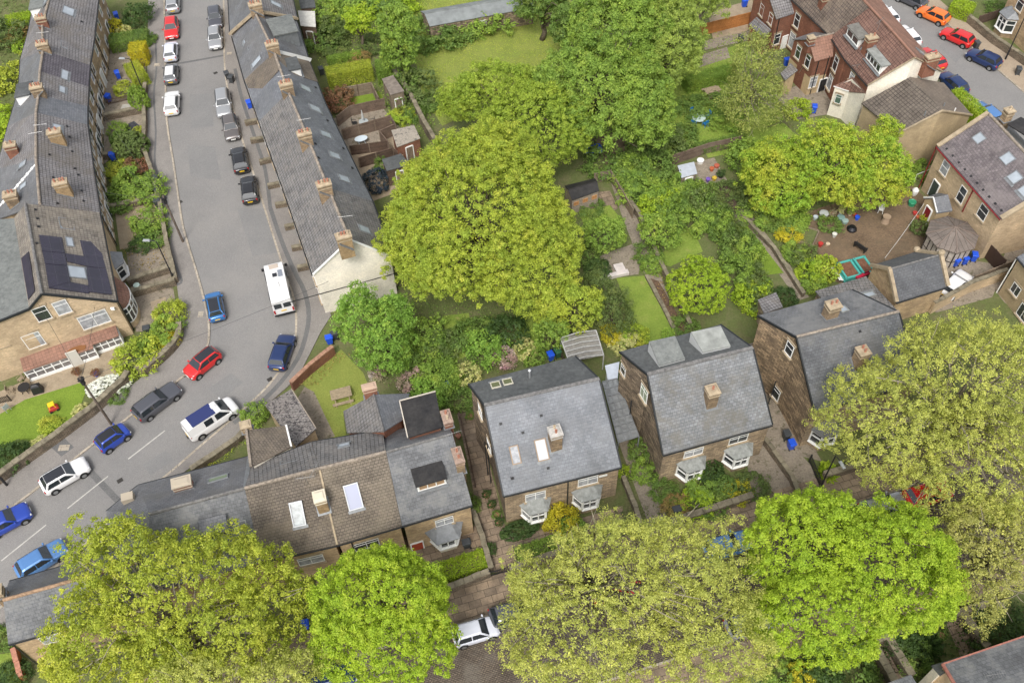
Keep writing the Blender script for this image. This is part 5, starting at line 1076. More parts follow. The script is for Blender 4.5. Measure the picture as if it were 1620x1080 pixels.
LT.roof(['a', 'b', 'c', 'd'], TILEM2); LT.body(['a', 'b', 'c', 'd'], DARKST); LT.rwin(['a', 'b', 'c'], (1375, 466), 1.1, .6, fmat=MATS['weathered_lead'])
# --- H
rt, rb2 = G(1563, 179, 9.0), G(1671, 294, 9.0)
Hh = House('detached_house', 'tan stone house with mauve slate roof and dark red drainpipes beside the paved yard', {'E0': (1483, 232, 5.9), 'E1': (1583.5, 346, 5.9), 'R0': rt, 'R1': rb2, 'B0': rt+(rt-G(1483, 232, 5.9))*.8*Vector((1, 1, 0))-UP*2.5, 'B1': rb2+(rb2-G(1583.5, 346, 5.9))*.8*Vector((1, 1, 0))-UP*2.5})
HS = ['R0', 'R1', 'E1', 'E0']; Hh.roof(HS, TILEM); Hh.roof(['B0', 'B1', 'R1', 'R0'], SLATED); Hh.body(['E0', 'E1', 'R1', 'B1', 'B0', 'R0'], TANL); Hh.ridge(['R0', 'R1']); REDP = plain('dark_red_pipe', (.2, .015, .02), .4)
Hh.gutter('E0', 'E1', REDP); Hh.coping(['E0', 'R0'], STONE_TRIM, .4, .22); Hh.coping(['E1', 'R1'], STONE_TRIM, .45, .3)
for px, w, l in (((1549, 219), 1.1, 1.0), ((1594, 251), 1.2, 1.1), ((1606, 281), 1.2, 1.1), ((1623, 302), 1.2, 1.1)): Hh.rwin(HS[:3], px, w, l)
Hh.vents(HS[:3], [(1498+3*i*3.2, 236+3*i*3.6) for i in range(10)])
for px, w, hh_ in (((1495, 266), 1.1, 1.6), ((1521.5, 308), 1.0, 1.9), ((1555, 336), 1.2, 1.6)): Hh.win('E0', 'E1', px, w, hh_, cols=1, top=.45, lintel=False)
Hh.door('E0', 'E1', (1478, 300), .95, 2.1, plain('door_dark', (.04, .06, .05), .4)); Hh.pipe('E0', 'E1', (1532, 318), 5.8, REDP, 2.6); Hh.pipe('E0', 'E1', (1468, 266), 5.8, REDP)
Hh.chim(None, (1590, 190, 9.0), .9, .8, 1.5, CHST, 1); Hh.V.update({'f0': G(1594, 196, 9.3), 'f1': G(1680, 250, 9.3), 'f2': G(1700, 230, 9.3), 'f3': G(1615, 185, 9.3)}); Hh.roof(['f0', 'f1', 'f2', 'f3'], FELTB, 'dormer_roof')
PC = House('entrance_porch', 'small slate pitched porch with white bargeboards on the tan stone house', {'a': (1461, 313, 2.4), 'b': (1476, 313, 3.3), 'c': (1500, 308, 3.3), 'd': (1507, 333, 2.4), 'e': (1482, 337, 2.4), 'f': (1485, 305, 2.4)}, 'porch')
PC.roof(['b', 'e', 'd', 'c'], SLATE); PC.roof(['a', 'b', 'c', 'f'], SLATE); PC.body(['a', 'b', 'e', 'd', 'c', 'f'], plain('tan_render', (.4, .3, .18), .8)); PC.coping(['a', 'b', 'e'], WHITE, .1, .12, 'barge_board'); PC.door('a', 'e', ('f', .5, 1.0), .8, 1.9, REDP)
# --- I
Ih = House('annexe', 'tan rendered annexe with ribbed grey concrete tile roof and blank gable with one black window', {'A': (1363, 163, 5.2), 'B': (1440, 122, 7.8), 'C': (1491, 175, 7.8), 'D': (1421, 211, 5.2), 'F': (1493, 131, 5.2), 'H': (1538, 182, 5.2)}, 'house')
TILEI = bricky('ribbed_grey_tile', (.155, .13, .108), (.12, .1, .085), (.045, .038, .034), .42, .34, .035, (.2, .17, .14), .4, .9, .9, .5, off=0); Ih.roof(['A', 'B', 'C', 'D'], TILEI); Ih.roof(['B', 'F', 'H', 'C'], TILEG if False else bricky('plain_brown_tile', (.2, .165, .13), (.17, .14, .115), (.12, .1, .085), .42, .34, .02, None, bstr=.3)); Ih.body(['A', 'D', 'C', 'H', 'F', 'B'], bricky('tan_render_wall', (.44, .345, .215), (.41, .32, .2), (.42, .33, .2), 2, 2, .001, (.31, .24, .15), .5, bstr=.15)); Ih.coping(['D', 'C', 'H'], STONE_TRIM, .16, .14, 'verge', 0)
Ih.win('D', 'H', (1462, 213), .8, .9, cols=1, top=0, fmat=BLACK, sill=False, lintel=False); Ih.win('D', 'H', (1437, 246), 1.0, .9, cols=1, top=0, fmat=BLACK, sill=False, lintel=False); Ih.pipe('D', 'H', (1475, 210), 5.5, plain('tan_pipe', (.3, .24, .15), .6), inset=.1)
for px in ((1509, 178), (1492, 170), (1462, 183)): q = on_p(*px, [Ih.p(k) for k in ('B', 'F', 'H')]); MB().tube([q, q+UP*.55], .06, 8).build('flue', WHITE if px[0] == 1509 else LEAD, Ih.root)
# --- J
RJ = 'red tile terrace beside the upper right road'
def jh(label, r0, r1, e0, e1, b0, b1, rm, bm, wm):
    h = House('terraced_house', label, {'R0': (*r0, 10.4), 'R1': (*r1, 10.4), 'E0': (*e0, 6.3), 'E1': (*e1, 6.3), 'B0': (*b0, 6.0), 'B1': (*b1, 6.0)}, group=RJ)
    h.roof(['R0', 'R1', 'E1', 'E0'], rm); h.roof(['B0', 'B1', 'R1', 'R0'], bm); h.body(['E0', 'E1', 'R1', 'B1', 'B0', 'R0'], wm); h.ridge(['R0', 'R1'], plain('red_ridge', (.26, .14, .1), .85)); h.gutter('E0', 'E1'); return h
J1 = jh('brick terraced house with weathered grey-brown tile roof and skylight by the red tile roofs', (1316, -55), (1376, 11), (1232, -22), (1314, 57), (1350, -60), (1414, 26), bricky('grey_brown_tile', (.2, .155, .125), (.135, .108, .092), (.05, .042, .038), .32, .34, .024, (.26, .21, .16), .5, .9, .8, .5, off=0), TILEO, REDBR)
J2 = jh('brick terraced house with red-brown tiles and a grey dormer left of the brick chimney', (1376.5, 11.5), (1412, 50), (1314.5, 57.5), (1336, 92), (1414.5, 26.5), (1452, 68), TILER, TILEO, REDBR)
J3 = jh('end of terrace with red-brown tiles, white dormer and tall cream gable wall', (1412.5, 50.5), (1448, 91), (1336.5, 92.5), (1373, 135), (1452.5, 68.5), (1492, 113), TILER, TILEO, ([CREAM, REDBR], [1, 0, 0, 0, 0, 0]))
JR = ['R0', 'R1', 'E1']; J1.rwin(JR, (1324, 21), 1.3, 1.5); J1.chim(JR, (1303, 10), 1.3, .9, 1.6, REDBR, 2, base=1.2); J2.dormer(JR, (1347, 66), 2.5, 2.0, 1.15, plain('grey_lid', (.17, .165, .15), .8, 0, .2, .3, 2), cols=2); J3.dormer(JR, (1380, 106), 3.0, 2.9, 1.15, MATS['white_grey_felt'], cols=4)
J2.chim(JR, (1374, 76), 1.3, .8, 1.7, REDBR, 2, base=1.2); J3.chim(['B0', 'B1', 'R1'], (1470, 104), 1.7, .8, 1.5, REDBR, 2, base=1.2); J3.aerial(JR, (1330+25, 110), .6, .2); J2.aerial(JR, (1388, 48), 1.2, .8)
J3.coping(['E1', 'R1', 'B1'], STONE_TRIM, .2, .1, 'verge', 0); J1.win('E0', 'E1', (1261, 33), 1.0, 1.7, cols=1, top=.4); J1.win('E0', 'E1', (1253, 64), 1.1, 2.0, cols=1); J2.win('E0', 'E1', (1322, 101), 1.0, 1.8, cols=1, top=.35); J3.rwin(['B0', 'B1', 'R1'], (1458, 84), 1.1, 1.5); J3.win('E0', 'E1', (1348, 122), .8, 1.0, cols=1)
J2.win('E0', 'E1', (1313, 130), 1.0, 1.9, cols=1, top=.3)
def wing(label, a, b, r0, r1, c, d, wins, fw, base_mat=None, door=None):
    h = House('rear_wing', label, {'a': (*a, 4.9), 'b': (*b, 4.9), 'r0': (*r0, 6.6), 'r1': (*r1, 6.6), 'c': (*c, 4.9), 'd': (*d, 4.9)}, 'house wing', 'rear wings of the red tile terrace')
    h.roof(['r0', 'a', 'b', 'r1'], TILEO if base_mat else TILEG); h.roof(['c', 'r0', 'r1', 'd'], TILEG); h.body(['c', 'r0', 'a', 'b', 'r1', 'd'], REDBR); h.ridge(['r0', 'r1'], RIDGE, .09)
    for px, w, hh_ in wins: h.win('c', 'a', px, w, hh_, cols=1, top=.35)
    for px, w, hh_ in fw: h.win('a', 'b', px, w, hh_, cols=1, top=.35)
    if base_mat:
        for x, y in (('c', 'a'), ('a', 'b')):
            a_, b_, dd, n = h.wallpts(x, y); c0 = a_+n*.135; c1 = b_+n*.135; m = MB(); m.obox(Vector(((c0.x+c1.x)/2, (c0.y+c1.y)/2, 1.15)), dd, n, UP, (c1-c0).length-.26, .03, 2.5); m.build('rendered_base', base_mat, h.root)
    if door: h.door('a', 'b', door, .9, 2.0, BLACK)
    h.pipe('a', 'b', (a[0]-2, a[1]+28), 4.8); return h
w1 = wing('brick rear wing with grey tiles and tall white windows nearest the orange fence', (1228, 30), (1258, 20), (1216, -8), (1256, -16), (1192, -12), (1230, -24), [((1205.5, 16), .9, 1.5), ((1219.5, 30), .9, 1.4)], [((1229, 62), .9, 1.5)]); w1.door('a', 'b', (1241, 68), .9, 2.0, WHITE)
w2 = wing('brick rear wing over tan rendered base with orange tile roof and black door', (1289, 97), (1318, 89), (1279, 62), (1320, 53), (1254, 62), (1296, 48), [((1263, 83), .9, 1.6), ((1278, 97), .9, 1.6)], [((1286, 130), 1.0, 1.5)], plain('tan_base', (.47, .36, .22), .85, 0, .2, .15, 2), (1300, 136)); w2.pipe('a', 'b', (1304, 115), 5); w2.chim(None, (1281, 70, 6.2), .8, .7, 1.1, REDBR, 0, base=1, capmat=STONE_TRIM)
h = House('rear_wing', 'cream rendered catslide wing with mauve roof and green glazed window', {'p': (1319, 136, 4.0), 'q': (1343, 144, 4.0), 's': Vector((J3.p('E1').x, J3.p('E1').y, 5.4))+E1*.0-E2*.12, 't': Vector((J3.p('E1').x, J3.p('E1').y, 5.4)).lerp(J3.p('E0'), .55)*Vector((1, 1, 0))+UP*5.4}, 'house wing', 'rear wings of the red tile terrace')
h.roof(['p', 'q', 's', 't'], TILEM if False else TILER); h.body(['p', 'q', 's', 't'], CREAM); h.win('p', 'q', (1326, 157), .7, 1.2, cols=1, glass=plain('green_pane', (.08, .13, .1), .2)); h.coping(['p', 'q'], WHITE, .1, .12, 'fascia', -.05)
h = House('lean_to', 'low grey tiled lean-to against the brick wing by the orange fence', {'a': (1185, 38, 2.6), 'b': (1197, 27, 3.6), 'c': (1220, 47, 3.6), 'd': (1209, 60, 2.6)}, 'outbuilding'); h.roof(['a', 'b', 'c', 'd'], TILEG); h.body(['a', 'b', 'c', 'd'], REDBR)
h = House('lean_to', 'low weathered felt lean-to beside the tan rendered base and ladder', {'a': (1235, 116, 2.4), 'b': (1251, 100, 3.0), 'c': (1262, 111, 3.0), 'd': (1242, 127, 2.4)}, 'outbuilding'); h.roof(['a', 'b', 'c', 'd'], TILEG); h.body(['a', 'b', 'c', 'd'], MATS['tan_base'])
# --- K, L, M, N
def boxhouse(label, base, hgt_, along, depth, rm, wm, rise=2.5, ov=.3):
    p = G(*base); a = p; b = p-E2*along; c = b+E1*depth; d = p+E1*depth; e = -E1*ov
    V = {'E0': a+UP*hgt_+e, 'E1': b+UP*hgt_+e, 'R0': (a+d)/2+UP*(hgt_+rise), 'R1': (b+c)/2+UP*(hgt_+rise), 'B0': d+UP*hgt_, 'B1': c+UP*hgt_}
    h = House('detached_house', label, V); h.roof(['R0', 'R1', 'E1', 'E0'], rm); h.roof(['B0', 'B1', 'R1', 'R0'], rm); h.body(['E0', 'E1', 'R1', 'B1', 'B0', 'R0'], wm); h.gutter('E0', 'E1'); return h
h = boxhouse('stone house in the top right corner with a white bay window over its front yard', (1577, 40), 6, 11, 9, SLATE, TAN); h.bay('E0', 'E1', (1603, 17), 2.4, 1.0, 2.7, LEAD, TAN); h.win('E0', 'E1', (1614, 8), 1.1, 1.5, cols=1); h.door('E0', 'E1', ('f', .62, 1.05), .95, 2.1, REDP)
h = boxhouse('pale house at the right edge with two white windows and blue drainpipe', (1580, 462), 5.2, 10, 9, SLATE, CREAM if False else MATS['tan_render_wall']); h.win('E0', 'E1', (1607, 458), 1.1, 1.2, cols=2, top=0); h.win('E0', 'E1', (1619, 494), 1.3, 1.6, cols=2, top=0); h.pipe('E0', 'E1', (1598, 428), 5, WHITE)
h = House('detached_house', 'dark slate roof with terracotta verge in the bottom right corner', {'a': (1491, 1050, 5.5), 'b': (1720, 972, 5.5), 'c': (1850, 1130, 8.2), 'd': (1590, 1215, 8.2)}); h.roof(['a', 'd', 'c', 'b'], SL3); h.body(['a', 'b', 'c', 'd'], TANL); RT = plain('dull_red_edge', (.3, .13, .1), .8, 0, .2, .3, 3); h.coping(['a', 'd'], RT, .22, .12, 'verge_tiles', .02); h.coping(['a', 'b'], RT, .1, .08, 'edge_tiles', .02); h.aerial(['a', 'b', 'c'], (1568, 1072), .8, .1)
h = House('outbuilding', 'small grey roof just showing at the bottom edge right of centre', {'a': (1390, 1085, 5), 'b': (1441, 1066, 5), 'c': (1475, 1120, 5.6), 'd': (1425, 1140, 5.6)}, 'outbuilding'); h.roof(['a', 'b', 'c', 'd'], SL3); h.body(['a', 'b', 'c', 'd'], TANL)
h = House('outbuilding', 'grey slate porch roof beside the house with terracotta verge', {'a': (1474, 1052, 4.4), 'b': (1530, 1034, 4.4), 'c': (1535, 1040, 5.3), 'd': (1488, 1068, 5.3)}, 'outbuilding'); h.roof(['a', 'b', 'c', 'd'], SL3); h.body(['a', 'b', 'c', 'd'], CREAM)
# covered alley between the two gabled houses
CN = House('alley_canopy', 'long glazed canopy covering the alley between the two gabled stone houses', {'a': (953, 604, 2.9), 'b': (976, 599, 2.9), 'c': (1011, 690, 2.9), 'd': (978, 700, 2.9)}, 'canopy')
CG = plain('dirty_canopy_glass', (.2, .21, .215), .35, 0, .6, .35, 2.5); CN.roof(['a', 'b', 'c', 'd'], CG, 'roof_panels', .04)
m = MB()
for i in range(9): m.bar(CN.p('a').lerp(CN.p('d'), i/8)+UP*.04, CN.p('b').lerp(CN.p('c'), i/8)+UP*.04, .09, .09)
for i in range(4): m.bar(CN.p('a').lerp(CN.p('b'), i/3)+UP*.05, CN.p('d').lerp(CN.p('c'), i/3)+UP*.05, .06, .06)
m.build('frame', LEAD, CN.root); m = MB()
for k in 'abcd': q = CN.p(k); m.box((q.x, q.y, 1.4), .1, .1, 2.8)
m.build('posts', LEAD, CN.root)
h = House('side_roof', 'small white corrugated lean-to roof behind the glazed alley canopy', {'a': (957, 578, 2.7), 'b': (980, 572, 2.9), 'c': (977, 600, 2.9), 'd': (962, 602, 2.7)}, 'outbuilding'); h.roof(['a', 'b', 'c', 'd'], plain('pale_sheet', (.5, .54, .62), .4, 0, .4, .1, 2), t=.06); h.body(['a', 'b', 'c', 'd'], WHITE)
# greenhouse canopy
GHo = House('pergola', 'white framed glass pergola behind the tall gabled slate house', {'a': (887, 535, 2.6), 'b': (943, 523, 2.6), 'c': (955, 562, 2.2), 'd': (900, 572, 2.2)}, 'pergola')
GHo.roof(['a', 'b', 'c', 'd'], plain('clear_sheet', (.2, .19, .17), .15, 0, .8, .25, 3), 'glass_roof', .03); m = MB()
for i in range(6): a = GHo.p('a').lerp(GHo.p('d'), i/5)+UP*.06; b = GHo.p('b').lerp(GHo.p('c'), i/5)+UP*.06; m.bar(a, a.lerp(b, .5)+UP*.25, .09); m.bar(a.lerp(b, .5)+UP*.25, b, .09)
for k in (('a', 'd'), ('b', 'c')): m.bar(GHo.p(k[0]), GHo.p(k[1]), .1)
for k in 'abcd': q = GHo.p(k); m.box((q.x, q.y, q.z/2), .1, .1, q.z)
m.build('frame', plain('weathered_white', (.38, .38, .37), .6, 0, .3, .2, 3), GHo.root); m = MB(); a = GHo.p('a'); d = GHo.p('d'); m.slab([a-UP*1.6, a-UP*1.59+(a-d).normalized()*.05, d-UP*1.4, d-UP*1.41], .9); m.build('low_wall', WOOD, GHo.root)
# sheds
shed('shed', 'narrow brown felt-roofed shed standing against the boundary wall', [(604, 125), (622, 119), (640, 147), (618, 153)], 2.4, FELT if False else plain('brown_felt', (.2, .17, .145), .9, 0, .2, .3, 2), WOOD, .25, ridge=False)
shed('shed', 'brick outhouse with flaking pale flat roof by the big tree', [(619, 206), (655, 198), (665, 220), (628, 234)], 2.3, earthy('flaking_roof', [(.3, (.28, .25, .21)), (.7, (.36, .32, .27))], 1, 5, spots=(.12, .11, .1)), REDBR, .1, ridge=False)
shed('shed', 'dark grey roofed shed below the dog-leg garden fences', [(604, 252), (634, 243), (650, 262), (612, 272)], 2.2, FELT, WOODV, .15, ridge=False)
shed('shed', 'timber shed with curved black felt roof and three windows near the hedge', [(893, 294), (941, 282), (948, 302), (905, 317)], 2.1, FELTB, plain('silver_timber', (.3, .25, .2), .8, 0, .2, .3, 6), .45, wins=3)
shed('shed', 'small shed with pale grey sheet roof beside the cluttered corner', [(1072, 262), (1098, 256), (1103, 276), (1078, 283)], 2.0, plain('pale_grey_sheet', (.42, .45, .5), .5, 0, .3, .1, 2), WOOD, .15, ridge=False)
shed('shed', 'small stone shed with ribbed roof at the end of the long path', [(1199, 474), (1228, 462), (1238, 488), (1208, 498)], 2.3, TILEG, DARKST, .2, ridge=False)
shed('shed', 'long low sheet-roofed hut at the top of the field', [(665, 18), (835, -12), (845, 12), (680, 42)], 2.4, plain('blue_grey_sheet', (.19, .205, .205), .6, 0, .3, .25, 1), DARKST, .7)
shed('shed', 'log store with white corrugated roof behind the slate terrace', [(471, 17), (498, 18), (500, 45), (476, 43)], 2.4, plain('white_sheet', (.55, .54, .5), .6, 0, .3, .15, 3), WOODV, .2, ridge=False)
shed('shed', 'dark brown timber shed above the log store at the top edge', [(472, -2), (496, -6), (500, 14), (476, 16)], 2.4, FELT, WOODV, .2, ridge=False)
# summer house with faceted roof
cxy = G(1508, 368, 2.6); t = thing('summer_house', 'octagonal dark timber summer house with pale faceted roof in the paved yard', 'summer house', (cxy.x, cxy.y, 0)); n = 8; R_ = 2.55
ro = MB(); O = [(cxy.x+R_*1.0*math.cos(6.2832*(i+.5)/n+TH), cxy.y+R_*1.0*math.sin(6.2832*(i+.5)/n+TH), 2.35) for i in range(n)]
O2 = [(cxy.x+.3*(o[0]-cxy.x)*0, cxy.y, 3.35) for o in O[:1]]; ro.add(O+O2+[(a, b, c-.12) for a, b, c in O], [(i, (i+1) % n, n) for i in range(n)]+[(n+1+i, n+1+(i+1) % n, (i+1) % n, i) for i in range(n)])
ro.build('roof', bricky('faceted_sheet', (.19, .16, .14), (.16, .135, .12), (.09, .075, .065), .5, 9, .03, None, bstr=.5, off=0), t)
ri = MB(); wl = MB(); fm = MB()
for i in range(n):
    a = Vector(O[i]); b = Vector(O[(i+1) % n]); ri.bar(a+UP*.03, Vector((cxy.x, cxy.y, 3.4)), .07); c = Vector((cxy.x, cxy.y, 0)); a = c+(Vector((a.x, a.y, 0))-c)*.9; b = c+(Vector((b.x, b.y, 0))-c)*.9
    e = (b-a); L = e.length; e.normalize(); nn = Vector((e.y, -e.x, 0)); wl.obox((a+b)/2+UP*1.5, e, nn, UP, L, .03, 1.5); wl.obox((a+b)/2+UP*.37, e, nn, UP, L, .08, .74)
    for k in range(4): fm.obox(a+e*L*k/3+UP*1.15, e, nn, UP, .09, .1, 2.3)
    fm.obox((a+b)/2+UP*.75, e, nn, UP, L, .1, .09)
ri.build('roof_ribs', plain('pink_grey_rib', (.2, .155, .13), .7), t); wl.build('panel', plain('cream_curtain', (.4, .36, .32), .4, 0, .5, .3, 3), t); fm.build('frame', plain('black_timber', (.035, .028, .024), .6), t)
# ------------------------------------------------------------------ vehicles
RED = paint('red_paint', (.55, .015, .015)); WHT = paint('car_white', (.72, .72, .72)); SIL = paint('silver_paint', (.42, .43, .44), .5); GRY = paint('grey_paint', (.16, .165, .175), .5); DGR = paint('dark_grey_paint', (.11, .113, .13), .5)
BLK = paint('black_paint', (.012, .012, .014)); NVY = paint('navy_paint', (.012, .03, .11), .2); BLU = paint('blue_paint', (.03, .16, .42), .2); LBL = paint('light_blue_paint', (.10, .24, .52), .3); RBL = paint('royal_blue_paint', (.02, .06, .38), .2); ORG = paint('orange_paint', (.75, .16, .02)); PWH = paint('pearl_white', (.62, .64, .72)); BRN = paint('brown_grey_paint', (.15, .135, .13), .4)
SUNR = plain('dark_roof_panel', (.02, .022, .028), .15, 0, .8); GL = 'cars parked along the road beside the middle terrace'; GLL = 'cars parked by the left hand kerb'; GR = 'cars parked on the upper right road'
C_ = car
C_((273, 2), (0, -20), 'estate', SIL, 'silver car cut by the top edge near the left kerb', GLL)
C_((247, 3), (1, -20), 'hatch', WHT, 'white car just showing behind the shrubs at the very top', GLL) if False else None
C_((271, 44), (0, 20), 'hatch', RED, 'red hatchback facing the viewer behind the white car on the left kerb', GLL)
C_((270, 81), (1, -20), 'city', PWH, 'small pale white car between the red hatchback and the white-roofed grey car', GLL)
C_((270.5, 116), (1, -20), 'city', GRY, 'grey compact car with a white roof on the left kerb', GLL, roofmat=WHT)
C_((271.5, 162), (1, -20), 'hatch', WHT, 'white hatchback alone below the grey white-roofed car', GLL)
C_((340, 27), (2, 20), 'hatch', DGR, 'dark grey car furthest up the middle terrace kerb', GL); C_((340, 60), (1, 20), 'hatch', SIL, 'silver hatchback directly below the dark grey car at the top', GL)
C_((353, 163), (2, 20), 'estate', SIL, 'silver estate car nose to tail with the brown-grey car', GL, roofmat=SIL); C_((365, 201), (4, 20), 'hatch', BRN, 'brown-grey hatchback just below the silver estate', GL)
C_((379, 252), (-4, -20), 'hatch', BLK, 'black saloon on the middle terrace kerb, upper of two black cars', GL); C_((394, 299), (-2, -20), 'hatch', BLK, 'black hatchback with red tail lamps, lower of two black cars', GL)
C_((340, 484), (-4, -20), 'city', BLU, 'small bright blue car with dark roof on the inside of the bend', GLL, roofmat=SUNR)
C_((320, 574), (-20, 16), 'city', RED, 'small red car with dark roof panel facing down the bend', GLL, roofmat=SUNR, plate=True)
C_((446, 556), (7, -20), 'hatch', NVY, 'navy compact people carrier by the right kerb of the bend', GL)
C_((248, 634), (20, -15), 'estate', DGR, 'dark grey estate car with roof rails beside the garden wall', GLL)
C_((178, 692), (20, -14), 'small', RBL, 'tiny two-seat car in blue with black rear half', GLL, roofmat=BLK)
C_((102, 751), (20, -11.5), 'hatch', WHT, 'white hatchback with dark panoramic roof on the lower bend', GLL, roofmat=SUNR)
C_((8, 824), (20, -11), 'hatch', RBL, 'royal blue car cut by the left edge', GLL); C_((65, 884), (20, -12.5), 'hatch', LBL, 'light blue hatchback above the bottom left slate roof', GL)
def vanx(t, L, W, H):
    MB().box((-.14*L, 0, H+.02), 2.3, 1.35, .05).build('solar_panel', plain('blue_cells', (.02, .03, .12), .2, 0, .8), t, wl=False)
    MB().box((.12*L, .1, H+.03), .4, .4, .09).build('roof_vent', WHT, t, wl=False, bevel=.03)
C_((334, 662), (20, -13), 'van', WHT, 'white camper van with blue solar panel on its roof', GL, extra=vanx, name='camper_van', cat='van')
C_((1477, 23), (-20, -9), 'hatch', ORG, 'bright orange hatchback on the upper right road', GR, roofmat=None); C_((1515, 58), (-20, -9), 'hatch', RED, 'red coupe parked behind the orange hatchback', GR); C_((1557, 92), (-20, -9.5), 'hatch', NVY, 'navy hatchback behind the red coupe by the yellow-brown pavement', GR); C_((1442, -2), (-20, -9), 'hatch', DGR, 'dark car cut by the top edge ahead of the orange hatchback', GR)
C_((1402, 22), (-20, -22), 'hatch', WHT, 'white car half hidden behind the orange-brown roof slope, upper one', GR); C_((1436, 56), (-20, -22), 'hatch', WHT, 'white car half hidden behind the orange-brown roof slope, lower one', GR)
C_((1474, 92), (-20, -18), 'hatch', RED, 'red car mostly hidden behind the brick chimney of the cream gable', GR); C_((1508, 131), (-20, -18), 'hatch', NVY, 'dark blue car beyond the bright clipped hedge and cream gable', GR); C_((1562, 179), (-20, -17), 'hatch', LBL, 'blue-grey car beyond the lower end of the bright hedge', GR)
GS = 'cars parked under the street trees'
C_((752, 998), (20, -6), 'city', PWH, 'pale lilac-white hatchback parked on the setts between the two big street trees', GS); C_((815, 968), (20, -6), 'hatch', DGR, 'dark car almost hidden by the olive tree, nose by the white hatchback', GS)
C_((1150, 862), (20, -6), 'hatch', LBL, 'pale blue car roof showing between the olive tree and the lime green tree', GS); C_((1188, 985), (20, -6), 'hatch', SIL, 'silver car glimpsed through the edge of the olive tree', GS)
C_((1468, 780), (20, -6), 'hatch', RED, 'red car glimpsed beneath the olive street tree', GS); C_((1398, 800), (20, -6), 'hatch', SIL, 'silver car glimpsed above the lime green tree', GS); C_((520, 1073), (20, -6), 'hatch', NVY, 'navy car at the bottom edge below the vivid green tree', GS)
C_((975, 930), (20, -6), 'hatch', RED, 'red car hidden under the wide olive tree', GS); C_((1512, 449), (14, -13), 'hatch', WHT, 'white car parked in the side yard behind the coach house', GS)
# motorhome
p = G(441, 453, 1.2); q = G(436, 430, 1.2); rz = math.atan2(q.y-p.y, q.x-p.x); mh = thing('motorhome', 'white motorhome with roof lights and air vent parked by the middle terrace', 'motorhome', (p.x, p.y, .012), rz, GL)
b = MB(); prof = [(-3.05, .45), (-3.05, 2.45), (-2.9, 2.62), (1.6, 2.62), (1.95, 2.5), (2.45, 1.45), (3.0, 1.15), (3.1, .95), (3.1, .45)]
V = [(x, s*(1.03 if z < 2 else .93), z) for s in (1, -1) for x, z in prof]; n = len(prof); b.add(V, [tuple(range(n)), tuple(range(n, 2*n))[::-1]]+[(i, n+i, n+(i+1) % n, (i+1) % n) for i in range(n)]); b.build('body', WHT, mh, wl=False, bevel=.06)
MB().add([(2.0, .8, 2.42), (2.0, -.8, 2.42), (2.47, -.9, 1.5), (2.47, .9, 1.5), (1.95, .8, 2.35), (1.95, -.8, 2.35), (2.42, -.9, 1.4), (2.42, .9, 1.4)], [(0, 1, 2, 3), (4, 7, 6, 5), (0, 3, 7, 4), (1, 5, 6, 2)]).build('windscreen', CGL, mh, wl=False)
for s in (1, -1): MB().box((-3.06, s*.45, 1.75), .04, .72, .62).build('rear_window', CGL, mh, wl=False); MB().box((-3.06, s*.9, 1.0), .06, .16, .5).build('tail_light', LAMPR, mh, wl=False); MB().box((1.0, s*1.035, 1.75), 1.1, .04, .6).build('side_window', CGL, mh, wl=False); MB().box((-1.6, s*1.035, 1.75), 1.0, .04, .5).build('side_window', CGL, mh, wl=False); MB().box((2.3, s*1.16, 1.55), .14, .26, .3).build('wing_mirror', TRIM, mh, wl=False)
MB().box((-3.05, 0, .5), .12, 2.0, .22).build('bumper', TRIM, mh, wl=False); MB().box((-3.08, 0, 1.05), .03, .52, .12).build('rear_number_plate', PLY, mh, wl=False)
MB().box((1.4, .0, 2.66), .55, .9, .08).build('roof_light', plain('tan_rooflight', (.45, .38, .32), .3), mh, wl=False, bevel=.02); MB().box((.25, .05, 2.66), .45, .45, .07).build('roof_hatch', SUNR, mh, wl=False); MB().box((.35, -.5, 2.65), .9, .45, .05).build('solar_panel', plain('grey_cells', (.2, .22, .26), .3), mh, wl=False); MB().frus((-1.1, .1, 2.62), .75, .62, .6, .5, .18).build('air_vent', WHT, mh, wl=False, bevel=.02)
for x in (2.1, -1.9):
    for s in (1, -1): w = MB().tube([(x, s*.8, .35), (x, s*1.04, .35)], .35, 16).build('wheel', TYRE, mh, wl=False); MB().tube([(x, s*1.04, .35), (x, s*1.055, .35)], .2, 12).build('rim', RIM, w, wl=False)
# trailer in the yard
p = G(1353, 424, .7); t = thing('sandpit_trailer', 'turquoise trailer full of brown leaves with a red cover end beside the coach house', 'trailer', (p.x, p.y, 0), TH, None)
TQ = plain('turquoise_shell', (.07, .36, .32), .5); m = MB()
for x0, w in ((-.75, 1.5), (.95, 1.1)):
    for sy in (-1, 1): m.box((x0, sy*1.0, .7), w+.3, .22, .4)
    for sx in (-1, 1): m.box((x0+sx*w/2, 0, .7), .2, 2.2, .4)
m.box((0, 0, .35), 3.4, 2.1, .3); m.build('tub', TQ, t, wl=False, bevel=.05); MB().box((-.75, 0, .62), 1.35, 1.85, .3).box((.95, 0, .62), .95, 1.85, .3).build('leaf_fill', earthy('brown_leaves', [(.3, (.12, .05, .03)), (.7, (.25, .13, .08))], 3, 9, bstr=1), t, wl=False)
MB().box((.2, -1.1, .75), 1.6, .35, .3, rz=.15).build('cover', plain('crimson_tarp', (.4, .01, .04), .6), t, wl=False, bevel=.05)
m = MB()
for i in range(3): m.box((-1.8-.2*i, 0, .5+.1*i), .1, 1.9, .08)
m.build('ladder_rack', WHITE, t, wl=False)
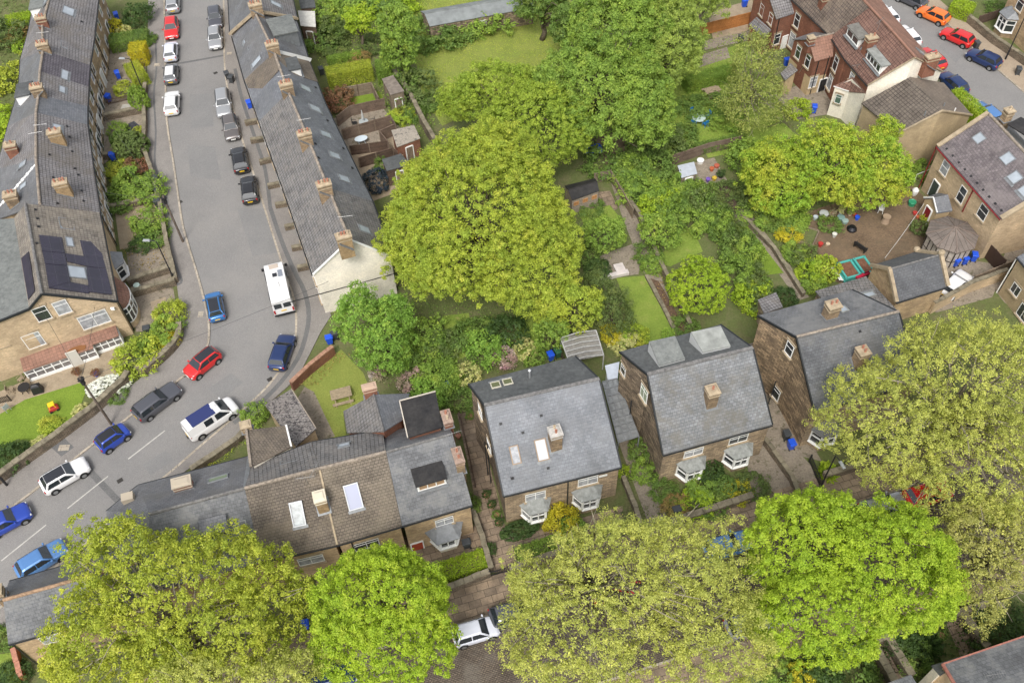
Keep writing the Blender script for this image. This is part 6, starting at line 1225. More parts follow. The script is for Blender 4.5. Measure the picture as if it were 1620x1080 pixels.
# ------------------------------------------------------------------ street furniture
lamp((233.3, 160), 'tall black street lamp beside the oval topiary', 6, (-1, .1)); lamp((277.5, 445.8), 'black street lamp at the garden corner of the bend', 6, (-1, .1)); lamp((12, 768), 'black street lamp foot at the left edge by the garden wall', 5.5, (-1, .3)); lamp((1297, 772), 'black street lamp with white head in front of the half-hidden stone house', 5.5, (.3, -1)); lamp((1590, 95), 'black street lamp by the bay-fronted house at the right edge', 6, (1, .3))
pole((290, 383.3), 'brown telegraph pole leaning over the left pavement', 6.7, [(150, 300, 5), (163, 180, 5), (158, 230, 5)]); pole((176.7, 671.7), 'dark telegraph pole with fittings beside the lower lawn', 7.5, [(150, 480, 5), (60, 480, 8), (520, 445, 6)])
BL_ = 'wheelie bins'
for px, mt, lb in [((184, 76/3), BINB, 'blue bin at the top of the left gardens'), ((186, 118), BINB, 'blue bin beside the little white gate'), ((171, 155), BINB, 'blue bin against the left terrace by the picket fence'), ((178, 247), BINB, 'blue bin lid showing below the round clipped bushes'),
    ((247, 284), BINK, 'dark bin above the pair by the telegraph pole'), ((249, 302), BINK, 'dark bin in the middle by the telegraph pole'), ((249, 321), BINK, 'dark bin below the telegraph pole top'), ((366, 125), BINK, 'grey bin on the pavement of the middle terrace'), ((359, 119), BINK, 'smaller dark bin tucked behind the grey bin'), ((394, 165), BINB, 'blue bin against the middle terrace wall'),
    ((521, 537), BINB, 'blue bin at the end of the cream gable yard'), ((529, 530), BINK, 'round-lidded grey bin beside the cream gable'), ((233, 522), BINK, 'grey bin below the bow window'), ((871, 563), BINB, 'blue bin beside the white glass pergola'), ((882, 558), BING, 'green bin next to the blue bin by the pergola'), ((708, 612), BINB, 'blue bin in the passage behind the flat roofed wing'),
    ((738, 860), BINK, 'black bin with a house number sticker beside the cream bay window'), ((1244, 688), BINK, 'grey bin beside the dark stone gable'), ((1252, 703), BINB, 'blue bin in front of the grey bin by the dark gable'), ((1512, 414), BINB, 'left of three blue bins below the summer house'), ((1526, 411), BINB, 'middle of three blue bins below the summer house'), ((1541, 406), BINB, 'right of three blue bins below the summer house'),
    ((1545, 71), BINK, 'grey bin between the red coupe and navy hatchback'), ((1611, 112), BINK, 'grey bin on the right hand pavement by the stone wall'), ((1245, 98), BINB, 'blue bin by the low felt lean-to'), ((1178, 5), BINB, 'blue bin stack by the brick wing at the top'), ((1070, 808), BINK, 'dark bin in the dry planting by the olive tree'), ((482, 988), BINB, 'blue bin under the gold-green street tree'), ((471, 990), BINK, 'grey bin under the gold-green street tree'), ((508, 112), BINK, 'dark covered barbecue beside the clipped yellow hedge'), ((1288, 172), BINB, 'blue bin behind the cream catslide wing'), ((1172, 62), BINK, 'dark bin next to the orange fence')]:
    bin_(px, mt, lb, rz=BR.choice([.2, .4, -.2, 1.8]), group=BL_)
# ------------------------------------------------------------------ walls and fences
W_ = wallline
W_('garden_wall', 'curved garden wall round the corner shrubs of the big end house', smoothline([(288, 520), (285, 542), (263, 567), (232, 591), (222, 588)], 3), 1.1, .45)
W_('garden_wall', 'long stone wall below the lawn of the big end house', [(208, 597), (200, 610), (150, 655), (97, 695), (40, 735), (-5, 768)], 1.2, .45)
W_('garden_wall', 'stone wall along the pavement beside the left front gardens', [(233, 140), (230, 165), (232, 197), (230, 240), (245, 283), (254, 323)], .9, .35)
W_('garden_wall', 'stone garden wall stepping down toward the corner lamp', [(256, 325), (267, 390), (281, 448)], .9, .35)
for i, (a, b) in enumerate((((170, 336), (252, 318)), ((205, 452), (276, 428)), ((208, 470), (280, 450)), ((168, 190), (228, 178)), ((166, 252), (232, 245)))): W_('garden_wall', ['low wall below the big loose shrubs of the left gardens', 'upper of two parallel walls near the corner lamp', 'lower of two parallel walls near the corner lamp', 'wall beneath the oval topiary garden', 'wall beneath the round clipped bush'][i], [a, b], .9, .4)
W_('brick_wall', 'brick topped boundary wall curving behind the triangular lawn', [(464, 617), (492, 590), (530, 560)], 1.3, .3, REDBR, plain('brick_coping', (.33, .19, .13), .85, 0, .2, .3, 3))
W_('garden_wall', 'rubble wall beside the lichen roofed outbuilding', [(305, 748), (345, 722), (378, 700), (395, 680)], .8, .4)
W_('garden_wall', 'front wall before the red door garden', [(692, 944), (735, 926), (775, 910)], 1.0, .4); W_('garden_wall', 'front wall below the bright clipped hedge', [(806, 906), (860, 888), (905, 872)], 1.0, .4)
W_('garden_wall', 'front wall before the wedge dormer house', [(1060, 832), (1110, 816), (1188, 790)], 1.0, .45); W_('garden_wall', 'front wall by the lamp of the half-hidden house', [(1300, 758), (1355, 742), (1400, 730)], 1.0, .45)
W_('garden_wall', 'garden side wall between front path and red door garden', [(748, 812), (762, 850), (778, 905)], .9, .35); W_('garden_wall', 'side wall right of the gabled slate house', [(985, 760), (1005, 810), (1012, 835)], .9, .3)
W_('garden_wall', 'side wall left of the dark stone house yard', [(1207, 700), (1250, 760), (1262, 790)], .9, .3); W_('garden_wall', 'old stone wall running between two long back gardens', [(968, 288), (1010, 345), (1040, 415), (1058, 450), (1090, 520)], .9, .3)
W_('garden_wall', 'stone wall beside the long right-hand garden path', [(1172, 345), (1222, 395), (1270, 470)], .6, .3); W_('garden_wall', 'stone edging wall left of the lower lawn', [(1022, 438), (1050, 490), (1072, 535)], .35, .3)
W_('garden_wall', 'tall wall with coping behind the narrow shed', [(625, 125), (650, 160), (672, 205), (690, 235)], 1.4, .4); W_('garden_wall', 'pavement wall of the house with the white bay at top right', [(1504, 18), (1532, 38), (1569, 69), (1600, 90), (1640, 118)], 1.1, .4)
W_('garden_wall', 'brick front wall below the lime green street tree', [(1330, 1040), (1400, 1012), (1480, 985), (1560, 960)], 1.1, .4); W_('garden_wall', 'left wall of the bottom garden path', [(1373, 1020), (1410, 1085)], 1.1, .5); W_('garden_wall', 'right wall of the bottom garden path', [(1396, 1008), (1436, 1075)], 1.1, .5); W_('garden_wall', 'wall between the two dark paths under the olive tree', [(1515, 975), (1555, 1030)], 1.1, .5)
W_('yard_wall', 'rendered wall along the side lane by the white car', [(1470, 495), (1530, 462), (1585, 442)], 1.6, .3, TANL)
W_('garden_wall', 'dark stone wall at the foot of the bottom left garden', [(28, 1030), (40, 1075)], .9, .3, plain('orange_brick', (.4, .13, .05), .8), TERRA)
FG = 'timber fences of the middle gardens'; DB = bricky('brown_board', (.22, .16, .12), (.16, .115, .09), (.07, .05, .04), 4, .14, .012, (.24, .19, .15), .4, .9, .6, 1)
fence('fence', 'pale grey panel fence with dark posts by the small bright lawn', [(546, 156), (590, 148), (602, 172)], 1.6, WOOD, 1.8, FG, pmat=WOODV); fence('fence', 'upper brown fence above the patio with closed parasol', [(536, 200), (556, 184), (610, 172)], 1.5, DB, 1.8, FG)
fence('fence', 'long dark fence between the two patios', [(544, 222), (620, 200), (628, 213), (603, 224), (618, 243)], 1.6, DB, 2.2, FG, pmat=WOOD); fence('fence', 'dark fence with blue trim below the oval table yard', [(556, 246), (616, 238)], 1.4, WOODV, 1.8, FG, pmat=WOOD); fence('fence', 'lowest red-brown fence of the middle gardens', [(570, 266), (624, 250), (640, 262)], 1.5, WOODV, 1.8, FG, pmat=WOOD)
fence('fence', 'bright orange timber fence beside the brick wings', [(1106, 58), (1185, 38)], 1.7, ORNG, 2.0, 'timber fences of the upper gardens', px_at='base'); fence('fence', 'brown fence behind the small grey shed', [(1062, 262), (1118, 243), (1170, 232)], 1.5, DB, 2.0, 'timber fences of the upper gardens')
fence('fence', 'weathered fence behind the timber shed', [(940, 290), (965, 284), (1000, 345)], 1.4, WOOD, 2.0, 'timber fences of the upper gardens'); fence('railing', 'dark metal railing across the bottom of the flagged front path', [(775, 912), (808, 903)], 1.0, BLACK, 2, None, gaps=True)
fence('railing', 'black railing beside the yard under the dark gable', [(1280, 730), (1296, 770)], 1.1, BLACK, 2, None, gaps=True); fence('fence', 'picket fence of the left gardens below the blue bin', [(172, 166), (206, 158)], .8, WOODV, 2, None, gaps=True); fence('gate', 'dark timber gate between side yard and tan house wall', [(1550, 400), (1580, 432)], 1.9, plain('brown_black_gate', (.06, .035, .025), .7), 1.3, None)
fence('fence', 'grey board fence along the lane above the pale right edge house', [(1535, 452), (1600, 426)], 1.5, WOOD, 1.9, None); fence('fence', 'timber fence of the far bay-fronted yard', [(1545, 40), (1575, 30)], 1.3, WOODV, 1.8, None)
fence('railing', 'small dark trellis fence by the left patio edge', [(-8, 640), (18, 634)], .9, plain('dark_trellis', (.05, .04, .03), .7), 1.5, None, gaps=True); fence('fence', 'slim fence along the gravel passage of the gabled slate house', [(726, 652), (742, 720), (752, 770)], .7, WOODV, 1.8, None)
# ------------------------------------------------------------------ garden things
PB = 'picnic benches'
def picnic(px, lb, rz=TH):
    p = G(px[0], px[1], .6); t = thing('picnic_bench', lb, 'bench', (p.x, p.y, 0), rz, PB); mt = plain('bench_wood', (.3, .24, .16), .85, 0, .2, .25, 4)
    for nm, y, z, w in (('tabletop', .0, .75, .85), ('seat', .78, .45, .3), ('seat', -.78, .45, .3)):
        m = MB(); k = max(2, int(w/.15))
        for i in range(k): m.box((0, y+((i+.5)/k-.5)*w, z), 1.9, w/k-.015, .04)
        m.build(nm, mt, t, wl=False)
    for x in (-.65, .65):
        m = MB(); m.bar((x, -.8, 0), (x, -.25, .73), .09).bar((x, .8, 0), (x, .25, .73), .09).bar((x, -.85, .4), (x, .85, .4), .08); m.build('leg_frame', mt, t, wl=False)
picnic((540, 625), 'wooden picnic bench on the triangular lawn'); picnic((1127, 144), 'weathered picnic bench on the upper garden lawn', .3)
tablem((1106, 186), .75, plain('pale_table', (.42, .52, .5), .5), 'round pale garden table with blue chairs around it')
BC = plain('bright_blue_chair', (.02, .17, .42), .45); p = G(1106, 186, .5)
for i, (a, lb) in enumerate(((120, 'blue garden chair behind the round pale table'), (20, 'blue garden chair right of the round pale table'), (-130, 'blue garden chair in front left of the round pale table'), (-60, 'blue garden chair in front right of the round pale table'))):
    a = math.radians(a); chairm((p.x+1.15*math.cos(a), p.y+1.15*math.sin(a), 0), a+math.pi/2, BC, lb, 'blue chairs round the garden table')
tablem((571, 219), .5, plain('pale_blue_table', (.55, .63, .68), .4), 'oval pale blue table in the fenced brown yard', .3, oval=1.5); tablem((575, 192), .55, plain('grey_glass_table', (.35, .38, .38), .2), 'round glass table with closed parasol on the upper patio')
p = G(575, 192, .7); t = thing('parasol', 'closed grey parasol standing through the round glass table', 'parasol', (p.x, p.y, 0)); MB().tube([(0, 0, 0), (0, 0, 2.3)], .03, 8).build('pole', WHITE, t, wl=False); MB().lathe((0, 0, 1.1), [(.16, 0), (.13, .5), (.04, 1.15)], 10).build('canopy', plain('grey_cloth', (.45, .46, .45), .8), t, wl=False)
for dx, lb in ((-1.1, 'black garden chair left of the glass table'), (1.0, 'black garden chair right of the glass table')): chairm((p.x+dx, p.y+.2, 0), 1.57 if dx > 0 else -1.57, BLACK, lb, 'chairs of the upper patio')
tablem((37, 612), .55, BLACK, 'dark round table on the patio of the big end house'); p = G(37, 612, .5)
for (dx, dy, a, lb) in ((-1.2, -.2, -1.3, 'tan lounge chair left of the dark patio table'), (.1, 1.0, 3.1, 'tan lounge chair against the wall behind the dark patio table'), (-.6, 1.0, 2.6, 'second tan chair from the left by the house wall')): chairm((p.x+dx, p.y+dy, 0), a, plain('tan_weave', (.28, .22, .15), .8), lb, 'chairs on the end house patio')
chairm(tuple(G(12, 648, .3)), .9, plain('grey_chair', (.3, .33, .32), .6), 'grey slatted chair at the left edge of the lawn', 'chairs on the end house patio')
p = G(57, 613, .6); t = thing('covered_barbecue', 'black covered barbecue on the end house patio', 'barbecue', (p.x, p.y, 0), .3); MB().frus((0, 0, 0), 1.0, .75, .8, .55, .95).build('cover', BLACK, t, wl=False, bevel=.08); MB().frus((0, 0, .93), .8, .5, .45, .2, .18).build('hood', BLACK, t, wl=False, bevel=.05)
p = G(83, 643, .5); t = thing('toy_car', 'red and yellow ride-in toy car on the bright lawn', 'toy car', (p.x, p.y, 0), .5); MB().frus((0, 0, .15), .95, .6, .8, .5, .35).build('body', plain('toy_red', (.4, .04, .035), .4), t, wl=False, bevel=.06); m = MB()
for x in (-.3, .25):
    for y in (-.22, .22): m.bar((x, y, .45), (x*.7, y*.8, .85), .06)
m.box((-.02, 0, .88), .55, .5, .07); m.build('roof', plain('toy_yellow', (.8, .5, .02), .4), t, wl=False)
for x in (-.3, .3):
    for y in (-1, 1): MB().tube([(x, y*.25, .14), (x, y*.34, .14)], .14, 10).build('wheel', BLACK, t, wl=False)
def simple(name, lb, cat, px, z, prof, mat, group=None, n=12):
    p = G(px[0], px[1], z); o = MB().lathe((0, 0, 0), prof, n).build(name, mat, loc=(0, 0, 0)); o.location = (p.x, p.y, 0); return tag(o, lb, cat, group)
simple('stone_bird_bath', 'stone pillar with metal dish in the middle of the paved yard', 'bird bath', (1402, 346), .5, [(.45, 0), (.38, .3), (.3, .7), (.42, .78), (.42, .85), (.1, .8)], plain('brown_stone', (.3, .22, .15), .9)); simple('black_bowl', 'shiny black upturned bowl on the brown pavers', 'bowl', (1348, 361), .2, [(.55, 0), (.52, .2), (.3, .45), (.05, .5)], plain('gloss_black', (.01, .01, .012), .2)); simple('satellite_dish_stand', 'white round urn by the dark red pipe', 'urn', (1448, 303), .5, [(.2, 0), (.3, .3), (.35, .7), (.2, .9)], WHITE); simple('water_butt', 'pale green water butt by the curved bay window', 'water butt', (218, 455), .5, [(.3, 0), (.36, .5), (.32, .95), (.1, 1.0)], plain('mint_plastic', (.4, .5, .45), .5)); simple('green_tub', 'green round tub on the flags by the entrance porch', 'tub', (1443, 321), .3, [(.35, 0), (.42, .5), (.4, .52), (.3, .45)], plain('tub_green', (.03, .25, .13), .4))
p = G(1436, 336, .5); chairm((*G(1394, 331, .4)[:2], 0), 2.8, WHITE, 'white plastic chair at the tree edge of the paved yard', None)
for px, mt, lf, lb in [((152, 567+25), plain('blue_glaze', (.03, .08, .4), .3), L_RED, 'blue glazed pot with russet plant by the pale porch door'), ((122, 590), TERRA, L_RED, 'pot with red leaves beside the telegraph pole top'), ((770, 784), TERRA, L_DRK, 'upper terracotta pot against the gabled slate house'), ((778, 800), TERRA, L_DRK, 'second terracotta pot against the gabled slate house'), ((786, 816), TERRA, L_MID, 'third terracotta pot against the gabled slate house'), ((790, 828), TERRA, L_DRK, 'lowest pot at the corner of the gabled slate house'), ((744, 660), TERRA, L_MID, 'pot at the top of the gravel passage'), ((1126, 268), plain('orange_plastic', (.42, .11, .05), .5), None, 'orange pot in the cluttered shed corner'), ((1130, 283), plain('yellow_plastic', (.5, .36, .04), .5), None, 'yellow tub in the cluttered shed corner'), ((1120, 285), plain('purple_plastic', (.18, .1, .4), .5), None, 'purple tub beside the yellow tub'), ((1140, 278), BLACK, L_DRK, 'black pot with dark plant in the shed corner'), ((1330, 336), WHITE, L_CRM, 'white pot of pale flowers at the yard edge'), ((1345, 338), TERRAP, L_GRN, 'stoneware pot of mixed plants at the yard edge'), ((1356, 345), BINB, None, 'blue and white toy tub at the yard edge'), ((1316, 340), TERRA, L_PNK, 'pink planted pot left of the yard clutter'), ((1290, 345), plain('pale_bag', (.45, .5, .55), .6), None, 'pale blue-grey sack like tub under the ochre tree'), ((1462, 348), BLACK, L_GOLD, 'black pot with bright green bush by the porch'), ((1488, 1006), TERRA, L_MID, 'pot by the dark bottom path'), ((1320, 372), plain('small_white', (.55, .55, .5), .5), None, 'small pale bucket on the yard'), ((1298, 387), plain('toy_red', (.4, .04, .035), .4), None, 'red toy tub by the yellow hedge'), ((725, 690), TERRA, None, 'empty pot in the gravel passage'), ((1003, 535+5), BLACK, L_CRM, 'black planter behind the wedge dormer house')]:
    potm(px, .26 if mt is not BLACK else .32, .45, mt, lb, lf)
p = G(1268, 362, .3)
t = thing('garden_bench', 'dark metal bench beside the turquoise trailer', 'bench', (*G(1362, 390, .4)[:2], 0), -.9); m = MB()
for i in range(4): m.box((0, -.2+i*.13, .43), 1.4, .1, .03)
m.build('seat', BLACK, t, wl=False); MB().box((0, -.3, .72), 1.4, .05, .35).build('backrest', BLACK, t, wl=False)
for x in (-.62, .62): MB().box((x, -.02, .3), .06, .5, .6).build('leg', BLACK, t, wl=False)
t = thing('raised_bed', 'empty timber raised bed at the left end of the paved yard', 'raised bed', (*G(1272, 372, .2)[:2], 0), -.5); m = MB()
for sx in (-1, 1): m.box((sx*1.2, 0, .18), .1, 2.4, .36)
for sy in (-1, 1): m.box((0, sy*1.15, .18), 2.3, .1, .36)
m.build('frame', WOOD, t, wl=False); MB().box((0, 0, .13), 2.2, 2.2, .2).build('soil', SOIL, t, wl=False)
t = thing('rotary_line', 'thin washing line pole with drooping line over the paved yard', 'washing line', (*G(1448, 318, 0)[:2], 0)); a = G(1462, 322, 2.3)-t.location; b = G(1400, 408, 2.2)-t.location; MB().tube([a, a.lerp(b, .33)-UP*.3, a.lerp(b, .66)-UP*.3, b], .016, 4).build('line', WHITE, t, wl=False); MB().tube([(b.x, b.y, 0), b], .04, 6).build('post', WOOD, t, wl=False)
t = thing('patio_slab_bench', 'L-shaped white stone bench on the brown patio above the lower lawn', 'bench', (*G(975, 432, .2)[:2], 0), .25); MB().box((-.3, -.2, .2), 3.0, .5, .4).build('seat', plain('pale_slab', (.55, .5, .48), .8, 0, .2, .15, 2), t, wl=False, bevel=.02); MB().box((.5, .5, .22), 1.0, 1.0, .44).build('block', MATS['pale_slab'], t, wl=False, bevel=.02)
t = thing('ladder', 'aluminium ladder leaning on the tan rendered base of the wing', 'ladder', (*G(1258, 128, 0)[:2], 0), .3); m = MB()
a, b = Vector((0, 0, 0)), G(1268, 104, 3.2)-t.location
for s in (-.2, .2): m.bar(a+Vector((s, 0, 0)), b+Vector((s, 0, 0)), .05)
for i in range(10): q = a.lerp(b, (i+.5)/10); m.bar(q-Vector((.2, 0, 0)), q+Vector((.2, 0, 0)), .035)
m.build('rungs', RIM, t, wl=False)
t = thing('steps', 'stone steps with pale handrail beside the tan stone house', 'steps', (*G(1462, 290, 0)[:2], 0), TH-.3); m = MB()
for i in range(7): m.box((.28*i-.8, .9, .1+.1*i), .3, 1.1, .2+.2*i)
m.build('treads', YARD, t, wl=False); MB().bar((-1, .3, 1.0), (1.1, .3, 2.3), .06).bar((-1, .3, 0), (-1, .3, 1.0), .06).bar((1.1, .3, 0), (1.1, .3, 2.3), .06).build('handrail', plain('pale_rail', (.5, .5, .48), .5), t, wl=False)
for px, s_, lb in (((938, 232), (2.2, 1.3), 'blue tarpaulin covered heap in the shade below the clumpy tree'), ((1016, 212), (1.2, .5), 'small blue tarpaulin under the broad tree')):
    p = G(*px, .4); o = MB().frus((0, 0, 0), s_[0], s_[1], s_[0]*.7, s_[1]*.6, .5).build('tarpaulin', BINB, loc=(0, 0, 0), bevel=.05); o.location = (p.x, p.y, 0); tag(o, lb, 'tarpaulin', 'blue tarpaulins')
for px, mt, lb, k in (((1303, 340), plain('grey_sack', (.4, .42, .42), .7), 'pale sack heap left in the yard clutter', .5), ((1330, 345), plain('teal_tub', (.17, .27, .26), .5), 'teal trug in the yard clutter', .4), ((1337, 350), plain('mint_tub', (.25, .34, .32), .5), 'mint green tub below the yard clutter', .35), ((1352, 338), plain('toy_red', (.4, .04, .035), .4), 'red toy beside the blue and white tub', .22), ((1448, 336), plain('toy_red', (.4, .04, .035), .4), 'red toy heap by the entrance porch', .25), ((1453, 342), plain('orange_plastic', (.42, .11, .05), .5), 'orange ball by the washing line', .22), ((1134, 262), plain('brick_dust', (.4, .1, .06), .8), 'red roll standing in the shed corner', .3), ((1108, 255), WHITE, 'white crate stack behind the small grey shed', .4), ((1388, 331), plain('dark_pot', (.1, .08, .07), .6), 'dark pot by the white plastic chair', .25), ((1310, 385), TERRAP, 'tan bucket beside the red toy tub', .22), ((1607, 432), plain('teal_tub', (.17, .27, .26), .5), 'teal and yellow water play tub by the right edge house', .45)):
    simple('garden_tub', lb, 'tub', px, .25, [(k*.8, 0), (k, k*1.1), (k*.85, k*1.15), (k*.3, k*1.2)], mt, 'garden clutter')
# ------------------------------------------------------------------ trees
T = tree
ash = dict(dens=2.3, rc=.42, per=70, leaf=.145, loose=.45, fill=1.2, bs=2.2, crease=1.3)
T('ash_tree', 'huge yellow-green spreading tree filling the middle of the gardens', [(615, 205, 895, 480, 8, 6.2), (600, 300, 760, 470, 6.5, 5), (735, 330, 918, 505, 5.5, 5), (700, 192, 850, 330, 10, 4.5), (640, 235, 730, 340, 8, 4), (780, 300, 915, 430, 7, 4.5)], L_YG, ash, .5, 40)
T('maple_tree', 'rounded fresh green tree above the big yellow-green tree', [(705, 98, 880, 205, 6, 4.2), (760, 130, 935, 285, 5.5, 5), (688, 135, 790, 195, 4.5, 3.5)], leafmat('leaf_warm_green', (.20, .27, .04), (.15, .22, .035), (.24, .3, .05)), dict(dens=2.6, rc=.4, per=60, leaf=.15, loose=.25, bs=1.6, crease=1.1), .4, 24, group='large garden trees')
T('chestnut_tree', 'towering clumpy green tree over the middle top gardens', [(845, 60, 1030, 240, 7, 6), (900, -30, 1060, 130, 9, 5.5), (960, 90, 1062, 240, 6, 4.5)], L_GRN, dict(dens=1.5, rc=.58, per=95, leaf=.19, loose=.25, rough=.18, bs=2.4, crease=1.6), .5, 30, group='large garden trees')
T('broad_tree', 'tall green tree right of the clumpy tree beside the orange fence', [(1000, -20, 1112, 150, 7.5, 6), (950, -50, 1060, 60, 9, 5), (1050, -40, 1150, 50, 6, 4)], leafmat('leaf_soft_green', (.19, .25, .06), (.14, .2, .05), (.22, .28, .06)), dict(dens=1.6, rc=.5, per=75, leaf=.17, loose=.4, rough=.18, bs=2.0, crease=1.4), .4, 26, twig=1, group='large garden trees')
T('field_tree', 'green tree at the top edge behind the long low hut', [(815, -30, 900, 45, 5, 4.5), (875, 20, 935, 80, 5, 4)], L_MID, dict(dens=1.2, rc=.6, per=70, leaf=.24, loose=.2), .3, 16, group='large garden trees')
T('cherry_tree', 'loose jade green tree with spiky shoots beside the cream gable', [(560, 480, 655, 600, 4.2, 3.8), (530, 445, 615, 560, 5.8, 3.4), (575, 535, 640, 603, 3, 2.8), (600, 455, 655, 540, 5, 3)], L_JAD, dict(dens=2.2, rc=.38, per=48, leaf=.15, loose=.9, rough=.2, bs=1.2, crease=1.1), .22, 26, twig=1)
T('golden_tree', 'compact yellow-green tree above the glass pergola', [(855, 447, 952, 530, 3.8, 3), (845, 470, 900, 520, 4, 2.8)], L_YG, dict(dens=2.6, rc=.4, per=48, leaf=.16, loose=.1), .2, 14)
T('garden_tree', 'mid green bushy tree left of the glass pergola', [(842, 500, 905, 560, 2.2, 2.2)], L_GRN, dict(dens=2, rc=.45, per=45, leaf=.17, loose=.2), .15, 10)
T('poplar_tree', 'upright bright green tree beside the field path', [(597, 14, 660, 80, 7, 3.5), (604, 55, 658, 122, 3.8, 3.8)], L_GRN, dict(dens=1.3, rc=.6, per=70, leaf=.24, loose=.3, rough=.2), .25, 16)
T('acacia_tree', 'bright lime tree near the top behind the slate dormer house', [(547, 12, 592, 62, 4, 3)], L_LIME, dict(dens=1.6, rc=.45, per=55, leaf=.22, loose=.2), .2, 10)
T('silver_birch', 'thin feathery grey-green tree in front of the brick wings', [(1150, 62, 1235, 180, 5.5, 5), (1140, 120, 1250, 215, 3.5, 3.5), (1165, 45, 1215, 100, 8, 2.5)], leafmat('leaf_sparse_green', (.22, .27, .08), (.17, .22, .065), (.26, .29, .1)), dict(dens=1.1, rc=.6, per=44, leaf=.17, loose=1.0, fill=.12, rough=.15), .16, 50, twig=3, bark=TWIG)
T('plum_tree', 'wide ochre-tinted green tree over the paved yard edge', [(1240, 188, 1370, 310, 5.5, 4.5), (1170, 215, 1290, 340, 4, 4), (1320, 215, 1438, 330, 4.5, 4.2), (1370, 180, 1425, 250, 6, 3), (1270, 225, 1400, 335, 4, 3.6), (1180, 255, 1300, 350, 3.2, 3), (1310, 265, 1440, 345, 3.5, 3)], L_OCH, dict(dens=2.3, rc=.4, per=58, leaf=.15, loose=.5, rough=.17, bs=1.7, crease=1.2), .3, 34)
T('round_tree', 'dense round lime-green tree by the wedge dormer house', [(1057, 408, 1152, 500, 2.4, 2.2)], L_LIME, dict(dens=4.5, rc=.28, per=34, leaf=.13, loose=0, rough=.04), .15, 8)
T('apple_tree', 'small fresh green tree beside the timber shed lawn', [(917, 340, 994, 405, 2.6, 2.2)], L_GRN, dict(dens=2.4, rc=.38, per=45, leaf=.16, loose=.2), .15, 12)
T('willow_tree', 'drooping dull green tree beside the lower lawn', [(935, 450, 1003, 530, 2.4, 2.2), (925, 420, 965, 470, 2, 1.8)], L_DULL, dict(dens=2, rc=.5, per=50, leaf=.14, loose=.6, hang=1.2), .15, 16)
T('pear_tree', 'light green tree over the old garden wall', [(1008, 333, 1075, 400, 2.8, 2.4)], L_GRN, dict(dens=2.2, rc=.4, per=45, leaf=.17, loose=.4), .15, 12)
lime_kw = dict(dens=2.6, rc=.4, per=72, leaf=.135, loose=.0, rough=.13, fill=1.4, bs=1.35, crease=1.0)
gold_kw = dict(dens=2.0, rc=.36, per=46, leaf=.15, loose=.8, rough=.2, fill=.4, bs=1.9, crease=1.7)
pale_kw = dict(dens=2.3, rc=.36, per=46, leaf=.12, loose=.9, rough=.18, fill=.4, bs=2.2, crease=2.1)
def sb(x, y=1.8): q = SW(x, y); return (q[0], q[1], .1)
def under(l): c = lobe(*l)[0]; v = Vector((c[0], c[1], 0))-A0; return v.dot(E1)
SG = 'street trees over the lower houses'
L1 = [(150, 835, 400, 1040, 8.5, 5.5), (110, 808, 270, 950, 9, 4.2), (300, 830, 462, 960, 8.5, 4.2), (80, 930, 240, 1080, 7, 4.5), (240, 930, 480, 1090, 7, 5), (370, 880, 500, 1010, 7, 4), (60, 1010, 190, 1110, 5.5, 4), (180, 1000, 330, 1110, 6, 4)]
T('street_tree', 'gold-green airy street tree over the bottom left roofs', L1, L_GOLD, gold_kw, .32, 60, twig=2, group=SG, base=sb(under(L1[0])), bark=TWIG)
L2 = [(492, 872, 715, 1045, 8, 5), (500, 950, 722, 1090, 6.5, 4.8), (545, 862, 660, 950, 9, 3.2)]
T('street_tree', 'vivid green domed street tree left of the parked white hatchback', L2, L_LIME, lime_kw, .3, 26, group=SG, base=sb(under(L2[0])))
L3 = [(820, 835, 1080, 1050, 9, 5.5), (1000, 815, 1195, 1000, 8.5, 5), (885, 803, 1120, 940, 9.5, 4.2), (785, 930, 1040, 1110, 7, 5), (1030, 925, 1226, 1110, 7, 5), (795, 880, 880, 980, 7, 3.5)]
T('street_tree', 'wide pale olive street tree at bottom centre', L3, L_PALE, pale_kw, .38, 90, twig=3, group=SG, base=sb(under(L3[0])), bark=TWIG)
L4 = [(1180, 772, 1385, 950, 8.5, 4.8), (1270, 800, 1508, 1010, 8, 5), (1185, 880, 1420, 1055, 7, 4.6), (1400, 880, 1512, 1000, 6, 3.8)]
T('street_tree', 'vivid lime green street tree right of the pale olive tree', L4, L_LIME, lime_kw, .34, 30, group=SG, base=sb(under(L4[0])+3))
L5 = [(1385, 488, 1650, 700, 10, 5.5), (1298, 560, 1500, 770, 9, 5), (1430, 640, 1660, 860, 8, 5.5), (1340, 640, 1480, 790, 7.5, 4.5), (1550, 500, 1720, 760, 9, 5)]
T('street_tree', 'huge pale olive tree covering the right hand house', L5, L_PALE, pale_kw, .4, 90, twig=3, group=SG, base=sb(under(L5[0])-1, 2.0), bark=TWIG)
L6 = [(1480, 770, 1660, 960, 6.5, 5), (1500, 860, 1600, 1000, 5, 3.5)]
T('street_tree', 'olive tan street tree below the huge pale tree at right edge', L6, L_PALE2, pale_kw, .3, 50, twig=3, group=SG, base=sb(under(L6[0]), 11.8), bark=TWIG)
L7 = [(235, 1030, 420, 1130, 7, 4), (380, 1020, 520, 1120, 7, 3.5)]
T('street_tree', 'pale olive treetop at the bottom edge left of the vivid dome', L7, L_PALE, pale_kw, .25, 40, twig=3, group=SG, base=sb(under(L7[0]), 11.8), bark=TWIG)
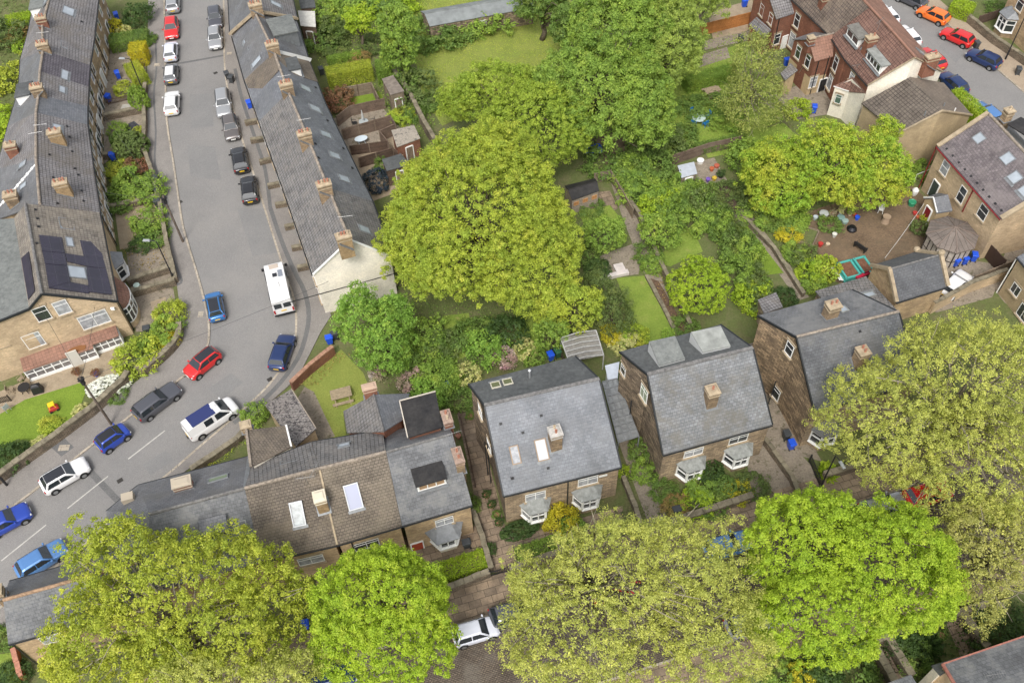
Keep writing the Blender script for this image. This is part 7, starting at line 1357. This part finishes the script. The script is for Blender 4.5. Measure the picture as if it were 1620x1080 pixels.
# ------------------------------------------------------------------ shrubs
B = bush
for nm, px, r, h, mt, kd, lb in [
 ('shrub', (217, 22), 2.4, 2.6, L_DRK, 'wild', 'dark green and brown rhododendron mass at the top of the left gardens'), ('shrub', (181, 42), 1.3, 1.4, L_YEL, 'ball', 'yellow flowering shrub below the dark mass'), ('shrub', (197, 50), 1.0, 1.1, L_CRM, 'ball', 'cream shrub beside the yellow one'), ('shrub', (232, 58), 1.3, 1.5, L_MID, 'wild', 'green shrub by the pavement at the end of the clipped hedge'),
 ('topiary', (219, 156), (1.15, 1.3), 2.9, L_GRN, 'clip', 'tall oval clipped topiary beside the street lamp'), ('shrub', (197, 140), 1.3, 1.2, L_GOLD, 'ball', 'yellow-green low shrub left of the oval topiary'), ('shrub', (186, 203), 1.3, 1.3, L_GRN, 'wild', 'bright green shrub by the stony bed'), ('topiary', (187, 219), 1.0, 1.3, L_MID, 'clip', 'small round clipped bush by the terrace'), ('topiary', (207, 231), 2.0, 2.2, L_DULL, 'clip', 'large round clipped bush in the left gardens'), ('shrub', (219, 207), .7, .9, L_GOLD, 'ball', 'small yellow-green bush by the pavement wall'),
 ('shrub', (188, 268), 1.7, 1.5, L_GOLD, 'wild', 'yellow-green shrub at the top of the big planting'), ('shrub', (212, 262), 1.6, 1.6, L_RED, 'wild', 'russet topped shrub behind the big planting'), ('shrub', (207, 290), 2.6, 2.2, L_GRN, 'wild', 'large bright green shrub in the big left planting'), ('shrub', (232, 300), 2.3, 2.0, L_GRN, 'wild', 'spreading green shrub by the bins and telegraph pole'), ('shrub', (190, 312), 2.2, 1.8, L_MID, 'wild', 'leafy green shrub above the low cross wall'),
 ('shrub', (234, 349), 2.1, 2.2, L_GRN, 'wild', 'loose light green shrub below the telegraph pole top'), ('shrub', (240, 368), 2.0, 1.3, L_MID, 'wild', 'sprawling shrub behind the long dry bed'), ('shrub', (225, 385), 1.6, .9, L_DRK, 'wild', 'dark creeping shrub above the bare bed'), ('shrub', (268, 492), 1.7, 2.2, L_YG, 'wild', 'yellow-green shrub at the wall corner of the bend'), ('shrub', (262, 520), 1.8, 1.9, L_GRN, 'wild', 'green shrub behind the curved corner wall'), ('shrub', (268, 538), 1.0, 1.2, L_YEL, 'ball', 'small yellow shrub on the curved wall'), ('shrub', (214, 560), 2.5, 2.4, L_YG, 'wild', 'large yellow-green shrub in front of the porch'), ('shrub', (242, 545), 1.8, 1.8, L_GRN, 'wild', 'green shrub right of the large yellow-green one'),
 ('white_flowers', (172, 610), (2.0, 1.2), .8, L_WHT, 'clip', 'mound of white blossom by the garden wall'), ('shrub', (188, 625), 1.0, .8, L_MID, 'wild', 'low shrub below the white blossom'), ('shrub', (80, 675), 1.3, .9, L_YG, 'wild', 'yellow-green shrub at the lower lawn edge'), ('shrub', (130, 650), 1.0, .7, L_CRM, 'wild', 'pale flowering shrub along the lawn wall'), ('shrub', (60, 700), .9, .6, L_CRM, 'wild', 'small pale shrub below the lawn'), ('shrub', (14, 722), 1.9, 1.6, L_DRK, 'wild', 'dark green shrub at the left edge below the lawn'), ('shrub', (30, 708), 1.0, .9, L_DULL, 'wild', 'dull green shrub next to the dark one by the wall'),
 ('shrub', (12, 52), 3.2, 2.4, L_DULL, 'wild', 'dull green thicket at the top left edge'), ('shrub', (36, 72), 1.6, 1.4, L_OCH, 'wild', 'orange-green shrub beside the first terraces'), ('shrub', (27, 55), 2.0, 1.6, L_BRN, 'wild', 'brown tinged shrub top left'), ('shrub', (14, 122), 3.0, 2.6, L_GOLD, 'wild', 'bright yellow-green bush at the left edge'), ('shrub', (8, 186), 2.6, 2.2, L_LIME, 'wild', 'bright green bush at left edge above the roofs'), ('shrub', (4, 206), 2.2, 2.0, L_LIME, 'ball', 'rounded green bush at the left edge by the brown chimney'), ('shrub', (2, 340), 1.6, 1.4, L_DRK, 'wild', 'dark bush by the end house at the left edge'),
 ('japanese_maple', (533, 156), 1.9, 2.2, L_RED, 'wild', 'russet red maple beside the terrace back wall'), ('shrub', (513, 60), 2.4, 1.8, L_MID, 'wild', 'green shrub next to the log store'), ('shrub', (528, 48), 2.2, 2.6, L_DULL, 'wild', 'grey-green shrub in the top middle gardens'), ('shrub', (520, 20), 2.6, 2.4, L_GRN, 'wild', 'green bush at the top right of the log store'), ('shrub', (560, 8), 3.2, 3.0, L_GRN, 'wild', 'tall green bush at the top edge'), ('shrub', (590, -2), 3.0, 3.0, L_MID, 'wild', 'mid green bush at the top edge left of the field'), ('shrub', (625, 2), 3.0, 2.6, L_LIME, 'wild', 'bright green shrubs at the top edge by the field'), ('shrub', (530, 78), 1.8, 1.0, L_DULL, 'wild', 'low scrub above the clipped hedges'), ('shrub', (568, 92), 1.4, 1.0, L_BRN, 'wild', 'brown scrub between the hedges and the lawn path'), ('shrub', (590, 70), 1.8, 1.4, L_DULL, 'wild', 'scrub left of the upright tree'),
 ('shrub', (655, 140), 3.0, 2.4, L_DULL, 'wild', 'large dull green bush at the foot of the field'), ('shrub', (640, 128), 2.0, 2.2, L_MID, 'wild', 'green bush under the upright tree'), ('shrub', (672, 160), 1.6, 1.4, L_MID, 'wild', 'smaller bush below the large dull one'), ('shrub', (690, 52), 3.2, 2.6, L_MID, 'wild', 'rounded green bush below the long hut'), ('shrub', (672, 70), 1.6, 1.4, L_MID, 'wild', 'small bush left of the hut hedge'), ('shrub', (725, 45), 2.6, 2.2, L_MID, 'wild', 'second bush below the long hut'), ('shrub', (752, 35), 2.6, 2.4, L_GRN, 'wild', 'third bush below the long hut'), ('shrub', (785, 25), 2.8, 3.0, L_GRN, 'wild', 'tallest bush at the hut end'), ('shrub', (635, 182), 1.6, 1.2, L_OCH, 'wild', 'ochre weeds beside the brick outhouse'), ('shrub', (655, 178), 1.3, 1.5, L_MID, 'wild', 'shrub against the tall coping wall'), ('shrub', (594, 285), 1.5, 2.0, L_BLU, 'ball', 'dark blue-black shrub beside the terrace'), ('shrub', (605, 200+60), 1.0, 1.2, L_MID, 'wild', 'green shrub behind the dark grey shed'),
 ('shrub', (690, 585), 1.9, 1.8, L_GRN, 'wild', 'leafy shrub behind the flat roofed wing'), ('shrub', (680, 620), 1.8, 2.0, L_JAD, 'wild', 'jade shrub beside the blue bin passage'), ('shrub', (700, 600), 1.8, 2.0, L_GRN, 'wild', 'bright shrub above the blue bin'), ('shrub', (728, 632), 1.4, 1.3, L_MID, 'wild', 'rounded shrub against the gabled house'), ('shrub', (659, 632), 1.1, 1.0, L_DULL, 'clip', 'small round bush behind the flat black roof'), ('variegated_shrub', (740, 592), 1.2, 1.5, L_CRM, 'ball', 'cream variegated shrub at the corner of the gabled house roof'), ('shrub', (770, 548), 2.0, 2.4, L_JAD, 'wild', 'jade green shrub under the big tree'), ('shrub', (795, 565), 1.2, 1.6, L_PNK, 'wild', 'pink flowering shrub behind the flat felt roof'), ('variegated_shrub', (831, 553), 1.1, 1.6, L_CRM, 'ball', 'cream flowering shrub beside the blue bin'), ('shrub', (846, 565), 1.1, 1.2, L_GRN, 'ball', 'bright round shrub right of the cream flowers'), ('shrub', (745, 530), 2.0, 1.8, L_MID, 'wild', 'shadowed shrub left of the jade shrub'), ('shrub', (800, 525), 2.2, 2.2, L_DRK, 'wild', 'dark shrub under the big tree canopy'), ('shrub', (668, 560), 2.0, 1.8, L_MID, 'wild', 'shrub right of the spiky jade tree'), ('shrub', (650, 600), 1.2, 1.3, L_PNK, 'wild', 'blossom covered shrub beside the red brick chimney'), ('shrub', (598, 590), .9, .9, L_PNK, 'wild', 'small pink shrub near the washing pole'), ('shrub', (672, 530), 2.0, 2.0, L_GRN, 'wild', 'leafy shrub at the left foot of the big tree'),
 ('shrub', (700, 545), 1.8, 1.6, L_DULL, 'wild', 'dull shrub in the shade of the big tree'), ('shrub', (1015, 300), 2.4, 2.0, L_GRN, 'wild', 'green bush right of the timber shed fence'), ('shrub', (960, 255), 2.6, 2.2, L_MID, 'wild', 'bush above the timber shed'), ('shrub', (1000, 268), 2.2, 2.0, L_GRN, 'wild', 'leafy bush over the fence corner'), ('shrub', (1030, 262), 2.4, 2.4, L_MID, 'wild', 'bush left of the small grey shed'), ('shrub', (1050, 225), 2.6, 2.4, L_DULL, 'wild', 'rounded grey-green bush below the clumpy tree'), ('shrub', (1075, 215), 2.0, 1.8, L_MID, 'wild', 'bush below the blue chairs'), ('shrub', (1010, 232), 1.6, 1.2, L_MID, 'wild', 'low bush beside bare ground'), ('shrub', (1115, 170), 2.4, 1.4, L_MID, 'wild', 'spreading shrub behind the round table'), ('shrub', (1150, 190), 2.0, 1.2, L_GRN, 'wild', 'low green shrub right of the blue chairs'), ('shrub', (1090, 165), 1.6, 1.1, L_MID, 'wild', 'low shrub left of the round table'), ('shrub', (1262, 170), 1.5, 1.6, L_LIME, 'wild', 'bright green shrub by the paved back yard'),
 ('shrub', (1185, 245), 2.4, 2.4, L_GRN, 'wild', 'tall shrub left of the ochre tree'), ('shrub', (1200, 275), 2.2, 2.2, L_MID, 'wild', 'mid green shrub under the ochre tree'), ('shrub', (1225, 330), 2.2, 1.8, L_MID, 'wild', 'shrub at the lower foot of the ochre tree'), ('shrub', (1200, 315), 2.0, 1.8, L_DULL, 'wild', 'dull shrub by the long path'), ('shrub', (1258, 345), 1.6, 1.4, L_GRN, 'wild', 'green shrub beside the raised bed'), ('shrub', (1247, 372), 1.3, 1.1, L_YEL, 'wild', 'yellow shrub in the strip border'), ('shrub', (1258, 400), 1.4, 1.3, L_GRN, 'wild', 'green shrub below the yellow one'), ('shrub', (1272, 405), 1.5, 1.5, L_DULL, 'wild', 'blue-green shrub beside the yard'), ('shrub', (1282, 430), 1.4, 1.5, L_LIME, 'wild', 'lime shrub in the strip border'), ('topiary', (1306, 424), 1.5, 1.9, L_OCH, 'clip', 'round clipped olive bush beside the turquoise trailer'), ('shrub', (1288, 448), 1.3, 1.3, L_GRN, 'wild', 'green shrub at the foot of the strip border'), ('shrub', (1240, 470), 1.4, 1.4, L_DRK, 'wild', 'dark green shrub by the little stone shed'),
 ('shrub', (1190, 470), 1.8, 2.2, L_LIME, 'wild', 'bright green shrub behind the wedge dormer house'), ('shrub', (1165, 430), 1.8, 2.2, L_GRN, 'wild', 'leafy shrub right of the dense round tree'), ('shrub', (1150, 300), 1.4, 1.1, L_DULL, 'wild', 'silver-green herb mound in the vegetable bed'), ('shrub', (1120, 290+10), 1.2, 1.0, L_MID, 'wild', 'green mound near the yellow tub'), ('shrub', (1138, 330), 1.3, 1.0, L_DULL, 'wild', 'grey herb mound beside the path'), ('shrub', (1147, 347), 1.1, .9, L_DULL, 'wild', 'second grey herb mound by the lawn'), ('shrub', (1025, 400), 1.4, 1.6, L_MID, 'wild', 'shrub on the old wall right of the patio'), ('shrub', (1032, 418), 1.2, 1.3, L_GRN, 'wild', 'small shrub over the rockery'), ('shrub', (1085, 530-14), 1.3, 1.3, L_MID, 'wild', 'shrub at the foot of the rockery'), ('shrub', (1058, 528), .7, .7, L_JAD, 'clip', 'small blue-green bush on the lower lawn corner'), ('shrub', (1002, 528), 1.4, 1.2, L_OCH, 'wild', 'golden shrub below the lower lawn'), ('shrub', (970, 530), 1.2, 1.0, L_YEL, 'wild', 'yellow flowered shrub behind the wedge dormer house'), ('shrub', (985, 545), 1.2, 1.0, L_CRM, 'wild', 'pale flowered shrub above the black eaves'), ('shrub', (930, 400), 1.5, 1.6, L_MID, 'wild', 'shrub left of the brown patio'), ('shrub', (945, 425), 1.4, 1.5, L_DRK, 'wild', 'dark shrub left of the white slab bench'), ('shrub', (935, 330), 1.3, .9, L_MID, 'wild', 'low shrubs below the timber shed'), ('shrub', (1062, 345), 1.4, 1.6, L_MID, 'wild', 'shrub right of the light green tree'), ('shrub', (1095, 350), 1.8, 2.0, L_GRN, 'wild', 'shrub at the top of the small lawn'),
 ('shrub', (890, 822), 1.5, 1.8, L_YEL, 'wild', 'golden yellow shrub before the gabled slate house'), ('shrub', (905, 838), 1.2, 1.5, L_GRN, 'wild', 'green shrub beside the golden one'), ('shrub', (822, 838), (1.6, .8), .9, L_DRK, 'clip', 'low dark clipped bush under the left bay window'), ('shrub', (1124, 745), 1.1, 1.7, L_DRK, 'clip', 'dark clipped bush between the two bay windows'), ('shrub', (1112, 770), 1.5, 1.4, L_GRN, 'wild', 'bright shrub below the dark clipped bush'), ('shrub', (1145, 770), 1.1, 1.5, L_MID, 'clip', 'green clipped bush right of the bright shrub'), ('shrub', (1165, 778), 1.2, 1.0, L_YEL, 'wild', 'yellow flowered bush by the paved forecourt'), ('shrub', (1190, 768), 1.4, 1.1, L_DULL, 'wild', 'dull green bush at the forecourt edge'), ('shrub', (1100, 795), 1.6, 1.2, L_LIME, 'wild', 'lime green bush by the front wall'), ('shrub', (1130, 798), 1.3, 1.0, L_MID, 'wild', 'mid green bush on the front wall'), ('shrub', (1050, 775), 1.2, 1.0, L_MID, 'wild', 'shrub at the corner of the wedge dormer house'), ('shrub', (1012, 710), 1.1, 1.6, L_MID, 'wild', 'ivy like shrub at the mouth of the alley'), ('shrub', (1018, 745), 1.1, 1.8, L_GRN, 'wild', 'bright shrub against the dark gable wall'), ('shrub', (1070, 800), 1.3, 1.0, L_BRN, 'wild', 'dry brown grasses behind the front wall'), ('shrub', (985, 745), .6, 1.1, L_LIME, 'wild', 'thin lime shrub by the right corner of the gabled slate house'),
 ('shrub', (1310, 745), 1.1, 1.1, L_LIME, 'spiky', 'fern like bright plant by the lamp'), ('shrub', (402, 655), 1.2, 1.7, L_GRN, 'wild', 'bright green bush beside the lichened outbuilding'), ('shrub', (742, 795), .9, 1.2, L_MID, 'wild', 'climbing shrub at the passage corner of the slate house'), ('shrub', (775, 868), .6, .9, L_DRK, 'wild', 'small dark shrub on the flagged path wall'), ('shrub', (1470, 1020), 1.3, 1.4, L_DRK, 'spiky', 'spiky dark palm plant by the bottom paths'), ('shrub', (1445, 1040), 1.3, 1.3, L_MID, 'wild', 'green shrub above the bottom corner roof'), ('shrub', (1340, 1060), 2.4, 2.2, L_MID, 'wild', 'grey-green shrub at the bottom edge under the lime tree'), ('shrub', (1300, 1062), 1.6, 1.8, L_DRK, 'wild', 'dark shrub at bottom edge'), ('shrub', (1270, 1070), 1.0, 1.8, L_YEL, 'wild', 'golden conifer at the bottom edge'), ('shrub', (1240, 1070), 1.4, 1.4, L_GRN, 'wild', 'green shrub left of the golden conifer'), ('shrub', (5, 985+25), 1.2, 1.2, L_MID, 'wild', 'green shrub at the left edge by the bottom slate house'), ('shrub', (20, 1070), 1.6, 1.2, L_DRK, 'wild', 'dark shrub in the bottom left corner'),
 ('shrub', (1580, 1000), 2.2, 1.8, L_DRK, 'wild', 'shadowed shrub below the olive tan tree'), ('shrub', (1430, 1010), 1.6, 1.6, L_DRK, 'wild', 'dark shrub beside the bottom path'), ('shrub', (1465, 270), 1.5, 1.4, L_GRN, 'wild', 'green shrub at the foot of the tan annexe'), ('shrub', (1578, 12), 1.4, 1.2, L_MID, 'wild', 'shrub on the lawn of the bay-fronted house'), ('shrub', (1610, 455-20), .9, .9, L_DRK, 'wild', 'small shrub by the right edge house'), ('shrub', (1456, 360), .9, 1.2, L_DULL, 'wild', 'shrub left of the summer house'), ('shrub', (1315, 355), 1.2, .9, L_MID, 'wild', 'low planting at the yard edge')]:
    B(nm, lb, px, r, h, mt, kd)
ordn = ['first', 'second', 'third', 'fourth', 'fifth', 'sixth', 'seventh', 'eighth', 'ninth', 'tenth', 'eleventh', 'twelfth', 'thirteenth', 'fourteenth']
def brow(a, b, n, r, h, mats, txt, grp, kind='wild'):
    for i in range(n):
        t = i/(n-1); px = (a[0]+(b[0]-a[0])*t+BR.uniform(-4, 4), a[1]+(b[1]-a[1])*t+BR.uniform(-3, 3)); s = BR.uniform(.8, 1.2)
        B('hedge_shrub', f'{ordn[i]} shrub from the top {txt}', px, r*s, h*BR.uniform(.85, 1.2), mats[i % len(mats)], kind, group=grp)
brow((1075, 290), (1185, 400), 10, 1.6, 2.3, [L_MID, L_GRN, L_MID, L_DULL], 'in the tall hedge row below the small grey shed', 'tall hedge row of the long gardens')
brow((1098, 300), (1142, 350), 4, 1.2, 1.8, [L_MID, L_GRN, L_GRN], 'in the hedge row beside the long bright lawn', 'hedge row beside the long bright lawn')
brow((1175, 395), (1205, 480), 5, 1.4, 2.0, [L_DULL, L_MID], 'in the conifer row right of the dense round tree', 'conifer row right of the round tree')
brow((995, 285), (1062, 320), 6, 1.7, 1.6, [L_GRN, L_MID], 'in the thicket right of the timber shed', 'thicket right of the timber shed')
brow((1040, 330), (1075, 300), 4, 1.8, 2.0, [L_LIME, L_GRN], 'in the light green thicket by the hedge row', 'light green thicket')
brow((1195, 340), (1250, 350), 3, 1.5, 1.4, [L_GRN, L_MID], 'beside the raised bed wall', 'shrubs beside the raised bed wall')
for nm, lb, px, w, h, mt in [('hedge', 'broad clipped dark green hedge across the left garden', [(172, 62), (232, 52)], 2.2, 1.5, L_MID), ('topiary_hedge', 'boxy golden topped clipped hedge by the pavement', [(203, 74), (228, 72)], 2.0, 2.4, L_YEL), ('hedge', 'low slanting clipped hedge beside the street lamp', [(206, 98), (222, 122)], 1.8, 1.5, L_GOLD),
    ('hedge', 'clipped rectangular hedge with yellow-green top in the middle gardens', [(516, 112), (586, 99)], 1.6, 2.2, L_GOLD), ('hedge', 'short block of bright green clipped hedge by the narrow shed', [(595, 103), (616, 100)], 2.2, 2.2, L_GRN), ('hedge', 'low rough hedge above the clipped rectangular one', [(518, 92), (570, 82)], 1.0, 1.0, L_GRN),
    ('hedge', 'long deep green hedge across the upper garden', [(1085, 125), (1165, 105)], 1.6, 1.6, L_GRN), ('hedge', 'clipped bright hedge running behind the annexe beside the upper right road', [(1514, 140), (1556, 178)], 1.4, 2.0, L_LIME), ('hedge', 'clipped hedge block on the lawn of the far bay-fronted house', [(1508, 2), (1540, 12)], 2.2, 1.6, L_LIME), ('hedge', 'bright clipped hedge in front of the gabled slate house', [(818, 876), (888, 853)], 1.3, 1.0, L_GRN), ('hedge', 'flowering green border hedge before the cream bay window', [(700, 902), (768, 880)], 1.6, .8, L_LIME), ('hedge', 'small clipped hedge at the far left top', [(8, 30), (48, 22)], 1.8, 1.3, L_LIME), ('hedge', 'low bright hedge by the right end of the upper garden', [(1100, 232), (1180, 215)], 1.2, .9, L_MID)]:
    hedge(nm, lb, px, w, h, mt)
for lb, px, mt, h, dn, lf in [
 ('dense low undergrowth beneath and around the big yellow-green tree', [(620, 440), (950, 480), (960, 560), (870, 575), (730, 600), (660, 640), (590, 600), (590, 520)], L_MID, .7, 20, .14),
 ('undergrowth through the long back gardens', [(1000, 275), (1050, 225), (1075, 280), (1140, 350), (1205, 440), (1225, 480), (1195, 495), (1160, 430), (1100, 350), (1050, 320)], L_GRN, .5, 20, .14),
 ('weedy ground along the top gardens', [(490, -10), (680, -10), (665, 110), (690, 200), (640, 250), (610, 160), (505, 110)], L_GRN, .35, 14, .16),
 ('rough grass of the upper gardens', [(1040, 70), (1100, 40), (1180, 60), (1240, 130), (1260, 210), (1180, 250), (1040, 235), (1020, 170)], L_GRN, .25, 14, .15),
 ('rough growth between the long path and the paved yard', [(1175, 230), (1200, 300), (1250, 350), (1300, 450), (1272, 458), (1235, 400), (1182, 340), (1150, 260)], L_MID, .5, 20, .14), ('weeds round the timber shed garden', [(905, 320), (960, 330), (985, 400), (945, 420), (915, 380)], L_GRN, .3, 18, .13), ('planting in the left front gardens', [(172, 250), (232, 245), (250, 310), (175, 330)], L_GRN, .4, 22, .16), ('weeds under the ochre tree', [(1160, 230), (1430, 200), (1450, 290), (1300, 335), (1240, 370), (1170, 320)], L_MID, .4, 12, .2),
 ('plants in the border below the lawn wall', [(0, 700), (60, 705), (195, 600), (200, 615), (100, 695), (0, 765)], L_MID, .35, 26, .16), ('dry grass on the bare left bed', [(188, 395), (258, 385), (268, 420), (205, 440)], L_BRN, .15, 16, .14),
 ('front garden planting of the wedge dormer house', [(1040, 765), (1090, 775), (1180, 755), (1200, 780), (1060, 825)], L_MID, .5, 22, .16), ('planting beside the alley', [(1000, 690), (1020, 685), (1060, 770), (1035, 780)], L_MID, .5, 26, .15), ('rockery planting between the wall and the lower lawn', [(1025, 425), (1050, 430), (1095, 530), (1075, 545)], L_BRN, .3, 22, .13), ('weeds in the yard strip under the road bend wall', [(468, 615), (530, 560), (560, 555), (500, 612)], L_BRN, .35, 22, .14), ('plants along the rubble wall by the road', [(300, 755), (392, 690), (398, 700), (330, 745)], L_OCH, .4, 30, .15), ('greenery below the bottom street', [(1200, 1040), (1360, 1010), (1640, 940), (1640, 1000), (1480, 1090), (1200, 1110)], L_DRK, .5, 16, .2), ('grass verge tufts of the field', [(600, -50), (900, -50), (905, 55), (860, 130), (700, 205), (668, 150), (650, 60)], L_OCH, .08, 30, .1), ('garden weeds at far left', [(-60, -20), (60, -20), (30, 110), (10, 210), (-60, 260)], L_DULL, .5, 8, .25), ('plants at the front garden of the red door house', [(690, 910), (770, 880), (780, 905), (700, 940)], L_LIME, .5, 26, .14), ('weeds around the alley mouth garden', [(905, 855), (985, 800), (1060, 800), (1060, 850), (920, 890)], L_DULL, .3, 18, .14)]:
    cover('ground_cover', lb, px, mt, h, dn, lf)
